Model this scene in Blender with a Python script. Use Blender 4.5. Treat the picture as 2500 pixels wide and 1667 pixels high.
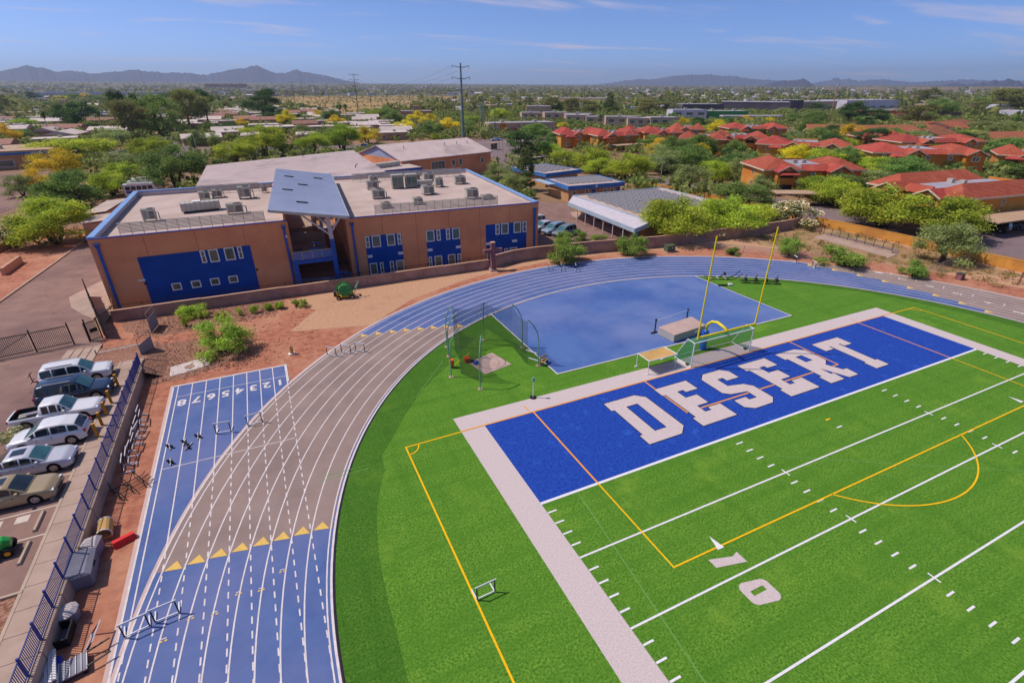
import bpy, math, random
import numpy as np
from mathutils import Vector, Matrix
from mathutils.geometry import tessellate_polygon
for o in list(bpy.data.objects): bpy.data.objects.remove(o)
scene = bpy.context.scene
COL = scene.collection
R = math.radians

# ---------------------------------------------------------------- camera, sky, sun, exposure
CAM_LOC = (-11.954, -21.063, 23.296)
YAW, PITCH, ROLL = 0.44257, 0.46186, -0.00055
cam_data = bpy.data.cameras.new('camera')
cam_data.sensor_width = 36.0
cam_data.lens = 1251.65 / 2500 * 36
cam_data.clip_start = 0.5
cam_data.clip_end = 60000
cam = bpy.data.objects.new('camera', cam_data)
COL.objects.link(cam)
_f = Vector((math.sin(YAW)*math.cos(PITCH), math.cos(YAW)*math.cos(PITCH), -math.sin(PITCH)))
_r0 = Vector((math.cos(YAW), -math.sin(YAW), 0)); _u0 = _r0.cross(_f)
_r = _r0*math.cos(ROLL) + _u0*math.sin(ROLL); _u = -_r0*math.sin(ROLL) + _u0*math.cos(ROLL)
cam.matrix_world = Matrix(((_r.x, _u.x, -_f.x, CAM_LOC[0]), (_r.y, _u.y, -_f.y, CAM_LOC[1]), (_r.z, _u.z, -_f.z, CAM_LOC[2]), (0, 0, 0, 1)))
scene.camera = cam
def cam_x(p):
    d = Vector(p) - Vector(CAM_LOC)
    z = d.dot(_f)
    return d.dot(_r)/z if z > 0.1 else -9

SUN = Vector((-0.62, 0.345, 1.0)).normalized()
SUN_EL = math.asin(SUN.z)
SUN_AZ = math.atan2(SUN.x, SUN.y)
world = bpy.data.worlds.new('World'); scene.world = world
world.use_nodes = True
wn = world.node_tree; wn.nodes.clear()
def N(nt, t, **kw):
    n = nt.nodes.new(t)
    for k, v in kw.items(): setattr(n, k, v)
    return n
w_out = N(wn, 'ShaderNodeOutputWorld'); w_bg = N(wn, 'ShaderNodeBackground'); w_bg.inputs[1].default_value = 0.135
w_sky = N(wn, 'ShaderNodeTexSky', sky_type='NISHITA', sun_disc=False)
w_sky.sun_elevation = SUN_EL; w_sky.sun_rotation = SUN_AZ; w_sky.altitude = 1900
w_sky.air_density = 0.46; w_sky.dust_density = 3.6; w_sky.ozone_density = 10.0
# thin cirrus streaks: noise on a high flat layer, seen by direction
w_tc = N(wn, 'ShaderNodeTexCoord'); w_sep = N(wn, 'ShaderNodeSeparateXYZ')
wn.links.new(w_tc.outputs['Generated'], w_sep.inputs[0])
def wm(op, a, b=None):
    n = N(wn, 'ShaderNodeMath', operation=op)
    for i, v in enumerate((a, b)):
        if v is None: continue
        if isinstance(v, (int, float)): n.inputs[i].default_value = v
        else: wn.links.new(v, n.inputs[i])
    return n.outputs[0]
w_z = wm('ADD', wm('MAXIMUM', w_sep.outputs[2], 0.0), 0.06)
w_cx = wm('DIVIDE', w_sep.outputs[0], w_z); w_cy = wm('DIVIDE', w_sep.outputs[1], w_z)
w_comb = N(wn, 'ShaderNodeCombineXYZ')
wn.links.new(w_cx, w_comb.inputs[0]); wn.links.new(w_cy, w_comb.inputs[1])
w_map = N(wn, 'ShaderNodeMapping'); w_map.inputs['Rotation'].default_value = (0, 0, R(-24)); w_map.inputs['Scale'].default_value = (0.20, 0.55, 1); w_map.inputs['Location'].default_value = (2.6, 0.7, 0)
wn.links.new(w_comb.outputs[0], w_map.inputs[0])
w_noise = N(wn, 'ShaderNodeTexNoise'); w_noise.inputs['Scale'].default_value = 1.9; w_noise.inputs['Detail'].default_value = 6; w_noise.inputs['Roughness'].default_value = 0.56; w_noise.inputs['Distortion'].default_value = 0.5
wn.links.new(w_map.outputs[0], w_noise.inputs[0])
w_ramp = N(wn, 'ShaderNodeMapRange'); w_ramp.inputs[1].default_value = 0.56; w_ramp.inputs[2].default_value = 0.74; w_ramp.inputs[3].default_value = 0; w_ramp.inputs[4].default_value = 0.75
wn.links.new(w_noise.outputs[0], w_ramp.inputs[0])
w_mix = N(wn, 'ShaderNodeMix', data_type='RGBA')
wn.links.new(w_ramp.outputs[0], w_mix.inputs[0]); wn.links.new(w_sky.outputs[0], w_mix.inputs[6]); w_mix.inputs[7].default_value = (3.9, 3.3, 3.7, 1)
wn.links.new(w_mix.outputs[2], w_bg.inputs[0]); wn.links.new(w_bg.outputs[0], w_out.inputs[0])

sun_data = bpy.data.lights.new('sun', 'SUN'); sun_data.energy = 2.7; sun_data.angle = R(0.53); sun_data.color = (1.0, 0.92, 0.80)
sun = bpy.data.objects.new('sun', sun_data); COL.objects.link(sun); sun.location = (0, 0, 60)
sun.rotation_euler = SUN.to_track_quat('Z', 'Y').to_euler()
vs = scene.view_settings
vs.view_transform = 'Standard'; vs.look = 'None'; vs.exposure = 0.5; vs.gamma = 1.0; vs.use_curve_mapping = False
scene.cycles.volume_bounces = 0
scene.cycles.max_bounces = 6; scene.cycles.transparent_max_bounces = 12

# ---------------------------------------------------------------- helpers
def lin(c):
    c = c/255.0
    return c/12.92 if c <= 0.04045 else ((c+0.055)/1.055)**2.4
def rgb(r, g, b, k=1.0): return (lin(r)*k, lin(g)*k, lin(b)*k, 1.0)

MATS = {}
def mat(name, c1, c2=None, scale=1.0, rough=0.85, bump=0.0, bscale=None, metallic=0.0, c3=None, scale3=None, f3=(0.55, 0.75), rnd=0.0, spec=0.3, stretch=None, coat=0.0, world_co=False, contrast=(0.35, 0.65), emit=None, bdist=0.02, crack=None):
    """procedural material: base colour broken up by two noises, optional relief and per-object variation"""
    m = bpy.data.materials.new(name); m.use_nodes = True
    nt = m.node_tree; b = nt.nodes['Principled BSDF']
    b.inputs['Roughness'].default_value = rough; b.inputs['Metallic'].default_value = metallic
    b.inputs['Specular IOR Level'].default_value = spec; b.inputs['Coat Weight'].default_value = coat
    if world_co:
        co = N(nt, 'ShaderNodeNewGeometry').outputs['Position']
    else:
        co = N(nt, 'ShaderNodeTexCoord').outputs['Object']
    if stretch:
        mp = N(nt, 'ShaderNodeMapping'); mp.inputs['Scale'].default_value = stretch; nt.links.new(co, mp.inputs[0]); co = mp.outputs[0]
    col = None
    def noise(sc, det=4, ro=0.6):
        n = N(nt, 'ShaderNodeTexNoise'); n.inputs['Scale'].default_value = sc; n.inputs['Detail'].default_value = det; n.inputs['Roughness'].default_value = ro
        nt.links.new(co, n.inputs[0]); return n.outputs[0]
    def mixc(fac, a, bb):
        x = N(nt, 'ShaderNodeMix', data_type='RGBA')
        nt.links.new(fac, x.inputs[0])
        for v, i in ((a, 6), (bb, 7)):
            if isinstance(v, tuple): x.inputs[i].default_value = v
            else: nt.links.new(v, x.inputs[i])
        return x.outputs[2]
    def rng(f, lo, hi):
        x = N(nt, 'ShaderNodeMapRange'); x.inputs[1].default_value = lo; x.inputs[2].default_value = hi
        nt.links.new(f, x.inputs[0]); return x.outputs[0]
    if c2 is None: c2 = tuple(min(1, v*0.86) for v in c1[:3]) + (1,)
    col = mixc(rng(noise(scale), *contrast), c1, c2)
    if c3 is not None: col = mixc(rng(noise(scale3 or scale*0.2, 5), *f3), col, c3)
    if rnd:
        oi = N(nt, 'ShaderNodeObjectInfo'); hs = N(nt, 'ShaderNodeHueSaturation')
        v = N(nt, 'ShaderNodeMapRange'); v.inputs[3].default_value = 1-rnd; v.inputs[4].default_value = 1+rnd
        nt.links.new(oi.outputs['Random'], v.inputs[0]); nt.links.new(v.outputs[0], hs.inputs['Value'])
        h = N(nt, 'ShaderNodeMath', operation='MULTIPLY_ADD'); h.inputs[1].default_value = rnd*0.12; h.inputs[2].default_value = 0.5-rnd*0.06
        fr = N(nt, 'ShaderNodeMath', operation='FRACT'); ml = N(nt, 'ShaderNodeMath', operation='MULTIPLY'); ml.inputs[1].default_value = 7.31
        nt.links.new(oi.outputs['Random'], ml.inputs[0]); nt.links.new(ml.outputs[0], fr.inputs[0]); nt.links.new(fr.outputs[0], h.inputs[0]); nt.links.new(h.outputs[0], hs.inputs['Hue'])
        nt.links.new(col, hs.inputs['Color']); col = hs.outputs[0]
    if crack:
        vo = N(nt, 'ShaderNodeTexVoronoi', feature='DISTANCE_TO_EDGE'); vo.inputs['Scale'].default_value = crack[0]
        dn_ = N(nt, 'ShaderNodeTexNoise'); dn_.inputs['Scale'].default_value = crack[0]*5; dn_.inputs['Detail'].default_value = 3; nt.links.new(co, dn_.inputs[0])
        va = N(nt, 'ShaderNodeVectorMath', operation='MULTIPLY_ADD'); va.inputs[1].default_value = (1.2/crack[0]*.3,)*3; nt.links.new(dn_.outputs['Color'], va.inputs[0]); nt.links.new(co, va.inputs[2]); nt.links.new(va.outputs[0], vo.inputs[0])
        inv = rng(vo.outputs['Distance'], crack[1], 0.0); ml = N(nt, 'ShaderNodeMath', operation='MULTIPLY'); ml.inputs[1].default_value = crack[2]
        msk = rng(noise(crack[0]*1.7, 2), .45, .6); mk = N(nt, 'ShaderNodeMath', operation='MULTIPLY'); nt.links.new(inv, mk.inputs[0]); nt.links.new(msk, mk.inputs[1]); nt.links.new(mk.outputs[0], ml.inputs[0]); col = mixc(ml.outputs[0], col, (0.03,0.028,0.03,1))
    nt.links.new(col, b.inputs['Base Color'])
    if bump:
        bp = N(nt, 'ShaderNodeBump'); bp.inputs['Strength'].default_value = bump; bp.inputs['Distance'].default_value = bdist
        nt.links.new(noise(bscale or scale*4, 5), bp.inputs['Height']); nt.links.new(bp.outputs[0], b.inputs['Normal'])
    if emit: b.inputs['Emission Color'].default_value = emit[0]; b.inputs['Emission Strength'].default_value = emit[1]
    MATS[name] = m
    return m

class MB:
    """collects polygons for one mesh"""
    def __init__(s): s.v = []; s.f = []; s.m = []
    def add(s, vs, fs, mi=0):
        n = len(s.v); s.v += [tuple(v) for v in vs]
        for f in fs: s.f.append(tuple(i+n for i in f)); s.m.append(mi)
        return s
    def box(s, x0, x1, y0, y1, z0, z1, mi=0):
        return s.add([(x0,y0,z0),(x1,y0,z0),(x1,y1,z0),(x0,y1,z0),(x0,y0,z1),(x1,y0,z1),(x1,y1,z1),(x0,y1,z1)],
            [(0,3,2,1),(4,5,6,7),(0,1,5,4),(1,2,6,5),(2,3,7,6),(3,0,4,7)], mi)
    def cbox(s, c, size, rz=0.0, mi=0, rx=0.0):
        hx, hy, hz = size[0]/2, size[1]/2, size[2]/2
        M = Matrix.Translation(c) @ Matrix.Rotation(rz, 4, 'Z') @ Matrix.Rotation(rx, 4, 'X')
        P = [M @ Vector(p) for p in ((-hx,-hy,-hz),(hx,-hy,-hz),(hx,hy,-hz),(-hx,hy,-hz),(-hx,-hy,hz),(hx,-hy,hz),(hx,hy,hz),(-hx,hy,hz))]
        return s.add(P, [(0,3,2,1),(4,5,6,7),(0,1,5,4),(1,2,6,5),(2,3,7,6),(3,0,4,7)], mi)
    def bar(s, a, b, w, h=None, mi=0):
        """square-section bar from a to b"""
        a, b = Vector(a), Vector(b); d = (b-a); L = d.length
        if L < 1e-6: return s
        q = d.to_track_quat('X', 'Z'); h = h or w
        P = []
        for x in (0, L):
            for y, z in ((-w/2,-h/2),(w/2,-h/2),(w/2,h/2),(-w/2,h/2)): P.append(a + q @ Vector((x, y, z)))
        return s.add(P, [(3,2,1,0),(4,5,6,7),(0,1,5,4),(1,2,6,5),(2,3,7,6),(3,0,4,7)], mi)
    def cyl(s, a, b, r0, r1=None, n=10, mi=0, caps=True):
        a, b = Vector(a), Vector(b); r1 = r0 if r1 is None else r1
        q = (b-a).to_track_quat('Z', 'Y'); P = []
        for c, r in ((a, r0), (b, r1)):
            for i in range(n):
                t = 2*math.pi*i/n; P.append(c + q @ Vector((math.cos(t)*r, math.sin(t)*r, 0)))
        F = [(i, (i+1) % n, n+(i+1) % n, n+i) for i in range(n)]
        if caps: F += [tuple(range(n-1, -1, -1)), tuple(range(n, 2*n))]
        return s.add(P, F, mi)
    def tube(s, pts, r, n=6, mi=0):
        pts = [Vector(p) for p in pts]; k = len(pts); P = []; up = None
        for i, p in enumerate(pts):
            d = (pts[min(i+1, k-1)] - pts[max(i-1, 0)]).normalized()
            if up is None: up = Vector((0,0,1)) if abs(d.z) < 0.9 else Vector((1,0,0))
            x = d.cross(up).normalized(); y = x.cross(d).normalized(); up = y
            rr = r[i] if isinstance(r, (list, tuple)) else r
            for j in range(n):
                t = 2*math.pi*j/n; P.append(p + x*math.cos(t)*rr + y*math.sin(t)*rr)
        F = [(i*n+j, i*n+(j+1) % n, (i+1)*n+(j+1) % n, (i+1)*n+j) for i in range(k-1) for j in range(n)]
        F += [tuple(range(n-1, -1, -1)), tuple(range((k-1)*n, k*n))]
        return s.add(P, F, mi)
    def prism(s, pts, z0, z1, mi=0):
        a = sum(pts[i][0]*pts[(i+1) % len(pts)][1] - pts[(i+1) % len(pts)][0]*pts[i][1] for i in range(len(pts)))
        if a < 0: pts = pts[::-1]
        n = len(pts)
        return s.add([(x, y, z0) for x, y in pts] + [(x, y, z1) for x, y in pts],
            [tuple(range(n-1, -1, -1)), tuple(range(n, 2*n))] + [(i, (i+1) % n, n+(i+1) % n, n+i) for i in range(n)], mi)
    def sheet(s, pts, z, mi=0):
        a = sum(pts[i][0]*pts[(i+1) % len(pts)][1] - pts[(i+1) % len(pts)][0]*pts[i][1] for i in range(len(pts)))
        if a < 0: pts = pts[::-1]
        return s.add([(x, y, z) for x, y in pts], [tuple(range(len(pts)))], mi)
    def poly_holes(s, loops, z, mi=0):
        L = [[Vector((x, y, 0)) for x, y in l] for l in loops]
        flat = [(p.x, p.y, z) for l in L for p in l]
        tri = tessellate_polygon(L); out = []
        for t in tri:
            a, b, c = (Vector(flat[i]) for i in t)
            out.append(t if (b-a).cross(c-a).z > 0 else t[::-1])
        return s.add(flat, out, mi)
    def ribbon(s, pts, w, z, mi=0, closed=False):
        pts = [Vector((p[0], p[1])) for p in pts]; k = len(pts); P = []
        for i, p in enumerate(pts):
            if closed: a, b = pts[i-1], pts[(i+1) % k]
            else: a, b = pts[max(i-1, 0)], pts[min(i+1, k-1)]
            d1 = (p-a).normalized() if (p-a).length > 1e-6 else (b-p).normalized()
            d2 = (b-p).normalized() if (b-p).length > 1e-6 else d1
            n1 = Vector((-d1.y, d1.x)); n2 = Vector((-d2.y, d2.x)); m = (n1+n2)
            m = m.normalized() if m.length > 1e-4 else n1
            l = w/2/max(0.4, m.dot(n1))
            P += [(p.x+m.x*l, p.y+m.y*l, z), (p.x-m.x*l, p.y-m.y*l, z)]
        F = [(2*i+1, 2*i+3, 2*i+2, 2*i) for i in range(k-1)]
        if closed: F.append((2*k-1, 1, 0, 2*k-2))
        return s.add(P, F, mi)
    def mesh(s, name, mats, smooth=False):
        me = bpy.data.meshes.new(name); me.from_pydata(s.v, [], s.f); me.update()
        for m in (mats if isinstance(mats, (list, tuple)) else [mats]): me.materials.append(m if not isinstance(m, str) else MATS[m])
        if any(s.m): me.polygons.foreach_set('material_index', s.m)
        if smooth: me.polygons.foreach_set('use_smooth', [True]*len(me.polygons))
        return me
    def obj(s, name, mats, parent=None, loc=(0,0,0), rz=0.0, smooth=False, **tags):
        o = bpy.data.objects.new(name, s.mesh(name, mats, smooth)); COL.objects.link(o)
        o.location = loc; o.rotation_euler = (0, 0, rz)
        if parent is not None: o.parent = parent
        tag(o, **tags); return o
def inst(name, me, parent=None, loc=(0,0,0), rot=(0,0,0), sc=(1,1,1), **tags):
    o = bpy.data.objects.new(name, me); COL.objects.link(o); o.location = loc; o.rotation_euler = rot; o.scale = sc
    if parent is not None: o.parent = parent
    tag(o, **tags); return o
REG = []
def tag(o, label=None, cat=None, group=None, kind=None, series=None):
    """series: the label is completed at the end with a place in the row, counted from the left"""
    if label and series is None: o['label'] = label
    if cat: o['category'] = cat
    if group: o['group'] = group
    if kind: o['kind'] = kind
    if series is not None: REG.append((o, label, series))
def empty(name, loc=(0,0,0), rz=0.0, **tags):
    o = bpy.data.objects.new(name, None); COL.objects.link(o); o.location = loc; o.rotation_euler = (0, 0, rz); o.empty_display_size = 0.3
    tag(o, **tags); return o
def copy_tree(src, loc, rz=None, sc=None, parent=None, **tags):
    c = src.copy(); COL.objects.link(c); c.parent = parent
    for k in list(c.keys()):
        if k in ('label',): del c[k]
    if parent is None:
        c.location = loc
        if rz is not None: c.rotation_euler = (0, 0, rz)
        if sc is not None: c.scale = sc if isinstance(sc, (tuple, list)) else (sc, sc, sc)
    for ch in src.children:
        d = ch.copy(); COL.objects.link(d); d.parent = c
        for gch in ch.children:
            e = gch.copy(); COL.objects.link(e); e.parent = d
    tag(c, **tags); return c
def circle(cx, cy, r, a0, a1, n):
    return [(cx+r*math.cos(R(a0+(a1-a0)*i/n)), cy+r*math.sin(R(a0+(a1-a0)*i/n))) for i in range(n+1)]
ORD = ['','first','second','third','fourth','fifth','sixth','seventh','eighth','ninth','tenth','eleventh','twelfth','thirteenth','fourteenth','fifteenth','sixteenth','seventeenth','eighteenth','nineteenth']
TENS = ['','','twent','thirt','fort','fift','sixt','sevent','eight','ninet']
def ordinal(n):
    if n < 20: return ORD[n]
    h = n // 100; n2 = n % 100
    if h: return ('hundred' if h == 1 else ORD[h]+' hundred') + ((' ' + ordinal(n2)) if n2 else 'th')
    t = TENS[n2//10]
    return t+'ieth' if n2 % 10 == 0 else t+'y-'+ORD[n2 % 10]
def finish_labels():
    bpy.context.view_layer.update()
    S = {}
    for o, l, s in REG: S.setdefault((l, s), []).append(o)
    for (l, s), os_ in S.items():
        if len(os_) == 1: os_[0]['label'] = (l + ' ' + s).strip(); continue
        os_.sort(key=lambda o: cam_x(o.matrix_world.translation))
        for i, o in enumerate(os_):
            w = 'leftmost' if i == 0 else ('rightmost' if i == len(os_)-1 else ordinal(i+1)+' from the left')
            o['label'] = (l + ' ' + s).strip() + ', ' + w
# ---------------------------------------------------------------- materials of the setting
mat('ground_mat', rgb(176,136,108,.8), rgb(150,112,86,.8), 0.03, 0.95, c3=rgb(150,140,90,.7), scale3=0.008, f3=(.45,.65), world_co=True)
mat('red_dirt', rgb(200,132,104,.82), rgb(168,100,78,.82), 1.6, 0.95, bump=0.6, bscale=9, c3=rgb(214,158,126,.82), scale3=0.16, f3=(.45,.75), world_co=True)
mat('pale_dirt', rgb(214,168,134,.82), rgb(198,148,116,.82), 3.5, 0.95, bump=0.5, bscale=14, c3=rgb(176,118,92,.78), scale3=0.1, f3=(.55,.8), world_co=True)
mat('gravel_mat', rgb(190,140,118,.75), rgb(138,92,74,.75), 5.5, 0.95, bump=0.8, bscale=9, c3=rgb(160,110,90,.75), scale3=0.6, contrast=(.42,.58), world_co=True)
mat('scrub_dirt', rgb(198,160,120,.75), rgb(172,132,92,.75), 0.2, 0.95, bump=0.3, bscale=3, c3=rgb(140,128,78,.7), scale3=0.35, f3=(.5,.62), world_co=True)
mat('asphalt', rgb(172,134,122,.74), rgb(154,120,110,.74), 0.6, 0.9, bump=0.15, bscale=30, c3=rgb(134,102,98,.74), scale3=0.14, f3=(.45,.7), world_co=True, crack=(.16,.012,.55))
mat('road_asphalt', rgb(156,132,134,.72), rgb(140,118,120,.72), 0.3, 0.9, c3=rgb(124,104,108,.72), scale3=0.05, world_co=True, crack=(.1,.012,.5))
mat('concrete', rgb(206,176,160,.75), rgb(190,160,144,.75), 0.8, 0.9, bump=0.1, bscale=20, c3=rgb(176,146,130,.75), scale3=0.25, world_co=True)
mat('curb_mat', rgb(208,182,160,.78), None, 1.0, 0.9, world_co=True)
mat('track_blue', rgb(92,114,168,.88), rgb(78,100,156,.88), 0.5, 0.8, bump=0.12, bscale=60, c3=rgb(114,122,170,.86), scale3=0.13, f3=(.42,.7), world_co=True, spec=.2)
mat('dzone_blue', rgb(90,120,180,.88), rgb(72,102,168,.88), 0.2, 0.8, bump=0.12, bscale=60, c3=rgb(126,138,186,.86), scale3=0.09, f3=(.42,.72), world_co=True, spec=.2)
mat('track_grey', rgb(166,142,134,.84), rgb(148,126,120,.84), 0.3, 0.85, bump=0.12, bscale=60, c3=rgb(166,146,140,.84), scale3=0.1, world_co=True, spec=.2)
mat('line_white', rgb(240,228,228,.86), rgb(220,206,208,.86), 3, 0.8, world_co=True)
mat('turf_white', rgb(226,208,206,.88), rgb(198,178,178,.88), 12, 0.95, bump=0.5, bscale=25, world_co=True, contrast=(.3,.7))
mat('turf_line', rgb(246,240,244,.9), rgb(226,220,224,.9), 9, 0.95, world_co=True)
mat('turf_blue', rgb(40,86,190,.84), rgb(14,52,150,.84), 5.0, 0.95, bump=0.6, bscale=22, c3=rgb(52,104,206,.84), scale3=0.9, f3=(.58,.8), world_co=True, contrast=(.3,.7))
mat('turf_orange', rgb(248,168,40,.9), rgb(238,150,34,.9), 6, 0.95, world_co=True)
mat('turf_yellow', rgb(255,204,20,.9), rgb(246,180,10,.9), 6, 0.95, world_co=True)
mat('mark_yellow', rgb(240,196,104,.9), None, 4, 0.85, world_co=True)
mat('kerb_pink', rgb(222,190,182,.85), None, 2, 0.85, world_co=True)
mat('dark_edge', rgb(40,34,52), None, 3, 0.9, world_co=True)
def turf(name, a, b, c):
    """fine fibre speckle, brushed bands across the field, worn patches"""
    m = mat(name, a, b, 8.5, 0.95, bump=0.9, bscale=20, world_co=True, contrast=(.36,.64), spec=.15)
    nt = m.node_tree; bs = nt.nodes['Principled BSDF']; col = bs.inputs['Base Color'].links[0].from_socket
    co = N(nt, 'ShaderNodeNewGeometry').outputs['Position']
    for scl, rot, det, lo, hi, k, cc in (((.05,1.1,1),0.0,5,.42,.66,.62,c), ((.7,.05,1),0.35,4,.5,.72,.4,b), ((.25,.25,1),0.0,6,.56,.74,.5,tuple(min(1,v*f) for v,f in zip(a[:3],(1.35,1.12,1.1)))+(1,)), ((1.6,1.6,1),0,5,.5,.7,.35,b)):
        mp = N(nt, 'ShaderNodeMapping'); mp.inputs['Scale'].default_value = scl; mp.inputs['Rotation'].default_value = (0,0,rot); nt.links.new(co, mp.inputs[0])
        n1 = N(nt, 'ShaderNodeTexNoise'); n1.inputs['Scale'].default_value = 1.0; n1.inputs['Detail'].default_value = det; n1.inputs['Roughness'].default_value = .65; nt.links.new(mp.outputs[0], n1.inputs[0])
        mr = N(nt, 'ShaderNodeMapRange'); mr.inputs[1].default_value = lo; mr.inputs[2].default_value = hi; mr.inputs[4].default_value = k; nt.links.new(n1.outputs[0], mr.inputs[0])
        mx = N(nt, 'ShaderNodeMix', data_type='RGBA'); nt.links.new(mr.outputs[0], mx.inputs[0]); nt.links.new(col, mx.inputs[6]); mx.inputs[7].default_value = cc; col = mx.outputs[2]
    nt.links.new(col, bs.inputs['Base Color']); return m
turf('turf_green', rgb(120,162,56,.9), rgb(62,112,26,.9), rgb(76,126,34,.9))
turf('turf_dark', rgb(98,142,48,.84), rgb(52,98,22,.84), rgb(66,112,30,.84))

# ---------------------------------------------------------------- ground
def far_rise(r, az=0.4):
    k = 72.0 - 46.0*max(0.0, min(1.0, (az+.2)/1.0))     # the town climbs more towards the left
    return 0.0 if r < 1500 else min(1.0, (r-1500)/6500.0)**1.15*k
rings = [0, 60, 120, 200, 320, 480, 700, 1000, 1500, 2000, 2600, 3400, 4500, 6000, 8000, 11000, 15000, 22000, 32000]
g = MB(); na = 72
gv = []
for r in rings[2:]:
    for i in range(na):
        t = 2*math.pi*i/na; gv.append((24+r*math.cos(t), r*math.sin(t), -0.05+far_rise(r, math.pi/2-t if t < math.pi*1.5 else math.pi*2.5-t)))
gf = []
for k in range(len(rings)-3):
    for i in range(na):
        a = k*na; gf.append((a+i, a+na+i, a+na+(i+1) % na, a+(i+1) % na))
# the strip in front of the school lies lower than the track
g.poly_holes([[(24+120*math.cos(2*math.pi*i/na), 120*math.sin(2*math.pi*i/na)) for i in range(na)], [(-30.4,44.5),(15.5,43.9),(27.4,46.5),(27.4,50),(-2.5,53),(-2.5,80),(-10,80),(-10,53),(-30.4,53)]], -0.05)
mat('town_ground', rgb(136,130,92,.62), rgb(120,112,80,.62), 0.01, 0.95, c3=rgb(170,140,110,.62), scale3=0.004, f3=(.5,.7), world_co=True)
for k in range(len(rings)-3):
    for i in range(na): a = k*na; g.add([gv[a+i], gv[a+na+i], gv[a+na+(i+1) % na], gv[a+(i+1) % na]], [(0,1,2,3)], 1 if rings[k+2] >= 480 else 0)
g.obj('ground', ['ground_mat', 'town_ground'], kind='structure')

# dirt and gravel sheets round the track
CX, CY, RI = 24.25, -5.4, 37.2
LANE = 1.068; RL0 = 37.45            # first lane line, then every LANE
RO = RL0 + 8*LANE + 0.35
MB().sheet([(-26.2,-30),(-26.2,31),(-31,39),(-30,44.4),(-10,44.2),(16,43.7),(24,45),(30,44),(56,43),(80,42.5),(82,30),(82,-30)], -0.03).obj('bare_ground', 'red_dirt', kind='structure')
MB().sheet([(-4,31.5),(2,37),(12,41.4),(24,43.0),(40,41.5),(54,37.5),(62,31),(70,18),(75,4),(76,-8),(81.5,-8),(81.5,41),(60,40.4),(43,42),(30,43.9),(22,44.4),(16,43.2),(-8,43.8),(-12,43),(-9,38.5),(-12.2,33.5)], -0.022).obj('pale_ground', 'pale_dirt', kind='structure')
MB().sheet([(60,36),(66,26),(72,15),(80.5,8),(81,40),(62,40)], -0.014).obj('scrub_ground', 'scrub_dirt', kind='structure')
MB().sheet([(-29,44.5),(-12,44),(-13,40.5),(-16,39),(-21,38.4),(-25,38.2),(-28,41)], -0.014).obj('gravel_bed', 'gravel_mat', kind='structure')
MB().sheet([(-24.4,36),(-20,35.6),(-16.2,33.6),(-15.6,31.6),(-18,28.6),(-21,27.2),(-24.3,27.2)], -0.014).obj('gravel_bed', 'gravel_mat', kind='structure')

# ---------------------------------------------------------------- running track
Y_S = -60.0
XL, XR = CX-RL0-8*LANE, CX+RL0+8*LANE
track = MB()
outer = [(CX+RO, Y_S)] + circle(CX, CY, RO, 0, 180, 96) + [(CX-RO, Y_S)]
inner = [(CX+RI, Y_S)] + circle(CX, CY, RI, 0, 180, 96) + [(CX-RI, Y_S)]
for i in range(len(outer)-1):
    track.add([(*inner[i], 0), (*outer[i], 0), (*outer[i+1], 0), (*inner[i+1], 0)], [(0, 1, 2, 3)])
track_o = track.obj('running_track', 'track_blue', kind='structure')
# straight chute for the sprint starts
MB().sheet([(-22.2,-5.4),(-13.05,-5.4),(-13.05,25.85),(-22.2,25.85)], -0.006).obj('sprint_chute', 'track_blue', track_o)
def rad(k): return RL0 + k*LANE
# grey exchange zones, one strip per lane
a_near = [166.2 + (167.9-166.2)*k/7 for k in range(8)]
a_far = [120.9 + (130.3-120.9)*k/7 for k in range(8)]
a_right = [15.7 + (42.6-15.7)*k/7 for k in range(8)]
gz = MB(); tri = MB()
for k in range(8):
    for a0, a1 in ((a_far[k], a_near[k]), (-1.0, a_right[k])):
        r0, r1 = rad(k), rad(k+1)
        if k == 0: r0 -= 0.1
        if k == 7: r1 += 0.34
        o_, i_ = circle(CX, CY, r1, a0, a1, 24), circle(CX, CY, r0, a0, a1, 24)
        for i in range(24): gz.add([(*i_[i], .005), (*o_[i], .005), (*o_[i+1], .005), (*i_[i+1], .005)], [(0, 1, 2, 3)])
    if k == 7:
        pass
    def tripts(a, s):
        rm = rad(k+.5); da = math.degrees(0.62/rm)*s
        return [(CX+r*math.cos(R(t)), CY+r*math.sin(R(t))) for r, t in ((rad(k)+.09, a), (rad(k+1)-.09, a), (rm, a+da))]
    tri.sheet(tripts(a_near[k], -1), .013); tri.sheet(tripts(a_far[k], 1), .013); tri.sheet(tripts(a_right[k], -1.3), .013)
for x0, x1 in ((CX+RL0-.1, CX+RO-.01),): gz.sheet([(x0,-60),(x1,-60),(x1,CY),(x0,CY)], .004)
gz.obj('exchange_zone', 'track_grey', track_o)
tri.obj('zone_triangles', 'mark_yellow', track_o)
ll = MB()
for k in range(9):
    r = rad(k); ll.ribbon([(CX+r, Y_S), (CX+r, CY-8)] + circle(CX, CY, r, 0, 180, 110) + [(CX-r, CY-8), (CX-r, Y_S)], 0.075, .0095)
ll.ribbon([(CX+RI+.02, Y_S)] + circle(CX, CY, RI+.02, 0, 180, 110) + [(CX-RI-.02, Y_S)], 0.12, .0095)
ll.ribbon([(CX+RO, Y_S)] + circle(CX, CY, RO, 0, 180, 110) + [(CX-RO, Y_S)], 0.10, .0093)
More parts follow.
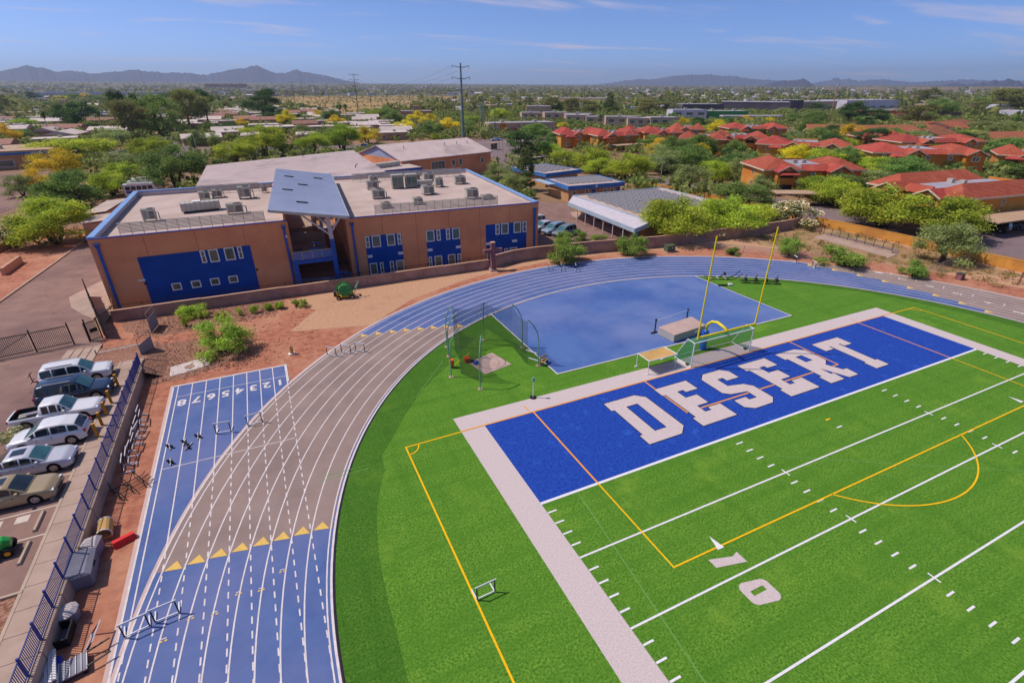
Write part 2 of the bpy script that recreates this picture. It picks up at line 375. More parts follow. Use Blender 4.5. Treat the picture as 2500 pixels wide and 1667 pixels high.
# chute lines: solid outside the bend, dashed where the bend crosses
for k in range(9):
    x = -21.78 + k*1.072
    yb = CY + math.sqrt(max(0, RO**2-(x-CX)**2)) if abs(x-CX) < RO else CY
    ll.ribbon([(x, 25.85), (x, yb+.05)], .075, .0075)
    yi = CY + math.sqrt(max(0, RI**2-(x-CX)**2)) if abs(x-CX) < RI else -14
    y = yb-.25
    while y > max(yi, -14):
        ll.ribbon([(x, y), (x, y-.42)], .075, .0118); y -= .82
ll.ribbon([(-21.78, 23.85), (-13.25, 23.7)], .06, .0078)
ll.ribbon([(-21.78, 13.8), (-13.3, 13.65)], .06, .0122)
ll.ribbon([(-22.18,25.85),(-13.1,25.85),(-13.1,22.6)], .12, .0072); ll.ribbon([(-22.15,25.9),(-22.15,-5.4)], .10, .0072)
for k, x0 in enumerate((64.17,64.38,64.56,64.70,64.53)):
    y0 = (17.45,14.30,11.17,8.02,4.75)[k]; d = Vector((x0-CX, y0-CY)).normalized()
    ll.ribbon([(x0, y0), (x0+d.x*1.0, y0+d.y*1.0)], .09, .0124)
ll.obj('lane_lines', 'line_white', track_o)
de = MB(); de.ribbon([(CX+RI-.12, Y_S)] + circle(CX, CY, RI-.12, 0, 180, 110) + [(CX-RI+.12, Y_S)], 0.10, .0097)
de.obj('inner_edge', 'dark_edge', track_o)
pk = MB()
for a, b in ((outer[0:97], 0),): pk.ribbon(circle(CX, CY, RO+.12, -8, 180, 110), .14, .006)
pk.ribbon([(-22.3,26.0),(-22.3,-30)], .2, -.001); pk.ribbon([(-22.4,25.98),(-13.0,25.98)], .14, -.002)
pk.obj('track_kerb', 'kerb_pink', track_o)
# exchange-zone hurdle marks and small lane ticks on the blue
tk = MB(); tk2 = MB()
for k in range(6):
    x = -20.2+k*1.06; y = -.1+.5*(k % 2)+k*.25
    tk.ribbon([(x-.12, y), (x+.12, y)], .05, .0126); tk2.ribbon([(x-.16, y-.14), (x-.04, y-.14)], .09, .0127); tk2.ribbon([(x+.04, y-.14), (x+.16, y-.14)], .09, .0127)
for k in range(7):
    for yy in (8.2-.1*k, 11.4+.1*k):
        x = -20.7+k*1.07; tk.ribbon([(x-.07, yy), (x+.07, yy)], .035, .0126)
tk.obj('lane_ticks', 'line_white', track_o); tk2.obj('hurdle_marks', 'mark_yellow', track_o)

def text_mesh(txt, size, name, mat_name, offset=0.0):
    cu = bpy.data.curves.new('txt', 'FONT'); cu.body = txt; cu.size = size; cu.align_x = 'CENTER'; cu.align_y = 'CENTER'; cu.offset = offset; cu.resolution_u = 3
    ob = bpy.data.objects.new('txt', cu); COL.objects.link(ob)
    dg = bpy.context.evaluated_depsgraph_get(); me = bpy.data.meshes.new_from_object(ob.evaluated_get(dg)); me.name = name
    bpy.data.objects.remove(ob); bpy.data.curves.remove(cu)
    me.materials.clear(); me.materials.append(MATS[mat_name]); return me
for k in range(8):                                    # lane numbers of the sprint chute, read by runners facing the camera side
    me = text_mesh(str(k+1), 1.35, 'lane_number', 'line_white', 0.035)
    inst('lane_number', me, track_o, (-13.79-k*1.072, 22.75, .0085), (0, 0, math.pi), (1.0, 1, 1))
for n, (x, y) in {8:(63.46,18.62), 7:(63.63,15.58), 6:(64.05,12.47), 5:(64.26,9.33), 4:(64.18,6.06), 3:(63.77,2.90)}.items():
    me = text_mesh(str(n), 1.25, 'lane_number', 'line_white', 0.03)
    d = math.atan2(y-CY, x-CX); inst('lane_number', me, track_o, (x, y, .0128), (0, 0, d))

# ---------------------------------------------------------------- infield
inf = MB(); inf.sheet([(CX+RI-.16, Y_S)] + circle(CX, CY, RI-.16, 0, 180, 96) + [(CX-RI+.16, Y_S)], -.002)
inf_o = inf.obj('infield_turf', 'turf_dark', kind='structure')
# mown inner area of lighter turf
lt = [(-10.3,-60),(-10.3,-7),(-10.2,-4.2),(-10.15,-2.3),(-10,.2),(-9.7,2.1),(-9.3,4.0),(-8.9,5.2),(-8.1,7.2),(-7.9,8.9),(-6.6,10.8),(-4.9,13.4),(-2.9,16.0),(-1.1,17.8),(.7,19.35),(2.9,21.8),(6.9,25.0),(7.4,22.6),(8.6,15.5),(9.0,13.3),(39.8,13.3),(39.8,28.2),(46,24.2),(54.5,14.2),(58,6),(59.8,-5.4),(59.8,-60)]
MB().sheet(lt, .003).obj('pitch_turf', 'turf_green', inf_o)
dz = [(8.97,13.52),(39.55,13.58),(39.35,28.66)] + [p for p in circle(CX, CY, RI-.17, 66.2, 114.4, 40)] + [(8.93,28.5)]
MB().sheet(dz, .007).obj('high_jump_apron', 'dzone_blue', inf_o)
MB().ribbon([(8.93,28.6),(8.97,13.52),(39.55,13.58),(39.35,28.66)], .12, .011).obj('apron_line', 'line_white', inf_o)
# football field: white border, end zone, lines
bd = MB(); x0, x1, y1 = -1.9, 50.55, 10.93
bd.sheet([(x0,y1),(x1,y1),(x1,9.144),(x0,9.144)], .008); bd.sheet([(x0,9.144),(0,9.144),(0,-60),(x0,-60)], .008); bd.sheet([(48.77,9.144),(x1,9.144),(x1,-60),(48.77,-60)], .008)
bd.obj('field_border', 'turf_white', inf_o)
MB().sheet([(0,9.144),(48.77,9.144),(48.77,0),(0,0)], .008).obj('end_zone', 'turf_blue', inf_o)
ln = MB(); ln.sheet([(0,.06),(48.77,.06),(48.77,-.14),(0,-.14)], .016)
tck = MB()
for j in range(1, 13):
    y = -4.572*j; ln.sheet([(0,y+.055),(48.77,y+.055),(48.77,y-.055),(0,y-.055)], .016)
    for xh in (16.256, 32.512): tck.ribbon([(xh, y+.32), (xh, y-.32)], .1, .017)
for j in range(1, 60):
    if j % 5 == 0: continue
    y = -.9144*j
    for xa, xb in ((0.02,.62),(48.15,48.75),(15.64,16.26),(32.51,33.13)): tck.ribbon([(xa, y), (xb, y)], .11, .0165)
tck.ribbon([(24.1,-2.72),(24.72,-2.72)], .11, .0165)
ln.obj('yard_lines', 'turf_line', inf_o); tck.obj('hash_marks', 'turf_line', inf_o)
yl = MB(); w = .1; z = .021
yl.ribbon([(-6.14,-60),(-6.16,9.03),(-1.9,9.06)], .11, z); yl.ribbon([(50.55,9.06),(54.58,9.03),(54.63,-60)], .11, z)
yl.ribbon(circle(-6.16, 9.03, .92, 0, -90, 10), .09, z); yl.ribbon(circle(54.58, 9.03, .92, 180, 270, 10), .09, z)
yl.ribbon([(4.24,0),(4.25,-7.29),(44.5,-7.26),(44.48,0)], .1, z)
ac = (24.4, -1.7, 9.15); th = math.degrees(math.asin((7.28-1.7)/9.15))
yl.ribbon(circle(ac[0], ac[1], ac[2], 180+th, 360-th, 40), .1, z); yl.ribbon([(24.24,-1.7),(24.76,-1.7)], .14, z)
yl.obj('soccer_lines', 'turf_yellow', inf_o)
yo = MB(); yo.ribbon([(-1.9,9.1),(50.55,9.1)], .13, .0235); yo.ribbon([(4.22,9.05),(4.24,.05)], .13, z); yo.ribbon([(44.42,9.05),(44.48,.05)], .13, z)
yo.ribbon([(15.25,9.05),(15.25,3.78),(33.53,3.78),(33.52,9.05)], .13, .0180)
for xx in (3.95, 44.67): yo.ribbon([(xx, 10.15), (xx, 9.4)], .1, z)
yo.obj('soccer_lines', 'turf_orange', inf_o)
MB().ribbon([(2.6,-.2),(1.4,-12.5),(.6,-20)], .06, .012).ribbon([(17,-3),(24.5,-7.6),(33,-12.6)], .05, .012).obj('faint_seam', mat('turf_pale', rgb(120,170,90,.82), None, 5, .95, world_co=True), inf_o)
MB().ribbon([(-12.0,8.4),(-8.9,8.3)], .05, .012).ribbon([(-12.3,8.0),(-9.0,7.9)], .05, .012).ribbon([(-3.6,15.3),(.4,20.3)], .05, .013).obj('faint_seam', 'turf_pale', inf_o)
# DESERT
LET = {
 'D': ([[(9.95,7.6),(13.0,7.6),(13.72,6.95),(13.76,2.5),(12.95,1.78),(9.92,1.78),(9.92,2.9),(10.2,2.9),(10.2,6.48),(9.92,6.48)], [(11.34,6.48),(12.46,6.48),(12.46,2.9),(11.34,2.9)]]),
 'E': ([[(0,7.6),(3.5,7.6),(3.5,6.15),(2.2,6.15),(2.2,6.5),(1.55,6.5),(1.55,5.45),(2.75,5.45),(2.75,4.15),(1.55,4.15),(1.55,3.2),(2.2,3.2),(2.2,3.6),(3.5,3.6),(3.5,1.82),(0,1.82),(0,2.95),(.32,2.95),(.32,6.5),(0,6.5)]]),
 'S': ([[(20.7,7.75),(22.7,7.75),(23.3,7.2),(23.3,6.05),(21.9,6.05),(21.9,6.55),(21.25,6.55),(21.25,5.35),(22.75,5.0),(23.3,4.4),(23.3,2.4),(22.65,1.85),(20.68,1.85),(19.97,2.35),(19.97,3.4),(21.25,3.4),(21.25,2.98),(22.1,2.98),(22.1,4.0),(20.5,4.25),(19.97,4.7),(19.97,7.1)]]),
 'R': ([[(29.83,7.65),(32.45,7.65),(33.3,7.05),(33.3,4.85),(32.45,4.25),(33.05,2.95),(33.55,2.95),(33.45,1.8),(32.25,1.8),(31.3,4.0),(31.3,2.9),(31.65,2.9),(31.55,1.8),(29.8,1.8),(29.8,2.95),(30.15,2.95),(30.15,6.5),(29.83,6.5)], [(31.2,6.5),(32.05,6.5),(32.15,5.35),(31.2,5.35)]]),
 'T': ([[(34.98,7.6),(38.86,7.6),(38.86,6.05),(37.75,6.05),(37.75,6.55),(37.55,6.55),(37.55,2.85),(37.85,2.85),(37.85,1.77),(36.05,1.77),(36.05,2.92),(36.3,2.92),(36.3,6.55),(36.12,6.55),(36.12,6.05),(34.98,6.05)]])}
mat('letter_edge', rgb(46,30,40), None, 4, .95, world_co=True)
for ch, dx in (('D',0),('E',15.1),('S',0),('E',24.82),('R',0),('T',0)):
    loops = [[(x+dx, y) for x, y in l] for l in LET[ch]]
    lo = MB().poly_holes(loops, .027).obj('letter', 'turf_white', inf_o)
    lo['label'] = 'white block letter %s in the end zone' % ch
    ed = MB()
    for l in loops: ed.ribbon(l, .13, .0245, closed=True)
    ed.obj('letter_outline', 'letter_edge', lo)
# yard number 10 with its arrow, read from the near sideline
nb = MB(); nb.sheet([(6.3,-7.72),(7.7,-8.12),(8.13,-7.98),(8.13,-8.72),(6.3,-8.3)], .019)
nb.obj('yard_number', 'turf_white', inf_o)['label'] = 'white digit one of the ten yard mark'
z_out = []
for cxx, cyy, a in ((6.75,-9.95,90),(6.75,-10.55,180),(7.7,-10.75,270),(7.7,-10.15,0)):
    z_out += circle(cxx, cyy, .38, a, a+90, 5)
MB().poly_holes([z_out, [(6.78,-10.14),(7.66,-10.14),(7.66,-10.42),(6.78,-10.42)]], .019).obj('yard_number', 'turf_white', inf_o)['label'] = 'white digit zero of the ten yard mark'
ar = MB()
for yy in (0, -9.144): ar.sheet([(7.55,-6.5+yy),(7.75,-7.45+yy),(7.28,-7.45+yy)], .0235)
ar.sheet([(41.2,-5.98),(41.42,-6.93),(40.98,-6.93)], .0235)
ar.obj('yard_arrow', 'turf_line', inf_o)
# ---------------------------------------------------------------- school
mat('stucco', rgb(240,162,114,.97), rgb(230,150,104,.97), 0.35, 0.92, bump=0.15, bscale=25, c3=rgb(206,124,88,.95), scale3=0.12, f3=(.5,.8))
mat('panel_blue', rgb(16,74,160,1.0), rgb(12,64,144,1.0), 0.5, 0.75, bump=.08, bscale=20)
mat('trim_blue', rgb(56,100,186,.9), rgb(48,88,170,.9), 0.8, 0.6)
mat('coping_blue', rgb(136,172,222,.9), None, 0.8, 0.5)
mat('edge_blue', rgb(62,72,140), None, 0.8, 0.6)
mat('roof_membrane', rgb(214,190,180,.82), rgb(202,176,166,.82), 0.25, 0.9, c3=rgb(186,160,150,.82), scale3=.12, f3=(.52,.8), bump=.05, bscale=4)
mat('parapet_white', rgb(226,208,204,.85), rgb(206,188,186,.85), .4, .85)
mat('metal_roof', rgb(218,196,190,.9), rgb(208,184,178,.9), .3, .6, c3=rgb(178,158,158,.8), scale3=.1, stretch=(1,1,1))
mat('canopy_metal', rgb(172,180,206,.92), rgb(162,170,198,.92), .3, .5)
mat('frame_white', rgb(250,242,236,.95), None, 2, .7)
mat('steel_white', rgb(226,214,222,.85), None, 1, .6)
mat('glass', rgb(84,96,90,.9), rgb(120,126,104,.9), .5, .08, spec=.7, c3=rgb(40,56,74,.8), scale3=.9)
mat('glass_green', rgb(60,96,96,.7), rgb(120,150,140,.6), .4, .06, spec=.8)
mat('recess_shade', rgb(38,34,34), None, 1, .9)
mat('grey_metal', rgb(176,172,160,.8), rgb(150,146,134,.8), 1.4, .55, metallic=.1)
mat('pale_metal', rgb(206,200,188,.85), rgb(186,180,168,.85), 1.0, .5, metallic=.1)
mat('dark_metal', rgb(70,68,66), None, 2, .6)
mat('black_metal', rgb(30,28,32), None, 2, .55)
mat('table_blue', rgb(60,130,214), None, 2, .5)
mat('block_wall', rgb(196,158,142,.8), rgb(170,132,120,.8), .7, .92, bump=.4, bscale=6, c3=rgb(146,112,104,.8), scale3=.3, f3=(.5,.75), world_co=True)
mat('block_cap', rgb(216,170,140,.85), None, 1, .9, world_co=True)

def window(parent, x0, x1, z0, z1, y=0.0, bars=(), glass='glass', fw=.12, name='window', frame='frame_white', vbars=(), depth=.09):
    """framed window on a wall facing -y; bars / vbars are fractions where horizontal / vertical bars sit"""
    f = MB(); a, b = y-depth, y+.02
    f.box(x0, x1, a, b, z0, z0+fw); f.box(x0, x1, a, b, z1-fw, z1); f.box(x0, x0+fw, a, b, z0+fw, z1-fw); f.box(x1-fw, x1, a, b, z0+fw, z1-fw)
    for t in bars: zz = z0+(z1-z0)*t; f.box(x0+fw, x1-fw, a+.01, b, zz-.035, zz+.035)
    for t in vbars: xx = x0+(x1-x0)*t; f.box(xx-.035, xx+.035, a+.012, b, z0+fw, z1-fw)
    o = f.obj(name, frame, parent)
    MB().box(x0+fw, x1-fw, y-depth+.045, y-.004, z0+fw, z1-fw).obj('pane', glass, o)
    return o
def downpipe(parent, x, z0, z1, y=0.0):
    m = MB(); m.box(x-.13, x+.13, y-.26, y-.003, z0, z1-.35); m.add([(x-.3,y-.4,z1),(x+.3,y-.4,z1),(x+.3,y-.003,z1),(x-.3,y-.003,z1),(x-.13,y-.26,z1-.5),(x+.13,y-.26,z1-.5),(x+.13,y-.003,z1-.5),(x-.13,y-.003,z1-.5)],
        [(0,1,2,3),(0,4,5,1),(1,5,6,2),(2,6,7,3),(3,7,4,0)]); return m.obj('downpipe', 'trim_blue', parent)
def wing(name, loc, rz, W, D, H, label, roof_in=.55):
    b = empty(name, loc, rz, label=label, cat='building')
    w = MB(); t = .3
    w.box(0, W, 0, t, -1, H); w.box(0, W, D-t, D, -1, H); w.box(0, t, t, D-t, -1, H); w.box(W-t, W, t, D-t, -1, H); w.obj('wall', 'stucco', b)
    MB().box(t+.003, W-t-.003, t+.003, D-t-.003, H-roof_in-.3, H-roof_in).obj('roof', 'roof_membrane', b)
    c = MB(); c.box(-.08, W+.08, -.06, .34, H+.003, H+.1); c.obj('coping', 'edge_blue', b)
    # inner lining of the parapet
    l = MB(); l.box(t+.004, W-t-.004, t+.004, t+.06, H-roof_in+.003, H-.05); l.box(t+.004, W-t-.004, D-t-.06, D-t-.004, H-roof_in+.003, H-.05); l.box(t+.004, t+.06, t+.07, D-t-.07, H-roof_in+.003, H-.05); l.box(W-t-.06, W-t-.004, t+.07, D-t-.07, H-roof_in+.003, H-.05); l.obj('parapet_lining', 'parapet_white', b)
    if 'joint' not in MATS: mat('joint', rgb(150,84,66), None, 1, .9)
    n = int(W//4.6)
    for i in range(1, n): x = W*i/n; MB().box(x-.02, x+.02, -.004, .0, -.9, H-.02).obj('wall_joint', 'joint', b)
    return b
WL = wing('school_wing', (-30.65, 49.8, 0), 0.0, 20.75, 31.6, 8.0, 'terracotta school block with one large dark blue panel and four low slit windows', .6)
MB().box(-.1, .6, .35, 31.7, 8.004, 8.2).obj('coping', 'coping_blue', WL); MB().box(.76, 20.85, 31.2, 31.7, 8.004, 8.2).obj('coping', 'coping_blue', WL)
MB().box(4.0, 15.95, -.05, -.006, -.7, 5.47).obj('blue_panel', 'panel_blue', WL)
ox = 30.65
for x0, x1 in ((-20.27,-19.73),(-16.2,-15.68)): window(WL, x0+ox, x1+ox, 3.96, 5.5, -.05, (.55,))
for x0, x1 in ((-19.38,-18.34),(-17.68,-16.56)): window(WL, x0+ox, x1+ox, 3.92, 5.5, -.05)
for x0, x1 in ((-24.14,-23.12),(-22.08,-21.04),(-20.0,-18.98),(-17.95,-16.9)): window(WL, x0+ox, x1+ox, 1.0, 1.9, -.05)
downpipe(WL, .75, -.9, 7.5); downpipe(WL, 20.2, -.9, 7.5)
MB().box(3.4, 4.1, -.1, -.01, 2.65, 2.85).obj('vent_grille', 'frame_white', WL); MB().box(16.0, 16.25, -.2, -.06, 2.2, 2.4).obj('wall_light', 'black_metal', WL); MB().box(3.9, 4.15, -.25, -.11, 2.2, 2.4).obj('wall_light', 'black_metal', WL)
MB().box(20.25, 20.4, -.32, -.27, 6.0, 6.35).obj('wall_light', 'frame_white', WL)

WR = wing('school_wing', (-2.7, 50.4, 0), -math.atan(.066), 28.25, 36.9, 7.44, 'terracotta school block with three blue window panels facing the track', .5)
MB().box(27.75, 28.35, .35, 37.0, 7.444, 7.62).obj('coping', 'coping_blue', WR); MB().box(0, 27.7, 36.6, 37.0, 7.444, 7.6).obj('coping', 'coping_blue', WR)
for (a, b) in ((2.2,7.2),(10.7,15.72),(19.73,26.3)): MB().box(a, b, -.05, -.006, -.95, 4.84).obj('blue_panel', 'panel_blue', WR)
nar = [(2.18,2.76),(6.58,7.12),(12.21,12.77),(13.61,14.19),(21.23,21.88),(25.62,26.29)]
wid = [(3.06,4.26),(5.11,6.24),(10.69,11.88),(14.52,15.67),(22.14,23.33),(24.16,25.37)]
for x0, x1 in nar: window(WR, x0, x1, 3.26, 4.86, -.05, (.5,))
for x0, x1 in wid: window(WR, x0, x1, 3.24, 4.88, -.05, (), 'glass_green' if x0 in (10.69, 14.52) else 'glass')
for x0, x1 in ((3.78,4.27),(5.16,5.73),(10.79,11.29),(15.14,15.73),(22.62,23.22)): window(WR, x0, x1, -.62, .99, -.05, (.5,))
for x0, x1 in ((2.36,3.4),(6.03,7.18),(11.66,12.8),(13.7,14.82),(19.79,20.44),(23.52,24.72)): window(WR, x0, x1, -.66, 1.02, -.05)
for x0, x1 in ((2.26,2.92),(6.5,7.19),(10.72,11.46),(15.0,15.73),(19.68,20.43),(23.92,24.72)): MB().box(x0, x1, -.12, -.052, 1.84, 2.2).obj('vent_grille', 'frame_white', WR)
downpipe(WR, .72, -.9, 6.85); downpipe(WR, 27.6, -.9, 6.75)
# sunken walk in front of the school
MB().prism([(-31,44.3),(15.5,43.9),(27.4,46.3),(27.4,50.5),(-2.4,82),(-31,82)], -.95, -.9).obj('school_walk', 'concrete', kind='structure')

# breezeway: tilted metal canopy, deck, columns
BZ = empty('breezeway', (-5, 49, 0), label='open breezeway between the school blocks under a tilted grey metal canopy', cat='breezeway')
def B_(m, name, ma): o = m.obj(name, ma, BZ, loc=(5, -49, 0)); return o
cp = [(-11.85,46.8,10.2),(-2.75,46.4,8.65),(.25,83.4,8.6),(-9.05,83.0,10.2)]
cv = [Vector(p) for p in cp]; cn = (cv[1]-cv[0]).cross(cv[3]-cv[0]).normalized()
m = MB(); m.add([v for v in cv] + [v - cn*.32 for v in cv], [(0,1,2,3),(7,6,5,4),(0,4,5,1),(1,5,6,2),(2,6,7,3),(3,7,4,0)])
can = B_(m, 'canopy', 'canopy_metal')
rb = MB()                                             # standing seams run across the slope
for i in range(1, 74):
    t = i/74.0; a = cv[0].lerp(cv[3], t); b = cv[1].lerp(cv[2], t); rb.bar(a+cn*.012, b+cn*.012, .05, .02)
rb.obj('seam', 'canopy_metal', can)
for u, v in ((.42,.17),(.22,.41),(.45,.57),(.23,.77),(.72,.80)):
    a = cv[0].lerp(cv[1], u).lerp(cv[3].lerp(cv[2], u), v); d = (cv[1]-cv[0]).normalized()
    MB().bar(a-d*.7+cn*.08, a+d*.7+cn*.08, .34, .12).obj('skylight', 'black_metal', can)
m = MB(); m.bar(cv[0]-cn*.2+Vector((.2,-.05,0)), cv[1]-cn*.2+Vector((-.2,-.05,0)), .12, .3); m.bar(cv[1]-cn*.16+Vector((.06,0,0)), cv[2]-cn*.16+Vector((.06,0,0)), .12, .34); B_(m, 'canopy_edge', 'pale_metal')
B_(MB().bar((-4.95,49.0,-.9), (-4.95,49.0,5.4), .55), 'column_base', 'trim_blue')
B_(MB().bar((-4.96,49.0,5.4), (-5.1,49.0,8.7), .5), 'column', 'steel_white')
for p, q_ in (((-5.05,49.0,5.9),(-8.6,49.0,9.2)), ((-5.15,49.3,7.2),(-7.1,51.0,9.0)), ((-4.85,49.0,6.3),(-3.3,49.0,8.4)), ((-4.95,49.4,7.7),(-4.4,50.4,8.4))):
    B_(MB().bar(p, q_, .22), 'brace', 'steel_white')
for y in (60, 71): B_(MB().bar((-5.0,y,-.9), (-5.0,y,8.8), .4), 'column', 'steel_white')
B_(MB().bar((-9.75,49.1,-.9), (-9.95,49.1,3.0), .6), 'column_base', 'trim_blue')
B_(MB().box(-9.85, -5.2, 49.2, 82, 2.72, 2.95), 'deck', 'concrete')
B_(MB().box(-10.1, -5.25, 48.7, 49.18, 2.55, 3.0), 'deck_beam', 'trim_blue')
B_(MB().box(-9.85, -2.45, 66, 66.3, -.9, 2.7), 'back_wall', 'stucco'); B_(MB().box(-9.84, -5.3, 58.2, 58.5, 2.96, 4.3), 'planter_wall', 'concrete'); B_(MB().box(-9.84, -5.3, 63, 63.3, 2.96, 4.0), 'planter_wall', 'concrete')
rl = MB(); rl.bar((-10.1,48.85,4.15), (-5.2,48.85,4.15), .07); 
for i in range(5): x = -10.1+i*1.22; rl.bar((x,48.85,3.0), (x,48.85,4.15), .05)
B_(rl, 'railing', 'pale_metal'); B_(MB().box(-10.05, -5.25, 48.84, 48.86, 3.06, 4.05), 'railing_panel', mat('rail_glass', rgb(90,120,190,.8), None, 1, .25, spec=.6))
B_(MB().box(-9.6, -8.6, 49.6, 50.7, 2.96, 4.2), 'cabinet', 'dark_metal')
fnc = MB()
for i in range(30):
    t = i/29; x = -9.3+t*6.3; y = 48.2-1.1*math.sin(math.pi*t); fnc.bar((x, y, -.85), (x, y, .75), .03)
pts = [(-9.3+i/14*6.3, 48.2-1.1*math.sin(math.pi*i/14), .75) for i in range(15)]
for zz in (0, -1.1): fnc.tube([(p[0], p[1], p[2]+zz) for p in pts], .035, 4)
B_(fnc, 'curved_railing', 'trim_blue')
def picnic(x, y, z, rz, i):
    t = empty('picnic_table', (x, y, z), rz, label='blue mesh picnic table on the breezeway deck', cat='table', group='breezeway picnic tables', series='')
    m = MB(); m.prism([(math.cos(k*math.pi/4)*.62, math.sin(k*math.pi/4)*.62) for k in range(8)], .7, .75); m.obj('table_top', 'table_blue', t)
    MB().cyl((0,0,0),(0,0,.7),.07).obj('leg', 'dark_metal', t)
    for k in range(4):
        a = k*math.pi/2; MB().cbox((math.cos(a)*.95, math.sin(a)*.95, .44), (.3,.8,.05), a).obj('seat', 'table_blue', t)
        MB().bar((0,0,.2),(math.cos(a)*.95, math.sin(a)*.95,.42),.05).obj('seat_arm', 'dark_metal', t)
for i, (x, y, z) in enumerate(((-7.2,51.2,2.95),(-6.6,54.2,2.95),(-8.6,61.0,2.95),(-7.6,60.0,2.95),(-3.9,51.6,-.9),(-3.6,57.5,-.9))): picnic(x, y, z, .3*i, i)

# louvred equipment screens on the roofs
def screen(name, a, b, z, h, npan, label, slats=8):
    L = math.hypot(b[0]-a[0], b[1]-a[1]); rz = math.atan2(b[1]-a[1], b[0]-a[0])
    s = empty(name, (a[0], a[1], z), rz, label=label, cat='screen', group='rooftop equipment screens')
    for i in range(npan+1): MB().box(L*i/npan-.03, L*i/npan+.03, .02, .1, 0, h).obj('post', 'pale_metal', s)
    me = MB().box(0, L, -.02, .015, -.05, .05).mesh('slat', 'pale_metal')
    for k in range(slats): inst('slat', me, s, (0, 0, .35+(h-.4)*k/(slats-1)), (R(25), 0, 0))
screen('equipment_screen', (-28.2,53.1), (-12.4,53.0), 7.42, 1.5, 13, 'long louvred screen on the left school roof, nearest the track')
screen('equipment_screen', (-21.6,78.6), (-12.4,78.2), 7.42, 1.4, 8, 'louvred screen at the back of the left school roof')
screen('equipment_screen', (1.7,52.5), (19.9,51.2), 6.96, 1.55, 15, 'long louvred screen on the right school roof, nearest the track')
screen('equipment_screen', (3.9,83.2), (25.2,81.6), 6.96, 1.5, 14, 'louvred screen at the back of the right school roof')
def make_ac():
    t = empty('rooftop_unit', (0,0,0), cat='air conditioner', group='rooftop cooling units')
    MB().box(-.8,.8,-.6,.6,.28,1.4).obj('cabinet', 'pale_metal', t)
    c = t.children[0]
    MB().box(-.62,-.1,-.63,-.602,.4,1.25).obj('coil_panel', 'grey_metal', c)
    g_ = MB()
    for k in range(6): g_.box(.05,.7,-.625,-.602,.42+k*.14,.5+k*.14)
    g_.obj('louvre', 'dark_metal', c)
    MB().box(-.84,.84,-.64,.64,1.402,1.46).obj('top_cover', 'grey_metal', t)
    f = MB(); f.cyl((.28,0,1.465),(.28,0,1.52),.4,n=14); f.obj('fan_guard', 'dark_metal', t)
    b = MB()
    for x in (-.7,.7): b.box(x-.06,x+.06,-.6,.6,0,.28)
    b.obj('base_rail', 'grey_metal', t)
    MB().tube([(.8,.3,.9),(1.1,.3,.9),(1.1,.3,.05),(1.5,.3,.05)],.07,6).obj('conduit', 'grey_metal', t)
    return t
ACP = make_ac(); first = True
ac_l = [(-26.0,60.4,1.1,1.0,1.3),(-15.9,60.4,1.5,1.2,1.15),(-20.3,73.4,1.1,1.2,1.0),(-14.6,71.6,1.3,1.3,1.5),(-11.7,75.7,.6,.5,1.0),(-18.6,74.4,1.0,1.1,1.0)]
ac_r = [(4.2,57.2,1.0,1.0,.75),(9.3,57.8,1.0,1.0,.85),(4.9,65.2,1.45,1.3,1.15),(5.7,74.2,1.35,1.2,1.15),(7.3,81.0,1.0,1.0,1.0),(13.1,64.9,1.35,1.3,1.25),(17.0,71,1.0,1.0,1.3),(15.3,80,1.0,1.0,1.0),(17.2,78,1.4,1.3,1.2),(21.5,72.4,1.4,1.3,1.2),(18.5,58.6,1.4,1.3,1.3),(20.6,57.1,1.3,1.0,.55)]
for lst, z, s_ in ((ac_l, 7.402, 'on the left school roof'), (ac_r, 6.942, 'on the right school roof')):
    for x, y, a, b, c in lst:
        if first: o = ACP; o.location = (x, y, z); o.scale = (a, b, c); a, b, c = a*.85, b*.85, c*.85; o.scale = (a, b, c); tag(o, label='pale boxy cooling unit', series=s_); first = False
        else: copy_tree(ACP, (x, y, z), random.Random(x).uniform(-.08, .08), (a*.85, b*.85, c*.85), label='pale boxy cooling unit', series=s_)
# long duct unit and tall twin coolers
t = empty('duct_unit', (-20.3, 64.3, 7.402), .12, label='long ribbed air handler lying on the left school roof', cat='air handler')
MB().box(-2.4,2.4,-.75,.75,.3,1.35).obj('cabinet', 'pale_metal', t); rr = MB()
for k in range(9): rr.box(-2.42+k*.6-.03,-2.42+k*.6+.03,-.79,.79,.28,1.38)
rr.obj('ribs', 'grey_metal', t); MB().box(-2.2,2.2,-.6,.6,0,.297).obj('base_rail', 'dark_metal', t); MB().box(-.9,.1,-.5,.4,1.352,1.5).obj('hatch', 'frame_white', t)
for x, y in ((10.0,72.8),(12.4,72.5)):
    t = empty('tall_cooler', (x, y, 6.942), -.05, label='tall cooler with green glass-like panels', cat='cooler', group='tall roof coolers', series='on the right school roof')
    MB().box(-1.0,1.0,-.6,.6,.15,2.3).obj('cabinet', 'grey_metal', t)
    for k in (-1, 1): MB().box(k*.48-.4,k*.48+.4,-.64,-.603,.4,1.9).obj('coil_panel', 'glass_green', t)
    MB().box(-.95,.95,-.55,.55,0,.147).obj('base_rail', 'dark_metal', t); MB().box(-1.05,1.05,-.65,.65,2.303,2.38).obj('top_cover', 'pale_metal', t)
t = empty('roof_duct', (15.0, 73.6, 6.942), -.06, label='low rectangular white duct between coolers on right school roof', cat='duct'); MB().box(-1.6,1.6,-.5,.5,.25,.95).obj('duct', 'pale_metal', t); MB().box(-1.3,1.3,-.4,.4,0,.247).obj('base_rail', 'dark_metal', t)

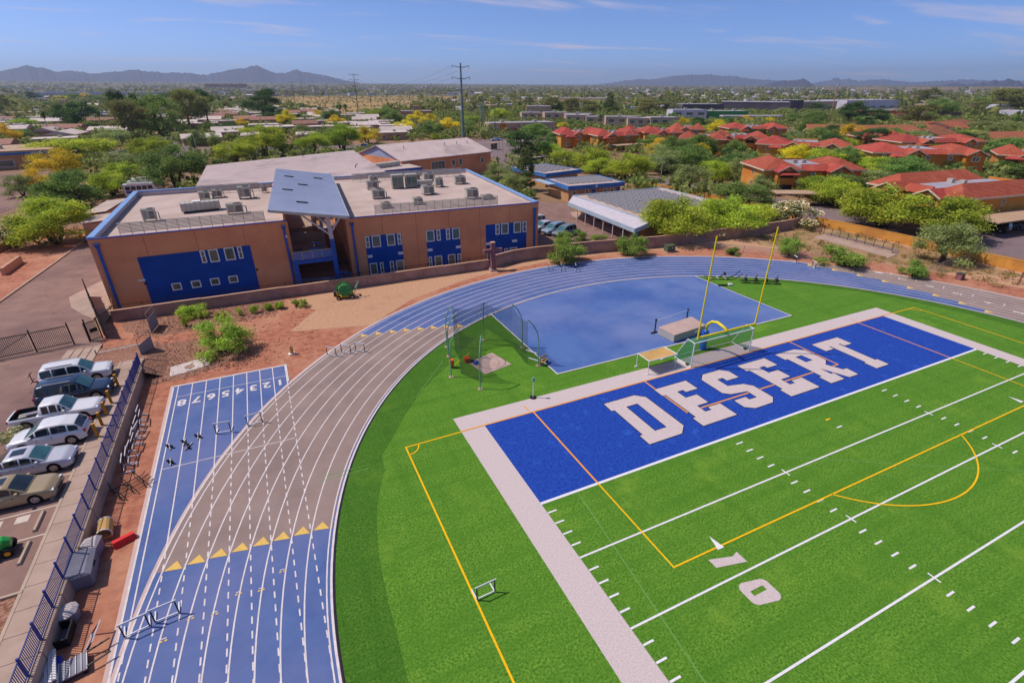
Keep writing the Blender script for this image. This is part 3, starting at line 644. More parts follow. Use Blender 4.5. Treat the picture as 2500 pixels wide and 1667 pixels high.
# ---------------------------------------------------------------- blocks behind the school
def gabled(name, loc, rz, W, D, ze, zr, label, wall='stucco', roof='metal_roof', over=.5, cat='building', ridge_frac=.5):
    b = empty(name, loc, rz, label=label, cat=cat)
    yr = D*ridge_frac
    MB().prism([(0,0),(W,0),(W,D),(0,D)], -.1, ze-.02).obj('wall', wall, b)
    for x, s in ((.02,1),(W-.02,-1)): MB().add([(x,0,ze-.02),(x,D,ze-.02),(x,yr,zr-.15)], [(0,2,1) if s == 1 else (0,1,2)]).obj('gable', 'canopy_metal' if roof == 'metal_roof' else wall, b)
    o = over; r = MB(); k = (zr-ze)/yr; k2 = (zr-ze)/(D-yr)
    P = [(-o,-o,ze-k*o),(W+o,-o,ze-k*o),(W+o,yr,zr),(-o,yr,zr),(-o,D+o,ze-k2*o),(W+o,D+o,ze-k2*o)]
    r.add(P + [(x,y,z-.22) for x,y,z in P], [(0,1,2,3),(3,2,5,4),(9,8,7,6),(10,11,8,9),(0,6,7,1),(1,7,8,2),(2,8,11,5),(5,11,10,4),(4,10,9,3),(3,9,6,0)])
    ro = r.obj('roof', roof, b); return b, ro
GB, ro = gabled('school_hall', (22.25,118.2,0), math.atan2(.322,.947), 31.2, 22.6, 6.0, 9.0, 'long gabled terracotta hall with pale metal roof behind the school')
sm = MB(); sl = 3.0/11.3
for i in range(1, 26): x = 31.2*i/26; sm.bar((x,-.45,5.9), (x,11.25,9.0), .05, .03)
sm.obj('seam', 'metal_roof', ro)
for x0, x1, z0, z1, vb in ((9.3,14.0,2.6,4.8,(.25,.5,.75)),(2.2,3.3,2.4,4.2,()),(16.4,17.6,3.0,4.7,()),(19.0,20.2,3.0,4.9,()),(27.2,28.3,2.9,4.6,())): window(GB, x0, x1, z0, z1, 0, (), 'glass_green', vbars=vb)
window(GB, 10.6, 13.9, .6, 2.3, 0, (), 'glass', vbars=(.33,.66))
for x in (5.5, 19.5, 24.0, 28): MB().cyl((x,7,7.5),(x,7,8.7),.13).obj('roof_vent', 'pale_metal', ro)
b = empty('school_lobby', (12.4,108.5,0), .2, label='flat-roofed blue-trimmed glass lobby between gym and gabled hall', cat='building')
MB().box(0,13,0,12,-.1,4.2).obj('wall', 'stucco', b); MB().box(-.3,13.3,-.5,12.2,4.203,5.0).obj('fascia', 'trim_blue', b); MB().box(-.2,13.2,-.3,12.1,5.003,5.1).obj('roof', 'roof_membrane', b)
for i in range(5): window(b, 3.2+i*1.9, 4.9+i*1.9, .4, 3.9, 0, (), 'glass')
for i in range(5): MB().box(2+i*1.6,3.3+i*1.6,3+.4*i,5+.4*i,5.103,6.2).obj('roof_unit', 'pale_metal', b)
b = empty('school_gym', (-23,88,0), 0, label='broad low gym with plain pale metal roof right behind the canopy', cat='building')
MB().prism([(0,0),(33.6,0),(34.5,40.8),(.5,40.8)], -.1, 5.9).obj('wall', 'stucco', b)
r = MB(); P = [(-.6,-.6,6.0),(34.2,-.6,7.9),(35.1,41.4,7.9),(-.1,41.4,6.0)]
r.add(P+[(x,y,z-.3) for x,y,z in P], [(0,1,2,3),(7,6,5,4),(0,4,5,1),(1,5,6,2),(2,6,7,3),(3,7,4,0)]); ro = r.obj('roof', 'metal_roof', b)
sm = MB()
for i in range(1, 60): t = i/60; sm.bar((-.6+.5*t,-.6+42*t,6.01), (34.2+.9*t,-.6+42*t,7.91), .05, .02)
sm.obj('seam', 'metal_roof', ro)
MB().add([(34.1,-.3,5.7),(34.9,41,5.7),(34.9,41,7.6),(34.1,-.3,7.6)], [(0,1,2,3)]).box(0,33.6,-.5,-.02,5.2,5.9).obj('fascia', 'trim_blue', b)
for x, y in ((30,9),(22,38)): MB().tube([(x,y,7.2),(x,y,8.2),(x+.5,y,8.4)],.1,6).obj('roof_vent', 'dark_metal', ro)
for (x, y, w, d, h, l) in ((-41.0,92.5,3.2,12,3.2,'long beige shed with pitched cap beside the left school block'),(-39.6,84.4,3.0,6,3.2,'short beige shed beside the left school block, nearer the drive')):
    b = empty('storage_shed', (x,y,0), -.12, label=l, cat='shed'); MB().box(0,w,0,d,-.1,h).obj('wall', 'block_cap', b); MB().add([(-.2,-.2,h+.003),(w+.2,-.2,h+.25),(w+.2,d+.2,h+.25),(-.2,d+.2,h+.003),(-.2,-.2,h+.15),(w+.2,-.2,h+.4),(w+.2,d+.2,h+.4),(-.2,d+.2,h+.15)],[(0,3,2,1),(4,5,6,7),(0,1,5,4),(1,2,6,5),(2,3,7,6),(3,0,4,7)]).obj('roof', 'roof_membrane', b)
    MB().box(w*.3,w*.65,-.04,-.003,0,2.1).obj('door', 'dark_metal', b)
# ---------------------------------------------------------------- raised car park at the left
LZ = .88
def lz(y): return LZ*max(0.0, min(1.0, (38.5-y)/8.0))
mat('lot_line', rgb(226,208,196,.85), None, 3, .9, world_co=True)
ys = [-40, 4.9, 29.5, 31, 33, 35, 37, 39.3]
lot = MB()
for i in range(1, len(ys)-1):
    a, b = ys[i], ys[i+1]; xr = -26.45 if b <= 31 else -29.7
    lot.add([(-75,a,lz(a)),(xr,a,lz(a)),(xr,b,lz(b)),(-75,b,lz(b))], [(0,1,2,3)])
lot.add([(-26.45,4.9,0),(-26.45,31,0),(-26.45,31,LZ),(-26.45,4.9,LZ)], [(0,1,2,3)])
lot_o = lot.obj('car_park', 'asphalt', kind='structure')
MB().add([(-75,-40,LZ),(-26.45,-40,LZ),(-26.45,4.9,LZ),(-75,4.9,LZ)], [(0,1,2,3)]).obj('planting_bed', 'gravel_mat', kind='structure')
vg = MB(); vg.add([(-29.7,30.9,lz(31)),(-24.6,30.9,lz(31)),(-24.6,37,-.02),(-29.7,37,lz(37))], [(0,1,2,3)]).add([(-24.76,28.4,LZ-.02),(-24.76,31,lz(31)),(-23.0,31.5,-.02),(-23.2,28.4,-.02)], [(0,3,2,1)]).add([(-24.6,31,lz(31)),(-23,31.5,-.02),(-24.6,37,-.02)], [(0,1,2)])
vg.obj('gravel_bank', 'gravel_mat', kind='structure')
lm = MB()
for y in (11.5, 14.6, 17.7, 20.8, 23.9, 27.0, 30.1, 9.05):
    lm.sheet([(-26.5,y+.05),(-31.6,y+.05),(-31.6,y-.05),(-26.5,y-.05)], LZ+.004)
for x in (-28.15, -29.4): lm.sheet([(x-.32,11.25),(x+.32,11.25),(x+.32,10.65),(x-.32,10.65)], LZ+.005)
lm.obj('parking_lines', 'lot_line', lot_o)
MB().box(-33, -26.46, 4.75, 4.9, LZ-.1, LZ+.12).obj('kerb', 'curb_mat', lot_o)
# walk of concrete slabs on top of the retaining wall
walk = MB().box(-26.44, -24.75, -12, 31.05, .2, LZ+.05).obj('sidewalk', 'concrete', kind='structure')
sl = MB().box(-.82, .82, -.735, .735, 0, .05).mesh('slab', 'concrete')
for i in range(27): inst('slab', sl, walk, (-25.6, -9.2+1.5*i, LZ+.052))
MB().box(-26.6, -26.445, -12, 31, .3, LZ+.10).obj('kerb', 'curb_mat', walk)
ps = MB()
for i in range(4): ps.add([(-31.9+i*.75,30.9+i*0,lz(30.9)+.02),(-31.25+i*.75,30.9,lz(30.9)+.02),(-31.7+i*.72,38.6,lz(38.6)+.03),(-32.3+i*.72,38.6,lz(38.6)+.03)], [(0,1,2,3)])
ps.obj('gate_path', 'concrete', kind='structure')
# retaining wall in poured lengths
rw = empty('retaining_wall', (-24.75,8,0), label='grey concrete retaining wall under the blue fence', cat='wall')
for i in range(13):
    y0 = -12+i*3.16; MB().box(-.1, .12, y0-8, y0+3.1-8, -.1, LZ+.12).obj('wall_length', 'concrete', rw)
bf = empty('picket_fence', (-24.82,0,LZ+.1), label='blue steel picket fence along the car park walk', cat='fence')
mat('fence_blue', rgb(46,72,150), rgb(36,58,126), 2, .5)
pm = MB().box(-.012,.012,-.012,.012,.08,1.08).mesh('picket', 'fence_blue')
y = -4.0; sec = 0
while y < 28.3:
    MB().box(-.04,.04,y-.04,y+.04,0,1.2).obj('post', 'fence_blue', bf)
    for z in (.1, 1.05): MB().box(-.02,.02,y+.042,y+1.73,z-.02,z+.02).obj('rail', 'fence_blue', bf)
    for k in range(1, 15): inst('picket', pm, bf, (0, y+k*.118, 0))
    y += 1.77
MB().box(-.04,.04,y-.04,y+.04,0,1.2).obj('post', 'fence_blue', bf)
def wheel_stop(x, y, rz, s):
    m = MB(); m.add([(-.85,-.1,0),(.85,-.1,0),(.85,.1,0),(-.85,.1,0),(-.82,-.06,.14),(.82,-.06,.14),(.82,.06,.14),(-.82,.06,.14)], [(0,3,2,1),(4,5,6,7),(0,1,5,4),(1,2,6,5),(2,3,7,6),(3,0,4,7)])
    m.obj('wheel_stop', 'curb_mat', None, (x, y, LZ+.004), rz, label='concrete wheel stop in the car park', cat='wheel stop', group='wheel stops', series=s)
for x, y in ((-27.05,13.0),(-27.2,10.3),(-27.2,7.8),(-27.1,16.2)): wheel_stop(x, y, R(90), '')
mat('bollard_yellow', rgb(236,166,24), rgb(220,140,20), 4, .5); mat('bollard_black', rgb(46,36,30), None, 4, .6)
bo = empty('bollard', (-25.9,26.0,LZ+.05), cat='bollard', group='striped bollards', label='yellow and black striped bollard', series='beside the parked cars')
MB().cyl((0,0,0),(0,0,1.16),.1,n=12).obj('post', 'bollard_yellow', bo)
for k in range(6): MB().cyl((0,0,.14+k*.18),(0,0,.2+k*.18),.104,n=12).obj('stripe', 'bollard_black', bo)
for yy in (23.2, 21.4, 19.9, 18.4): copy_tree(bo, (-25.9,yy,LZ+.05), label='yellow and black striped bollard', series='beside the parked cars')
# ---------------------------------------------------------------- drive, gate and screens at the left of the school
MB().sheet([(-75,39.3),(-29.6,39.3),(-31.6,45.2),(-33.5,50),(-33.6,90),(-36,120),(-42.5,120),(-40.4,88),(-41.6,73),(-43.2,56),(-50,47),(-75,44)], -.016).obj('school_drive', 'asphalt', kind='structure')
kb = MB(); path = [(-75,44.1),(-50,47.1),(-43.3,56),(-41.7,73),(-40.5,88),(-42.6,120)]
for a, b in zip(path[:-1], path[1:]): kb.bar((*a,.03), (*b,.03), .22, .2)
kb.obj('drive_kerb', 'curb_mat', kind='structure')
MB().prism([(-36.0,55.5),(-34.9,51.5),(-33.1,48.2),(-31.8,46.4),(-30.75,49.7),(-30.75,62),(-33.3,62)], -.05, .08).obj('corner_walk', 'concrete', kind='structure')
MB().sheet([(-90,47.5),(-75,44.2),(-50,47.3),(-43.5,56),(-42,73),(-40.8,86),(-42.8,98),(-52,100),(-90,96)], -.03).obj('earth_bank', 'red_dirt', kind='structure')
gate = empty('vehicle_gate', (-32.1,39.7,0), math.atan2(-1.2,-6.2)+math.pi, label='wide black steel picket gate across the school drive', cat='gate')
mat('gate_black', rgb(40,36,40), None, 2, .5)
pk = MB().box(-.018,.018,-.018,.018,.1,2.15).mesh('picket', 'gate_black')
for x in (-12.4,-6.4,-2.9,0,1.35): MB().box(x-.06,x+.06,-.06,.06,0,2.35).obj('post', 'gate_black', gate)
for a, b in ((-12.3,-6.5),(-6.3,-3.0),(-2.8,-.1)):
    for z in (.25, 2.0): MB().box(a,b,-.025,.025,z-.03,z+.03).obj('rail', 'gate_black', gate)
    n = int((b-a)/.14)
    for k in range(n): inst('picket', pk, gate, (a+.07+k*.14, 0.0, 0))
MB().bar((-6.2,.04,.35),(-3.05,.04,1.95),.05).obj('brace', 'gate_black', gate); MB().bar((-12.2,.04,.35),(-6.5,.04,1.95),.05).obj('brace', 'gate_black', gate)
wg = empty('walk_gate', (-30.75,39.55,0), R(38), label='narrow black pedestrian gate ajar beside the wide gate', cat='gate')
for x in (0, 1.15): MB().box(x-.05,x+.05,-.05,.05,0,2.1).obj('post', 'gate_black', wg)
for z in (.15, 2.0): MB().box(.06,1.09,-.02,.02,z-.03,z+.03).obj('rail', 'gate_black', wg)
for k in range(8): inst('picket', pk, wg, (.14+k*.12, 0, -.08))
MB().box(.3,.95,-.04,-.022,.9,1.3).obj('lock_plate', 'black_metal', wg)
sf = empty('screened_fence', (-29.4,39.8,0), math.atan2(15.6,-4.6), label='dark mesh-covered fence from the gate towards the school corner', cat='fence')
mat('screen_mesh', rgb(34,40,38), rgb(26,30,28), 1.5, .9)
for k in range(6): MB().box(k*3.1-.05,k*3.1+.05,-.05,.05,0,2.4).obj('post', 'gate_black', sf)
for k in range(5):
    d = MB(); n = 6
    for i in range(n):      # mesh sags between the posts
        x0, x1 = k*3.1+.06+i*2.98/n, k*3.1+.06+(i+1)*2.98/n
        f0, f1 = .12*math.sin(math.pi*i/n), .12*math.sin(math.pi*(i+1)/n)
        d.add([(x0,.03+f0,.1),(x1,.03+f1,.1),(x1,.03+f1*.4,2.3-.25*f1),(x0,.03+f0*.4,2.3-.25*f0)], [(0,1,2,3)])
    d.obj('screen_panel', 'screen_mesh', sf)
sf2 = empty('steel_fence', (-29.3,44.6,0), math.atan2(12,-2.6), label='low tan steel fence beside the left school block', cat='fence')
mat('fence_tan', rgb(150,112,84), None, 2, .6)
for k in range(8): MB().box(k*1.7-.03,k*1.7+.03,-.03,.03,-.8,1.3).obj('post', 'fence_tan', sf2)
for z in (.1, 1.2): MB().box(0,11.9,-.02,.02,z-.02,z+.02).obj('rail', 'fence_tan', sf2)
mp_ = MB()
for k in range(60): mp_.box(k*.2-.012,k*.2+.012,-.012,.012,.1,1.2)
mp_.obj('picket_row', 'fence_tan', sf2, kind='stuff')
def leaf_screen(x, y, rz, s):
    t = empty('loose_gate', (x, y, 0), rz, cat='gate', group='loose chain-link gate panels', label='loose chain-link gate panel with grey cloth', series=s)
    f = MB()
    for a in (-1.1, 1.1): f.cyl((a,0,0),(a,0,2.25),.035,n=6)
    for z in (.08, 1.15, 2.25): f.cyl((-1.1,0,z),(1.1,0,z),.03,n=6)
    f.obj('frame', 'grey_metal', t); MB().box(-1.06,1.06,-.012,.012,.12,1.6).obj('cloth', mat('cloth_grey', rgb(150,140,150), None, 1, .9) if 'cloth_grey' not in MATS else 'cloth_grey', t)
leaf_screen(-25.2, 40.4, R(80), 'near the gravel bed by the school wall'); leaf_screen(-24.9, 33.6, R(72), 'at the top of the car park walk')
t = empty('pipe_barrier', (-29.1,35.1,.3), label='white pipe barrier lying between the path and the car park walk', cat='barrier')
MB().tube([(0,0,.2),(2.4,.1,.3),(4.0,.4,.25)],.045,6).obj('pipe', 'frame_white', t); MB().bar((-.2,0,0),(-.2,0,.55),.09).obj('post', 'grey_metal', t)
for (x, y, L, rz, l) in ((-46.3,73,6.4,R(88),'low tan block wall on the earth bank left of the drive'),(-51,86.5,6.0,R(80),'taller tan wall end at the left picture edge')):
    b = empty('block_wall', (x, y, 0), rz, label=l, cat='wall')
    for k in range(4): MB().box(-L/2+k*L/4,-L/2+(k+1)*L/4-.02,-.2,.2,-.1,1.0).obj('wall_length', 'block_cap', b)
tl = empty('light_pole', (-44.7,86.7,0), label='black car park light pole among the shrubs left of the drive', cat='street lamp')
MB().cyl((0,0,0),(0,0,6.2),.09,.07).obj('pole', 'black_metal', tl); MB().box(-.05,1.0,-.12,.12,6.2,6.35).obj('lamp_head', 'black_metal', tl); MB().cyl((0,0,-.05),(0,0,.7),.28,n=10).obj('base', 'concrete', tl)
mat('cone_orange', rgb(255,90,30), None, 3, .5)
for x, y in ((-42.0,90.3),(-41.6,92.4)):
    t = empty('traffic_cone', (x,y,0), label='orange traffic cone by the beige sheds', cat='cone', group='traffic cones', series=''); MB().cyl((0,0,.05),(0,0,.95),.22,.05,n=12).obj('cone', 'cone_orange', t); MB().box(-.28,.28,-.28,.28,0,.05).obj('base', 'cone_orange', t); MB().cyl((0,0,.5),(0,0,.65),.145,.118,n=12).obj('band', 'frame_white', t)
# utility pad with a manhole
pd = empty('manhole_pad', (-21.2,29.3,0), label='ragged pale concrete pad with a round manhole lid', cat='manhole'); rg = random.Random(4)
pts = [(-1.45,-1.25),(-.4,-1.1),(.7,-.75),(1.6,-.3),(1.65,.4),(1.35,1.5),(.3,1.2),(-.7,.9),(-1.6,.6)]
ring = []
for (a, b) in zip(pts, pts[1:]+pts[:1]):
    for k in range(5): t_ = k/5; ring.append((a[0]+(b[0]-a[0])*t_+rg.uniform(-.07,.07), a[1]+(b[1]-a[1])*t_+rg.uniform(-.07,.07)))
MB().prism(ring, -.05, .03).obj('pad', 'parapet_white', pd); MB().cyl((0,0,.031),(0,0,.05),.42,n=20).obj('lid', 'block_wall', pd)
# ---------------------------------------------------------------- masonry walls by the school and the track
def blockwall(name, pts, h, label, th=.25, zb=-1.0, cap='block_cap', body='block_wall', step=3.2, pil=True):
    w = empty(name, (pts[0][0], pts[0][1], 0), label=label, cat='wall'); o = Vector(pts[0])
    for (a, b) in zip(pts[:-1], pts[1:]):
        a, b = Vector(a), Vector(b); L = (b-a).length; n = max(1, round(L/step)); d = (b-a)/n
        for k in range(n):
            p, q_ = a+d*k-o, a+d*(k+1)-o; g_ = d.normalized()*.012; dz = .018*((k*7) % 3)
            MB().bar((p.x+g_.x,p.y+g_.y,(h+zb)/2+dz/2), (q_.x-g_.x,q_.y-g_.y,(h+zb)/2+dz/2), th, h-zb+dz).obj('wall_length', body, w)
            MB().bar((p.x+g_.x,p.y+g_.y,h+.045+dz), (q_.x-g_.x,q_.y-g_.y,h+.045+dz), th+.06, .07).obj('cap', cap, w)
            if pil and k % 2 == 0: MB().box(p.x-.17,p.x+.17,p.y-.17,p.y+.17,zb,h+.03).obj('pilaster', body, w)
    return w
blockwall('block_wall', [(-29.6,44.55),(-12,44.3),(15.1,43.75)], 1.25, 'low tan block wall in front of the school', pil=False)
blockwall('block_wall', [(15.9,43.8),(19.5,44.9),(23.5,45.0),(33,43.9),(43.3,42.0),(60.7,40.75),(70,40.6),(76,41.1)], 1.75, 'taller grey-pink block wall curving behind the far bend', step=5.0, pil=False)
yw = dict(cap='yellow_stucco', body='yellow_stucco')
mat('yellow_stucco', rgb(226,160,74,.86), rgb(206,140,62,.86), .4, .92, c3=rgb(190,130,70,.86), scale3=.2, f3=(.5,.75), world_co=True)
blockwall('boundary_wall', [(76.6,90),(77.6,78),(79.4,64),(80.3,52),(80.2,46)], 1.4, 'yellow stucco wall along the apartments beyond the ramada', step=6, pil=False, zb=-.1, **yw)
blockwall('boundary_wall', [(80.2,41.2),(81.4,33),(81.8,25),(81.6,17),(82.0,8),(83,-6)], 1.4, 'yellow stucco wall along the apartments right of the track', step=6, pil=False, zb=-.1, **yw)
ifn = empty('iron_fence', (-29.6,45.1,0), -.0145, label='thin black iron fence standing behind the low school wall', cat='fence')
for k in range(16): MB().box(k*3-.03,k*3+.03,-.03,.03,-.9,1.75).obj('post', 'gate_black', ifn)
for z in (1.0, 1.65): MB().box(0,44.7,-.015,.015,z-.015,z+.015).obj('rail', 'gate_black', ifn)
q_ = MB()
for k in range(298): q_.box(k*.15-.008,k*.15+.008,-.008,.008,-.2,1.7)
q_.obj('picket_row', 'gate_black', ifn, kind='stuff')
cr = empty('wooden_cross', (15.35,42.75,0), R(-4), label='tall brown cross standing where the two block walls meet', cat='cross')
mat('cross_wood', rgb(156,104,104,.85), rgb(130,84,90,.85), 1, .8, stretch=(3,3,.5)); MB().box(-.28,.28,-.28,.28,0,4.0).obj('upright', 'cross_wood', cr); MB().box(-1.35,-.285,-.24,.24,2.6,3.1).obj('crossarm', 'cross_wood', cr); MB().box(.285,1.35,-.24,.24,2.6,3.1).obj('crossarm', 'cross_wood', cr); MB().box(-.5,.5,-.5,.5,-.05,.18).obj('footing', 'concrete', cr); MB().box(-.3,.3,-.3,.3,4.003,4.07).obj('cap', 'block_cap', cr)
tr = empty('transformer_box', (44.05,39.3,0), -.1, label='green utility transformer box between the wall and the far bend', cat='utility box')
mat('box_green', rgb(84,98,74), None, 1, .6); MB().box(-.7,.7,-.5,.5,.1,1.0).obj('cabinet', 'box_green', tr); MB().box(-.74,.74,-.54,.54,1.003,1.06).obj('lid', 'box_green', tr); MB().box(-.8,.8,-.6,.6,-.03,.1).obj('pad', 'concrete', tr); MB().box(.1,.25,-.53,-.503,.6,.75).obj('warning_label', 'frame_white', tr)
# drain basin with a black rail, right of the track
dr = empty('drain_basin', (74,29,0), label='sunken concrete drain apron with black railing by the yellow wall', cat='drain')
MB().prism([(-1.9,6.2),(-.2,6.6),(.6,6.2),(.4,-5.4),(.7,-6.2),(-2.3,-6.6),(-2.0,-5.6)], -.04, .05).obj('apron', 'concrete', dr); MB().prism([(.62,6.4),(3.6,7.2),(3.6,-4.8),(.72,-6.1),(.42,-5.4)], -.04, .02).obj('basin_floor', mat('basin_grey', rgb(150,126,112,.8), None, 1, .9), dr)
MB().box(.45,.6,-5.4,6.3,-.04,.35).obj('headwall', 'concrete', dr)
for k in range(9): MB().box(.5,.56,-5.3+k*1.44,-5.24+k*1.44,.35,1.5).obj('post', 'gate_black', dr)
for z in (.5, 1.45): MB().box(.51,.55,-5.3,6.25,z-.02,z+.02).obj('rail', 'gate_black', dr)
mat('chain_mesh', rgb(168,164,168), None, 1, .5, metallic=.3)
def wire_material(name, col, sc, th):
    m = bpy.data.materials.new(name); m.use_nodes = True; nt = m.node_tree; b = nt.nodes['Principled BSDF']; b.inputs['Base Color'].default_value = col; b.inputs['Roughness'].default_value = .6
    co = N(nt, 'ShaderNodeTexCoord').outputs['UV']; out = nt.nodes['Material Output']; tr_ = N(nt, 'ShaderNodeBsdfTransparent'); mx = N(nt, 'ShaderNodeMixShader')
    sp = N(nt, 'ShaderNodeSeparateXYZ'); nt.links.new(co, sp.inputs[0]); fs = []
    for op in ('ADD', 'SUBTRACT'):
        a = N(nt, 'ShaderNodeMath', operation=op); nt.links.new(sp.outputs[0], a.inputs[0]); nt.links.new(sp.outputs[1], a.inputs[1])
        b_ = N(nt, 'ShaderNodeMath', operation='MULTIPLY'); b_.inputs[1].default_value = sc; nt.links.new(a.outputs[0], b_.inputs[0])
        c = N(nt, 'ShaderNodeMath', operation='FRACT'); nt.links.new(b_.outputs[0], c.inputs[0]); d = N(nt, 'ShaderNodeMath', operation='LESS_THAN'); d.inputs[1].default_value = th; nt.links.new(c.outputs[0], d.inputs[0]); fs.append(d.outputs[0])
    mm = N(nt, 'ShaderNodeMath', operation='MAXIMUM'); nt.links.new(fs[0], mm.inputs[0]); nt.links.new(fs[1], mm.inputs[1])
    nt.links.new(mm.outputs[0], mx.inputs[0]); nt.links.new(tr_.outputs[0], mx.inputs[1]); nt.links.new(b.outputs[0], mx.inputs[2]); nt.links.new(mx.outputs[0], out.inputs[0]); MATS[name] = m; return m
wire_material('chainlink', rgb(170,160,160), 9.0, .12); wire_material('net_green', rgb(48,132,92), 7.0, .26); wire_material('net_dark', rgb(26,40,40), 7.0, .2)
def net(name, quads, material, parent, loc=(0,0,0)):
    """net panels with metre-scaled UVs"""
    m = MB()
    for q4 in quads: m.add(q4, [(0,1,2,3)])
    me = m.mesh(name, material); uv = me.uv_layers.new(name='UVMap'); i = 0
    for q4 in quads:
        a, b, d = Vector(q4[0]), Vector(q4[1]), Vector(q4[3]); w, h = (b-a).length, (d-a).length
        for c in ((0,0),(w,0),(w,h),(0,h)): uv.data[i].uv = c; i += 1
    return inst(name, me, parent, loc)
def chain(name, pts, h, label, sag=0):
    t = empty(name, (pts[0][0],pts[0][1],0), label=label, cat='fence'); o = Vector((pts[0][0],pts[0][1],0)); qs = []
    P = [Vector((x,y,0))-o for x, y in pts]
    for p in P: MB().cyl(p, p+Vector((0,0,h)), .04, n=6).obj('post', 'grey_metal', t)
    for a, b in zip(P[:-1], P[1:]):
        MB().cyl(a+Vector((0,0,h-.03)), b+Vector((0,0,h-.03)), .025, n=6).obj('rail', 'grey_metal', t); qs.append([a, b, b+Vector((0,0,h-.05)), a+Vector((0,0,h-.05))])
    net('chain_link', qs, 'chainlink', t); return t
chain('chain_fence', [(50.2,41.2),(51.0,39.5),(51.6,37.4)], 1.3, 'short chain-link fence running down from the block wall')
chain('chain_fence', [(51.6,36.8),(54.0,33.8),(56.6,31.0),(59.3,28.2),(60.2,26.9),(62.0,24.4)], 1.1, 'chain-link fence along the outside of the far bend')
chain('chain_fence', [(68.1,15.0),(71.5,15.2),(75.0,15.4),(79.6,15.7)], 1.5, 'dark chain-link fence from the track to the yellow wall')
for x, y, l in ((75.0,36.2,'short rusty post at the end of the drain railing'),(75.2,7.9,'dark leaning post on the dirt right of the track'),(76.2,17.9,'brown stump post beneath the grey-green tree')):
    t = empty('fence_post', (x,y,0), label=l, cat='post'); MB().cyl((0,0,0),(.05,0,1.5),.11,.09,n=8).obj('post', 'cross_wood', t); MB().cyl((.05,0,1.5),(.05,0,1.54),.12,n=8).obj('cap', 'dark_metal', t)
rk = empty('utility_stub', (70.6,12.4,0), label='small dark box beside the track on the right', cat='utility box'); MB().box(-.45,.45,-.35,.35,0,.75).obj('cabinet', 'cross_wood', rk); MB().box(-.5,.5,-.4,.4,.753,.8).obj('lid', 'dark_metal', rk)
# ---------------------------------------------------------------- field and track equipment
mat('post_yellow', rgb(240,216,30), rgb(226,198,20), 2, .45); mat('pad_blue', rgb(24,92,196), None, 1, .6); mat('white_paint', rgb(240,236,238,.9), None, 2, .45); mat('tan_canvas', rgb(222,176,110,.85), rgb(206,160,96,.85), .8, .9); mat('mat_top', rgb(206,176,166,.85), rgb(190,160,152,.85), .6, .9); mat('mat_side', rgb(196,190,186,.8), None, 1, .8)
gp = empty('goal_post', (24.38,11.6,0), label='yellow football goal post with blue padded base behind the end zone', cat='goal post')
MB().cyl((0,0,0),(0,0,2.3),.09,n=12).obj('stem', 'post_yellow', gp); MB().cyl((0,0,.05),(0,0,2.0),.32,n=16).obj('base_pad', 'pad_blue', gp)
arc = [(0,0,2.2),(0,-.1,2.75),(0,-.55,3.2),(0,-1.2,3.38),(0,-1.9,3.25),(0,-2.45,3.08)]
MB().tube(arc, .13, 10).obj('gooseneck', 'post_yellow', gp, smooth=True); MB().cyl((-3.6,-2.45,3.05),(3.6,-2.45,3.05),.1,n=12).obj('crossbar', 'post_yellow', gp)
for s in (-1, 1): MB().cyl((s*3.556,-2.45,2.93),(s*3.556+.12,-2.45,12.3),.075,.065,n=10).obj('upright', 'post_yellow', gp)
sg = empty('soccer_goal', (24.45,9.3,0), label='white soccer goal with green net standing on the end line', cat='soccer goal')
for s in (-1, 1):
    MB().cyl((s*3.7,0,0),(s*3.7,0,2.44),.06,n=10).obj('post', 'white_paint', sg)
    MB().tube([(s*3.7,0,2.44),(s*3.7,.9,2.5),(s*3.7,2.1,.25),(s*3.7,2.2,.05),(s*3.7,1.6,.03),(s*3.7,.02,.03)], .045, 8).obj('side_frame', 'white_paint', sg)
    MB().box(s*3.7-.12,s*3.7+.12,.3,.6,.03,.18).obj('ballast', 'dark_metal', sg)
MB().cyl((-3.76,0,2.44),(3.76,0,2.44),.06,n=10).obj('crossbar', 'white_paint', sg); MB().cyl((-3.7,2.2,.05),(3.7,2.2,.05),.04,n=8).obj('rear_bar', 'white_paint', sg)
qs = [[(-3.7,.9,2.5),(3.7,.9,2.5),(3.7,0,2.44),(-3.7,0,2.44)], [(-3.7,2.2,.05),(3.7,2.2,.05),(3.7,.9,2.5),(-3.7,.9,2.5)]]
for s in (-1, 1): qs += [[(s*3.7,0,.03),(s*3.7,2.2,.05),(s*3.7,.9,2.5),(s*3.7,0,2.44)]]
net('goal_net', qs, 'net_green', sg)
tb = empty('awning', (17.85,10.75,0), .02, label='low tan canvas awning on white legs beside the soccer goal', cat='awning')
for x, y in ((-1.6,-.8),(1.6,-.85),(-1.55,.85),(1.55,.85)): MB().cyl((x,y,0),(x,y,1.35),.04,n=8).obj('leg', 'white_paint', tb); MB().box(x-.2,x+.2,y-.06,y+.06,0,.06).obj('foot', 'white_paint', tb)
fr = MB()
for a, b in (((-1.6,-.8),(1.6,-.85)),((1.6,-.85),(1.55,.85)),((1.55,.85),(-1.55,.85)),((-1.55,.85),(-1.6,-.8))): fr.cyl((*a,1.36),(*b,1.36),.045,n=6)
fr.obj('frame', 'white_paint', tb); cn_ = MB(); n = 8
for i in range(n):
    for j in range(4):
        def zz(u, v): return 1.36-.13*math.sin(math.pi*u)*math.sin(math.pi*v)
        P = []
        for (di, dj) in ((0,0),(1,0),(1,1),(0,1)): u, v = (i+di)/n, (j+dj)/4; P.append((-1.5+3.0*u, -.76+1.52*v, zz(u, v)))
        cn_.add(P, [(0,1,2,3)])
cn_.obj('canvas', 'tan_canvas', tb)
hj = empty('high_jump_mat', (24.95,15.4,0), R(0), label='thick pale high jump landing mat on the blue apron', cat='landing mat')
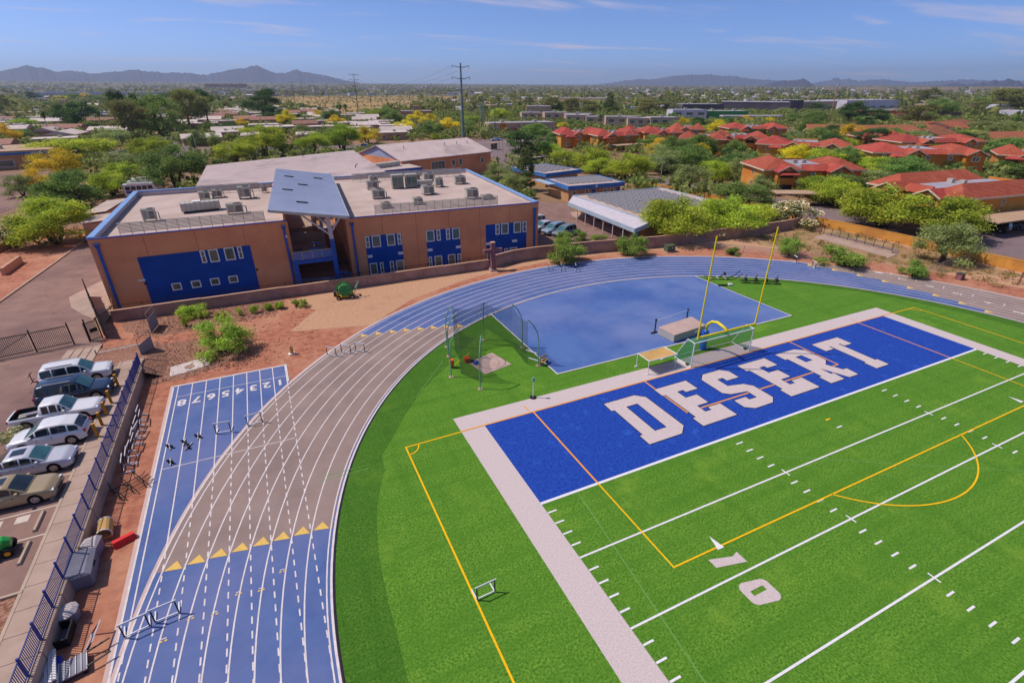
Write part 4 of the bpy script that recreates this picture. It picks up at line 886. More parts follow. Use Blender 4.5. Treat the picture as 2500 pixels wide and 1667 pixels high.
MB().prism([(-2.4,.75),(-2.2,-1.45),(2.35,-1.0),(2.65,1.35)], .05, .78).obj('mattress', 'mat_side', hj); MB().prism([(-2.42,.77),(-2.22,-1.47),(2.37,-1.02),(2.67,1.37)], .783, .86).obj('top_cover', 'mat_top', hj); MB().prism([(-2.3,.65),(-2.1,-1.3),(2.2,-.9),(2.5,1.2)], 0, .047).obj('base', 'dark_metal', hj); MB().cbox((.9,-1.28,.55),(.5,.02,.14),.1).obj('label_patch', 'frame_white', hj)
hs = empty('high_jump_standards', (25.05,17.0,0), R(8), label='pair of dark high jump standards with a pale crossbar behind the mat', cat='high jump bar')
for x in (-2.5, 2.5): MB().box(x-.05,x+.05,-.05,.05,0,1.55).obj('upright', 'black_metal', hs); MB().box(x-.5,x+.35,-.15,.15,0,.06).obj('foot', 'black_metal', hs); MB().box(x-.09,x+.09,-.09,.09,1.4,1.55).obj('bracket', 'black_metal', hs)
MB().cyl((-2.5,-.08,1.46),(2.5,-.08,1.46),.022,n=8).obj('bar', 'white_paint', hs)
# throwing cage round the discus ring
cg = empty('throwing_cage', (4.2,17.8,0), label='tall green netted throwing cage around the discus ring', cat='throwing cage')
posts = [(8.13,15.65),(8.45,19.6),(5.65,22.8),(1.7,22.9),(1.2,20.9),(.12,17.1),(1.7,14.12)]
mat('cage_green', rgb(132,176,150), rgb(110,156,128), 1, .5)
tops = []
for x, y in posts:
    d = Vector((4.4-x, 18.2-y)).normalized() if (x, y) != (8.13,15.65) and (x, y) != (8.45,19.6) else Vector((-.85,.5))
    px_, py_ = x-4.2, y-17.8
    P = [(px_,py_,0),(px_,py_,2.6),(px_+d.x*.15,py_+d.y*.15,3.4),(px_+d.x*.5,py_+d.y*.5,4.1),(px_+d.x*1.0,py_+d.y*1.0,4.6)]
    MB().tube(P, .055, 8).obj('post', 'cage_green', cg); tops.append((px_+d.x*1.0, py_+d.y*1.0))
    MB().box(px_-.2,px_+.2,py_-.2,py_+.2,-.002,.05).obj('footing', 'concrete', cg)
qs = []
for i, (a, b) in enumerate(zip(tops[:-1], tops[1:])):
    n = 6
    for k in range(n):
        t0, t1 = k/n, (k+1)/n
        p0 = Vector(a).lerp(Vector(b), t0); p1 = Vector(a).lerp(Vector(b), t1); s0, s1 = 4*t0*(1-t0), 4*t1*(1-t1)
        qs.append([(p0.x,p0.y,.03),(p1.x,p1.y,.03),(p1.x,p1.y,4.5-.45*s1),(p0.x,p0.y,4.5-.45*s0)])
net('cage_net', qs, 'net_dark', cg)
pd = empty('discus_ring', (4.45,18.0,0), label='square concrete pad with a round throwing ring inside the cage', cat='throwing ring')
MB().prism([(-2.0,.95),(-1.4,-1.78),(1.53,-1.1),(.82,1.8)], -.01, .035).obj('pad', 'mat_top', pd); MB().ribbon(circle(.05,.0,1.25,0,360,40), .05, .04).obj('ring', 'dark_metal', pd); MB().ribbon(circle(-.6,.1,1.3,-55,40,16), .03, .041).obj('scuff', 'dark_metal', pd)
mat('cap_red', rgb(226,66,34), None, 2, .6); mat('bag_blue', rgb(50,80,190), None, 2, .7)
t = empty('tape_reel', (2.4,19.1,0), label='red equipment bin with a yellow stick inside the cage', cat='bin'); MB().cyl((0,0,0),(0,0,.5),.24,.3,n=12).obj('bin', 'cap_red', t); MB().cyl((-1.6,-.3,.05),(.4,.3,.75),.03,n=6).obj('stick', 'post_yellow', t); MB().box(.3,.6,-.3,.0,0,.25).obj('lid', 'dark_metal', t)
t = empty('blue_bag', (3.05,18.4,.036), .4, label='small blue bag at the edge of the discus pad', cat='bag'); MB().cbox((0,0,.1),(.5,.3,.2)).obj('bag', 'bag_blue', t); MB().tube([(-.18,0,.2),(-.1,0,.32),(.1,0,.32),(.18,0,.2)],.02,5).obj('handle', 'black_metal', t)
t = empty('water_drum', (.75,18.7,0), label='orange drum hanging by the cage post', cat='drum'); MB().cyl((0,0,.25),(0,0,.85),.22,n=12).obj('drum', 'cone_orange', t); MB().cyl((0,0,0),(0,0,.247),.08).obj('leg', 'black_metal', t)
for (a, b) in (((8.5,18.9),(9.1,17.8)),((8.0,17.3),(8.6,16.3))):
    t = MB().bar((a[0],a[1],.04),(b[0],b[1],.04),.14,.05); t.obj('toe_board', 'white_paint', label='loose white plank on the turf beside the cage', cat='plank', group='loose planks', series='')
t = empty('cage_bench', (8.75,15.6,0), .5, label='small wooden bench by the right cage post', cat='bench'); MB().box(-.5,.5,-.18,.18,.42,.47).obj('seat', 'tan_canvas', t)
for x in (-.4,.4): MB().box(x-.04,x+.04,-.15,.15,0,.417).obj('leg', 'dark_metal', t)
MB().box(-.5,.5,.15,.2,.6,.85).obj('backrest', 'tan_canvas', t)
t = empty('down_marker', (5.16,10.95,0), label='white pole marker standing on the field border', cat='marker'); MB().cyl((0,0,0),(0,0,1.9),.04,n=8).obj('pole', 'white_paint', t); MB().cyl((0,0,-.002),(0,0,.08),.28,n=12).obj('base', 'black_metal', t); MB().box(-.1,.1,-.06,.06,1.6,1.95).obj('head', 'cage_green', t)
# hurdles
mat('hurdle_white', rgb(240,236,240,.9), None, 3, .5); mat('hurdle_dark', rgb(40,44,60), None, 3, .5)
hd = empty('hurdle', (0,0,0), cat='hurdle')
MB().box(-.58,.58,-.02,.02,.86,.96).obj('top_bar', 'hurdle_white', hd)
for s in (-1, 1):
    MB().bar((s*.5,0,.05),(s*.5,0,.86),.055).obj('upright', 'hurdle_dark', hd); MB().bar((s*.5,-.05,.035),(s*.5,.68,.035),.06).obj('foot', 'hurdle_white', hd)
MB().bar((-.5,0,.1),(.5,0,.1),.05).obj('base_bar', 'hurdle_white', hd)
HN = [0]
def hurdle(x, y, rz, label, series, rot=None, z=.013):
    if HN[0] == 0: o = hd; HN[0] = 1; o.location = (x, y, z); o.rotation_euler = (0, 0, rz); tag(o, label=label, series=series, group='track hurdles')
    else: o = copy_tree(hd, (x, y, z), rz, label=label, series=series, group='track hurdles')
    if rot: o.rotation_euler = rot
    return o
hurdle(-21.35,.78,R(10),'white hurdle standing on the blue lanes at the near corner',''); hurdle(-20.15,1.02,R(6),'white hurdle standing on the blue lanes at the near corner','')
hurdle(-18.05,16.6,R(-8),'hurdle across the sprint chute near the starting blocks',''); hurdle(-15.9,16.8,R(4),'hurdle across the sprint chute near the starting blocks','')
hurdle(-5.6,-4.55,R(3),'lone white hurdle on the grass beside the yellow line','')
for x, y in ((-8.95,25.85),(-7.6,25.8),(-6.3,25.6)): hurdle(x, y, R(-42), 'hurdle at the outer edge of the grey lanes', '')
for x, y in ((22.6,39.7),(24.0,38.65),(25.75,37.6)): hurdle(x, y, R(-118), 'hurdle on the outer blue lanes below the curving wall', '')
for x, y in ((57.0,27.0),(57.1,24.0)): hurdle(x, y, R(60), 'hurdle on the far right blue lanes', '')
rh = random.Random(3)
for i, y in enumerate((21.6,20.8,20.0,19.1,18.3,17.5,16.6,15.8,15.0)):
    hurdle(-24.1+rh.uniform(-.15,.25), y, 0, 'white hurdle in the row leaning by the retaining wall', '', (R(-8+rh.uniform(-6,6)), R(rh.uniform(-3,3)), R(-92+rh.uniform(-9,9))), -.02)
hurdle(-23.4,1.1,0,'white hurdle tipped on the red dirt by the near wall','',(R(-38),0,R(-95)),-.02)
# starting blocks
sb = empty('starting_block', (0,0,0), cat='starting block')
MB().box(-.03,.03,-.45,.45,.02,.07).obj('rail', 'pale_metal', sb)
for s, yy in ((-1,.1),(1,-.2)): MB().cbox((s*.13,yy,.14),(.16,.06,.24),0,0,R(35)).obj('pedal', 'black_metal', sb); MB().bar((s*.13,yy-.1,.03),(s*.13,yy+.15,.03),.05).obj('pedal_arm', 'black_metal', sb)
for i, (x, y, r_) in enumerate(((-21.55,16.4,.2),(-20.62,16.5,-.1),(-20.3,15.85,-.5),(-19.78,16.9,.1),(-21.3,14.4,0.1))):
    a = dict(label='black starting block lying in the sprint chute', series='', group='starting blocks')
    if i == 0: sb.location = (x, y, .013); sb.rotation_euler = (0,0,r_); tag(sb, **a)
    else: copy_tree(sb, (x, y, .013), r_, **a)
# sleds on the far grass
def sled(x, y, rz, label, n):
    t = empty('blocking_sled', (x, y, .01), rz, label=label, cat='blocking sled')
    for s in (-1, 1): MB().tube([(-1.9,s*.55,.08),(1.4,s*.55,.08),(1.9,s*.55,.2),(2.7,s*.55,.95)],.05,6).obj('runner', 'black_metal', t)
    for x_ in (-1.3,-.3,.7): MB().bar((x_,-.55,.12),(x_,.55,.12),.06).obj('cross_member', 'hurdle_white', t)
    MB().bar((-.3,0,.12),(.5,0,.6),.08).obj('push_arm', 'black_metal', t); MB().cbox((.55,0,.7),(.22,.5,.4)).obj('pad', 'dark_metal', t)
sled(41.6,26.4,R(-30),'black two-runner push sled on the far grass left of the five-man sled',2)
t = empty('blocking_sled', (45.0,22.9,.01), R(-33), label='long black blocking sled with four pads on the far grass', cat='blocking sled')
for z, yy in ((.08,-.5),(.08,.5),(.3,0)): MB().bar((-2.4,yy,z),(2.6,yy,z),.07).obj('beam', 'black_metal', t)
for x_ in (-1.9,-.6,.7,2.0):
    MB().bar((x_,0,.25),(x_+.3,.3,1.0),.09).obj('arm', 'black_metal', t); MB().cbox((x_+.1,-.1,.45),(.3,.4,.5),.2).obj('pad', 'dark_metal', t); MB().bar((x_,-.6,.06),(x_,.6,.06),.05).obj('cross_member', 'black_metal', t)
t = empty('tackle_dummy', (40.2,24.0,.01), -.4, label='white-tipped tackling frame lying by the blue apron corner', cat='tackling frame'); MB().bar((-1.0,.3,.06),(.4,.1,.06),.08).obj('frame', 'black_metal', t); MB().bar((-1.0,-.2,.06),(.4,-.1,.06),.08).obj('frame', 'black_metal', t); MB().cbox((.6,0,.14),(.5,.4,.25)).obj('pad', 'white_paint', t)
# hose reel cart
mat('reel_green', rgb(36,140,62), rgb(26,112,48), 1, .5); mat('hose_green', rgb(70,150,90), None, 6, .6); mat('tyre', rgb(34,32,34), None, 4, .9); mat('rim_pale', rgb(206,200,196,.85), None, 2, .35, metallic=.5)
hr = empty('hose_reel_cart', (-5.2,41.0,-.02), R(-6), label='green irrigation hose reel cart parked in front of the school wall', cat='hose reel')
rl_ = MB()
for s in (-1, 1):
    for r_ in (.92,): rl_.tube([(math.cos(k*math.pi/12)*r_, s*.42, 1.05+math.sin(k*math.pi/12)*r_) for k in range(25)], .05, 6)
    for k in range(6): a = k*math.pi/3; rl_.bar((0,s*.42,1.05),(math.cos(a)*.92,s*.42,1.05+math.sin(a)*.92),.06)
rl_.obj('reel', 'reel_green', hr); MB().cyl((0,-.38,1.05),(0,.38,1.05),.74,n=24).obj('hose', 'hose_green', hr)
MB().box(-1.1,1.0,-.5,.5,.28,.36).obj('chassis', 'bollard_yellow', hr)
for x, y in ((-.85,-.6),(.75,-.6),(-.85,.6),(.75,.6)):
    w_ = MB().cyl((x,y-.08,.22),(x,y+.08,.22),.24,n=14).obj('wheel', 'tyre', hr); MB().cyl((x,y-.1,.22),(x,y+.1,.22),.12,n=10).obj('rim', 'rim_pale', w_)
MB().box(-1.35,-1.0,-.35,.35,.37,1.0).obj('engine', 'dark_metal', hr); MB().tube([(1.0,0,.4),(1.35,0,.9),(1.6,0,1.6),(1.45,.1,2.0)],.05,6).obj('sprinkler_arm', 'cage_green', hr); MB().bar((1.2,-.5,1.3),(1.75,.5,1.75),.06).obj('sprinkler_bar', 'cage_green', hr); MB().bar((1.0,0,.3),(1.9,0,.2),.06).obj('tow_bar', 'black_metal', hr); MB().cyl((1.75,-.05,.13),(1.75,.05,.13),.13,n=10).obj('jockey_wheel', 'tyre', hr)
t = empty('water_spigot', (-12.4,27.95,-.02), .2, label='squat tan marker post on a white base on the red dirt', cat='post'); MB().box(-.3,.3,-.22,.22,0,.12).obj('base', 'frame_white', t); MB().cyl((0,0,.12),(.02,.05,.85),.17,n=10).obj('post', 'tan_canvas', t); MB().cyl((.02,.05,.853),(.02,.05,.95),.13,.03,n=10).obj('cap', 'block_wall', t)
# gear kept along the retaining wall
rk = empty('equipment_rack', (-23.2,12.7,-.02), R(30), label='black tubular rack frame lying on the dirt beside the chute', cat='rack')
for k in range(4): MB().tube([(-1.1,-.6+k*.42,.1),(.8,-.6+k*.42,.1),(1.0,-.6+k*.42,.25)],.03,5).obj('long_bar', 'black_metal', rk)
for x in (-1.0,-.3,.4): MB().tube([(x,-.7,.12),(x,.8,.12),(x,.8,.6),(x,-.7,.6),(x,-.7,.12)],.03,5).obj('hoop', 'black_metal', rk)
br = empty('canvas_tunnel', (-23.95,8.75,-.02), R(6), label='tan rounded canvas roll on the dirt by the retaining wall', cat='roll'); P = [(math.cos(t_)*.36, .4+math.sin(t_)*.36) for t_ in [R(-30+k*24) for k in range(11)]]
m = MB(); n = len(P); vs_ = [(x,-.55,z) for x, z in P]+[(x,.55,z) for x, z in P]; m.add(vs_, [(i,i+1,n+i+1,n+i) for i in range(n-1)]); m.obj('roll', 'tan_canvas', br); m = MB()
for yy in (-.55,.55): m.tube([(x,yy,z) for x, z in P],.035,5)
m.obj('hoop', 'frame_white', br); MB().box(-.3,.3,-.52,.52,0,.2).obj('bed', 'tan_canvas', br)
mat('red_foam', rgb(226,40,40), None, 1, .6)
rf = empty('red_block', (-22.9,7.55,-.02), R(24), label='long red foam wedge on the dirt beside the chute', cat='foam block'); MB().add([(-.55,-.27,0),(.55,-.27,0),(.55,.27,0),(-.55,.27,0),(-.52,-.12,.36),(.52,-.12,.36),(.52,.14,.36),(-.52,.14,.36)], [(0,3,2,1),(4,5,6,7),(0,1,5,4),(1,2,6,5),(2,3,7,6),(3,0,4,7)]).obj('wedge', 'red_foam', rf); MB().box(-.54,.54,-.26,.26,-.02,-.002).obj('base', 'cap_red', rf)
mat('bin_grey', rgb(150,146,160,.8), rgb(130,126,142,.8), 1, .6)
bx = empty('storage_bin', (-24.4,5.75,-.02), R(4), label='large grey lidded storage bin against the retaining wall', cat='storage bin'); MB().box(-.55,.55,-.95,.95,.06,.85).obj('body', 'bin_grey', bx); MB().add([(-.6,-1.0,.853),(.6,-1.0,.853),(.6,1.0,.853),(-.6,1.0,.853),(-.5,-.9,1.08),(.35,-.9,1.0),(.35,.9,1.0),(-.5,.9,1.08)], [(0,3,2,1),(4,5,6,7),(0,1,5,4),(1,2,6,5),(2,3,7,6),(3,0,4,7)]).obj('lid', 'bin_grey', bx); MB().box(-.5,.5,-.9,.9,0,.057).obj('skid', 'dark_metal', bx); MB().box(.56,.62,-.2,.2,.6,.7).obj('latch', 'dark_metal', bx)
bx2 = empty('storage_bin', (-24.35,7.3,-.02), R(-8), label='smaller pale bin under a crumpled cover behind the grey bin', cat='storage bin'); MB().box(-.45,.45,-.45,.45,.03,.75).obj('body', 'bin_grey', bx2); MB().add([(-.5,-.5,.753),(.5,-.5,.753),(.5,.5,.753),(-.5,.5,.753),(-.3,-.35,1.0),(.4,-.3,.85),(.3,.4,.95),(-.35,.3,.88)], [(4,5,6,7),(0,1,5,4),(1,2,6,5),(2,3,7,6),(3,0,4,7)]).obj('cover', 'parapet_white', bx2)
bn = empty('drum_lid', (-24.45,3.0,-.02), .2, label='pale octagonal bin beside the near retaining wall', cat='bin'); MB().cyl((0,0,0),(0,0,.62),.42,.5,n=8).obj('body', 'bin_grey', bn); MB().cyl((0,0,.623),(0,0,.75),.54,.3,n=8).obj('lid', 'parapet_white', bn)
bb = empty('black_crate', (-24.55,1.95,-.02), 0, label='black open crate with grey lining below the near fence', cat='crate'); MB().box(-.4,.45,-.5,.5,0,.06).obj('floor', 'bin_grey', bb)
for a in ((-.42,-.36,-.5,.5),(.4,.46,-.5,.5),(-.42,.46,-.56,-.5),(-.42,.46,.5,.56)): MB().box(*a,0,.5).obj('side', 'black_metal', bb)
mat('stripe_blue', rgb(52,72,190), None, 1, .6)
ch = empty('folded_benches', (-24.4,.1,-.02), R(14), label='stack of white slatted boards in the bottom left corner', cat='boards')
for k in range(5): MB().box(-.55+k*.16,-.43+k*.16,-.8,.9,.25+.05*k,.33+.05*k).obj('slat', 'white_paint', ch)
MB().box(-.6,.3,-.9,.7,0,.22).obj('base', 'stripe_blue', ch)
cart = empty('mesh_cart', (-23.7,-.1,-.02), R(12), label='low blue-grey wire cart on the dirt at the bottom left', cat='cart'); MB().box(-.6,.6,-.5,.5,.2,.27).obj('deck', 'bin_grey', cart); m = MB()
for k in range(7): m.bar((-.6+k*.2,-.5,.3),(-.6+k*.2,.5,.3),.025)
m.obj('grid', 'white_paint', cart)
for x, y in ((-.5,-.45),(.5,-.45),(-.5,.45),(.5,.45)): MB().cyl((x,y-.03,.09),(x,y+.03,.09),.1,n=10).obj('wheel', 'tyre', cart)
MB().bar((.6,.4,.3),(1.5,.5,.4),.06).obj('handle', 'dark_metal', cart); MB().bar((.6,-.4,.3),(1.5,-.3,.4),.06).obj('handle', 'dark_metal', cart)
# ---------------------------------------------------------------- vehicles (x forward, length along x, origin at ground centre)
mat('car_glass', rgb(40,52,58), rgb(30,40,48), 1, .05, spec=.8); mat('car_screen', rgb(70,120,126,.9), rgb(48,84,94), .8, .05, spec=.8)
mat('lamp_clear', rgb(226,230,236), None, 3, .15, spec=.7); mat('lamp_red', rgb(170,26,30), None, 3, .2, spec=.6); mat('plastic_dark', rgb(44,42,46), None, 3, .7)
def paint(n, c, c2=None): return mat(n, c, c2 or c, .5, .28, spec=.5, coat=.6) if n not in MATS else MATS[n]
paint('paint_white', rgb(232,228,232,.9)); paint('paint_navy', rgb(28,44,72)); paint('paint_silver', rgb(206,204,216,.85)); paint('paint_gold', rgb(176,152,116,.85)); paint('paint_grey', rgb(120,130,138)); paint('paint_bluegrey', rgb(136,156,176)); paint('paint_red', rgb(160,30,40)); paint('paint_black', rgb(34,34,40)); paint('paint_ltblue', rgb(150,180,206))
def interp(x, tab): return float(np.interp(x, [t[0] for t in tab], [t[1] for t in tab]))
SHAPES = {
 # kind: L, W, belt(x), roof line (x,z), plan taper(x,half width factor), wheel x, wheel r, doors
 'suv':    dict(L=4.9, W=1.94, belt=[(-2.45,.82),(-2.3,1.05),(0,1.06),(1.0,1.05),(2.2,.93),(2.45,.74)], roof=[(-2.38,1.05),(-2.1,1.72),(-1.4,1.80),(.1,1.78),(.45,1.70),(1.25,1.04)], wx=1.45, wr=.37, pil=(-1.35,-.35,.55), zb=.30),
 'crossover': dict(L=4.5, W=1.86, belt=[(-2.25,.8),(-2.1,1.0),(0,1.0),(.9,1.0),(2.0,.88),(2.25,.66)], roof=[(-2.15,1.0),(-1.75,1.45),(-1.0,1.62),(.0,1.62),(.3,1.56),(1.2,.99)], wx=1.34, wr=.35, pil=(-1.3,-.35,.5), zb=.28),
 'sedan':  dict(L=4.8, W=1.84, belt=[(-2.4,.72),(-2.2,.95),(-1.2,.97),(.9,.95),(2.0,.84),(2.4,.58)], roof=[(-1.75,.96),(-.95,1.40),(-.4,1.45),(.15,1.44),(.35,1.38),(1.15,.95)], wx=1.40, wr=.33, pil=(-.95,-.15,.45), zb=.22),
 'pickup': dict(L=5.5, W=1.88, belt=[(-2.75,.98),(-.75,1.02),(0,1.05),(1.2,1.04),(2.5,.96),(2.75,.72)], roof=[(-.85,1.03),(-.72,1.66),(.1,1.72),(.5,1.66),(1.15,1.04)], wx=1.72, wr=.37, pil=(-.15,.35,.62), zb=.36, bed=-.95),
}
def car(kind, body_mat, loc, rz, label, cat, group=None, rack=False, sunroof=False, detail=True, series=None, name='parked_car', screen='car_screen'):
    S = SHAPES[kind]; L, W = S['L'], S['W']; hw = W/2; wr = S['wr']; wx = S['wx']; zb = S['zb']; bed = S.get('bed')
    t = empty(name, loc, rz, label=label, cat=cat, group=group, series=series)
    def half(x):
        e = abs(x)/(L/2); return hw*(1-.10*max(0, (e-.72)/.28)**2 - .07*max(0, (e-.93)/.07)**2)
    xs = sorted(set([round(-L/2+L*i/46, 4) for i in range(47)] + [-wx-wr*1.18, -wx+wr*1.18, wx-wr*1.18, wx+wr*1.18]))
    def bottom(x):
        z = zb + .10*max(0, (abs(x)-L/2+.35)/.35)
        for w in (-wx, wx):
            d = abs(x-w); R_ = wr*1.17
            if d < R_: z = max(z, wr+math.sqrt(R_*R_-d*d))
        return z
    m = MB(); rings = []
    for x in xs:
        h = half(x); b = interp(x, S['belt']); z0 = min(bottom(x), b-.10); zm = max(z0+.02, zb+.28)
        top_c = b+.035
        ring = [(x,h*.96,z0),(x,h,max(z0+.03, zm)),(x,h*.995,max(z0+.06,(zm+b)/2)),(x,h*.96,b-.03),(x,h*.90,b+.01),(x,h*.45,top_c),(x,0,top_c+.008)]
        rings.append(ring + [(p[0],-p[1],p[2]) for p in ring[-2::-1]])
    n = len(rings[0])
    for r_ in rings: m.v += r_
    for i in range(len(rings)-1):
        for j in range(n-1):
            if bed is not None and xs[i+1] <= bed+.01 and xs[i] > -L/2+.05 and 4 <= j <= n-6: continue
            a = i*n+j; m.f.append((a, a+n, a+n+1, a+1)); m.m.append(0)
    for i, s in ((0, 1), (len(rings)-1, -1)):
        f = tuple(range(i*n, i*n+n)); m.f.append(f if s == 1 else f[::-1]); m.m.append(0)
    body = m.obj('body', body_mat, t, smooth=True)
    MB().box(-L/2+.25, L/2-.25, -hw*.86, hw*.86, zb-.04, zb+.34).obj('underbody', 'plastic_dark', t)
    # cabin
    rf = S['roof']; x0, x1 = rf[0][0], rf[-1][0]; cxs = [x0+(x1-x0)*i/26 for i in range(27)]
    def cab(x, u):          # u 0 belt .. 1 roof edge
        h = half(x); zt = interp(x, rf); b = interp(x, S['belt'])-.02; hi = max(zt, b+.01)
        wt = h*.90 - .17*(hi-b)/.75
        return Vector((x, (h*.90)*(1-u)+wt*u, b*(1-u)+hi*u))
    c = MB(); cr_ = []
    for x in cxs:
        e = cab(x, 1); k = cab(x, 0); cr_.append([k, e, Vector((x, e.y*.82, e.z+.035)), Vector((x, 0, e.z+.05)), Vector((x, -e.y*.82, e.z+.035)), Vector((x,-e.y,e.z)), Vector((x,-k.y,k.z))])
    for r_ in cr_: c.v += [tuple(p) for p in r_]
    for i in range(26):
        for j in range(6): a = i*7+j; c.f.append((a, a+7, a+8, a+1)); c.m.append(0)
    c.obj('cabin', body_mat, t, smooth=True)
    # glass: screens lie on the sloping ends of the cabin, side windows between the pillars
    zm_ = max(q_[1] for q_ in rf); xa = [p for p in rf if p[1] > zm_-.2][0][0]; xb = [p for p in rf if p[1] > zm_-.12][-1][0]
    def patch(us, xs_, name, mt, off=.018):
        g_ = MB(); k = len(us)
        for x in xs_:
            for u in us:
                zt = interp(x, rf); h = cab(x, 1); y = h.y*u
                g_.v.append((x, y, zt+.05-.035*min(1, abs(u)/.82)**2+off))
        for i in range(len(xs_)-1):
            for j in range(k-1): a = i*k+j; g_.f.append((a, a+k, a+k+1, a+1)); g_.m.append(0)
        return g_.obj(name, mt, t, smooth=True)
    us = [-.9,-.6,-.2,.2,.6,.9]
    patch(us, [xb+(x1-.06-xb)*k/5+.02 for k in range(6)], 'windscreen', screen)
    patch(us, [x0+.05+(xa-x0-.05)*k/5 for k in range(6)], 'rear_window', 'car_glass')
    if sunroof: patch([-.5,-.2,.2,.5], [xa+.25,xa+.6,xa+1.0], 'sunroof', 'car_glass', .012)
    edges = [x0+.22*(1 if kind != 'sedan' else 2.0)] + list(S['pil']) + [x1-.28]
    for s in (1, -1):
        for a, b in zip(edges[:-1], edges[1:]):
            g_ = MB(); aa, bb = a+.045, b-.045; seg = 4
            if bb-aa < .1: continue
            for k in range(seg+1):
                x = aa+(bb-aa)*k/seg
                for u in (.10, .90):
                    p = cab(x, u); p.y += .012; g_.v.append((p.x, p.y*s, p.z))
            for k in range(seg): q4 = (k*2, k*2+2, k*2+3, k*2+1); g_.f.append(q4 if s == -1 else q4[::-1]); g_.m.append(0)
            g_.obj('side_window', 'car_glass', t)
        mx_ = x1-.42; p = cab(mx_, .12)
        MB().cbox((mx_, s*(p.y+.13), p.z+.06), (.14,.2,.15)).obj('mirror', body_mat, t)
        for a in S['pil'][:2]: MB().cbox((a+.12, s*half(a)*1.002, interp(a, S['belt'])-.14), (.18,.03,.03)).obj('door_handle', 'pale_metal', t)
        if detail:
            for a in S['pil'][1:]: MB().cbox((a, s*half(a)*.999, (zb+.35+interp(a, S['belt']))/2), (.014,.012,interp(a, S['belt'])-zb-.5)).obj('door_gap', 'plastic_dark', t)
        xf = L/2-.16; MB().cbox((xf-.08, s*half(xf)*.74, interp(xf-.05, S['belt'])-.09), (.34,.34,.14), s*-.35).obj('headlight', 'lamp_clear', t)
        xr_ = -L/2+.1; MB().cbox((xr_, s*half(xr_)*.84, interp(xr_+.1, S['belt'])-.13), (.2,.22,.2)).obj('tail_light', 'lamp_red', t)
        for w in (-wx, wx):
            wh = MB(); y0 = s*(hw*.985); y1 = s*(hw*.985-.22)
            wh.cyl((w,y1,wr),(w,y0,wr),wr,n=22); wo = wh.obj('wheel', 'tyre', t)
            MB().cyl((w,y0-s*.05,wr),(w,y0+s*.006,wr),wr*.64,n=18).obj('rim', 'rim_pale', wo)
            sp = MB()
            for k in range(5):
                a = k*2*math.pi/5+.3; sp.bar((w+math.cos(a+.63)*wr*.2, y0+s*.009, wr+math.sin(a+.63)*wr*.2), (w+math.cos(a+.63)*wr*.55, y0+s*.009, wr+math.sin(a+.63)*wr*.55), .075, .012)
            sp.obj('rim_gap', 'plastic_dark', wo)
    xf = L/2; bf_ = interp(xf-.05, S['belt'])
    MB().cbox((xf-.035, 0, bf_-.16), (.1, half(xf-.1)*.95, .16)).obj('grille', 'plastic_dark', t); MB().cbox((xf-.06, 0, zb+.2), (.12, half(xf-.1)*1.72, .16)).obj('bumper', 'plastic_dark' if kind in ('suv','pickup','crossover') else body_mat, t)
    MB().cbox((-L/2+.04, 0, zb+.24), (.12, half(-L/2+.1)*1.75, .2)).obj('bumper', 'plastic_dark' if kind != 'sedan' else body_mat, t); MB().cbox((-L/2-.005, 0, zb+.5), (.03,.5,.12)).obj('number_plate', 'frame_white', t)
    if kind == 'suv':
        for s in (1, -1): MB().bar((-1.7,s*.62,1.86),(.1,s*.62,1.86),.05).obj('roof_rail', 'pale_metal', t)
    if bed is not None:
        bd_ = MB(); zf = .62; hb = hw*.78
        a, b = -L/2+.12, bed
        bd_.add([(a,-hb,zf),(b,-hb,zf),(b,hb,zf),(a,hb,zf),(a,-hb,1.0),(b,-hb,1.0),(b,hb,1.0),(a,hb,1.0)], [(0,1,2,3),(0,4,5,1),(1,5,6,2),(2,6,7,3),(3,7,4,0)])
        bd_.obj('cargo_bed', 'plastic_dark', t)
        for (bx_, by_, c_, sz) in ((-1.6,.2,'bin_grey',(.7,.4,.22)),(-1.5,-.3,'tan_canvas',(1.0,.14,.1)),(-2.1,.1,'grey_metal',(.5,.6,.18))): MB().cbox((bx_,by_,zf+sz[2]/2+.002),sz,.2).obj('load', c_, t)
    if rack:
        MB().bar((-L/2,0,.6),(-L/2-.5,0,.6),.06).obj('rack_arm', 'black_metal', t); MB().bar((-L/2-.5,0,.6),(-L/2-.5,0,1.4),.05).obj('rack_mast', 'black_metal', t)
        for z in (.7, 1.3): MB().bar((-L/2-.5,-.5,z),(-L/2-.5,.5,z),.04).obj('rack_bar', 'black_metal', t)
    return t
Z0 = LZ+.004
car('suv', 'paint_white', (-29.1,28.75,Z0), R(2), 'white sport utility car with a rear bike rack, farthest in the left car park', 'car', 'cars in the left car park', rack=True)
car('suv', 'paint_navy', (-28.5,25.4,Z0), R(0), 'dark navy sport utility car between two white vehicles in the left car park', 'car', 'cars in the left car park')
car('pickup', 'paint_white', (-28.9,22.35,Z0), R(-3), 'white pickup truck with an open dark bed in the left car park', 'pickup truck', 'cars in the left car park')
car('crossover', 'paint_white', (-28.6,19.2,Z0), R(178), 'white crossover parked tail towards the walk in the left car park', 'car', 'cars in the left car park', screen='car_screen')
car('sedan', 'paint_silver', (-28.95,16.1,Z0), R(-2), 'silver sedan second from the bottom in the left car park', 'car', 'cars in the left car park', sunroof=True)
car('sedan', 'paint_gold', (-29.1,13.05,Z0), R(-3), 'gold-tan sedan nearest the camera in the left car park', 'car', 'cars in the left car park', sunroof=True, screen='car_glass')
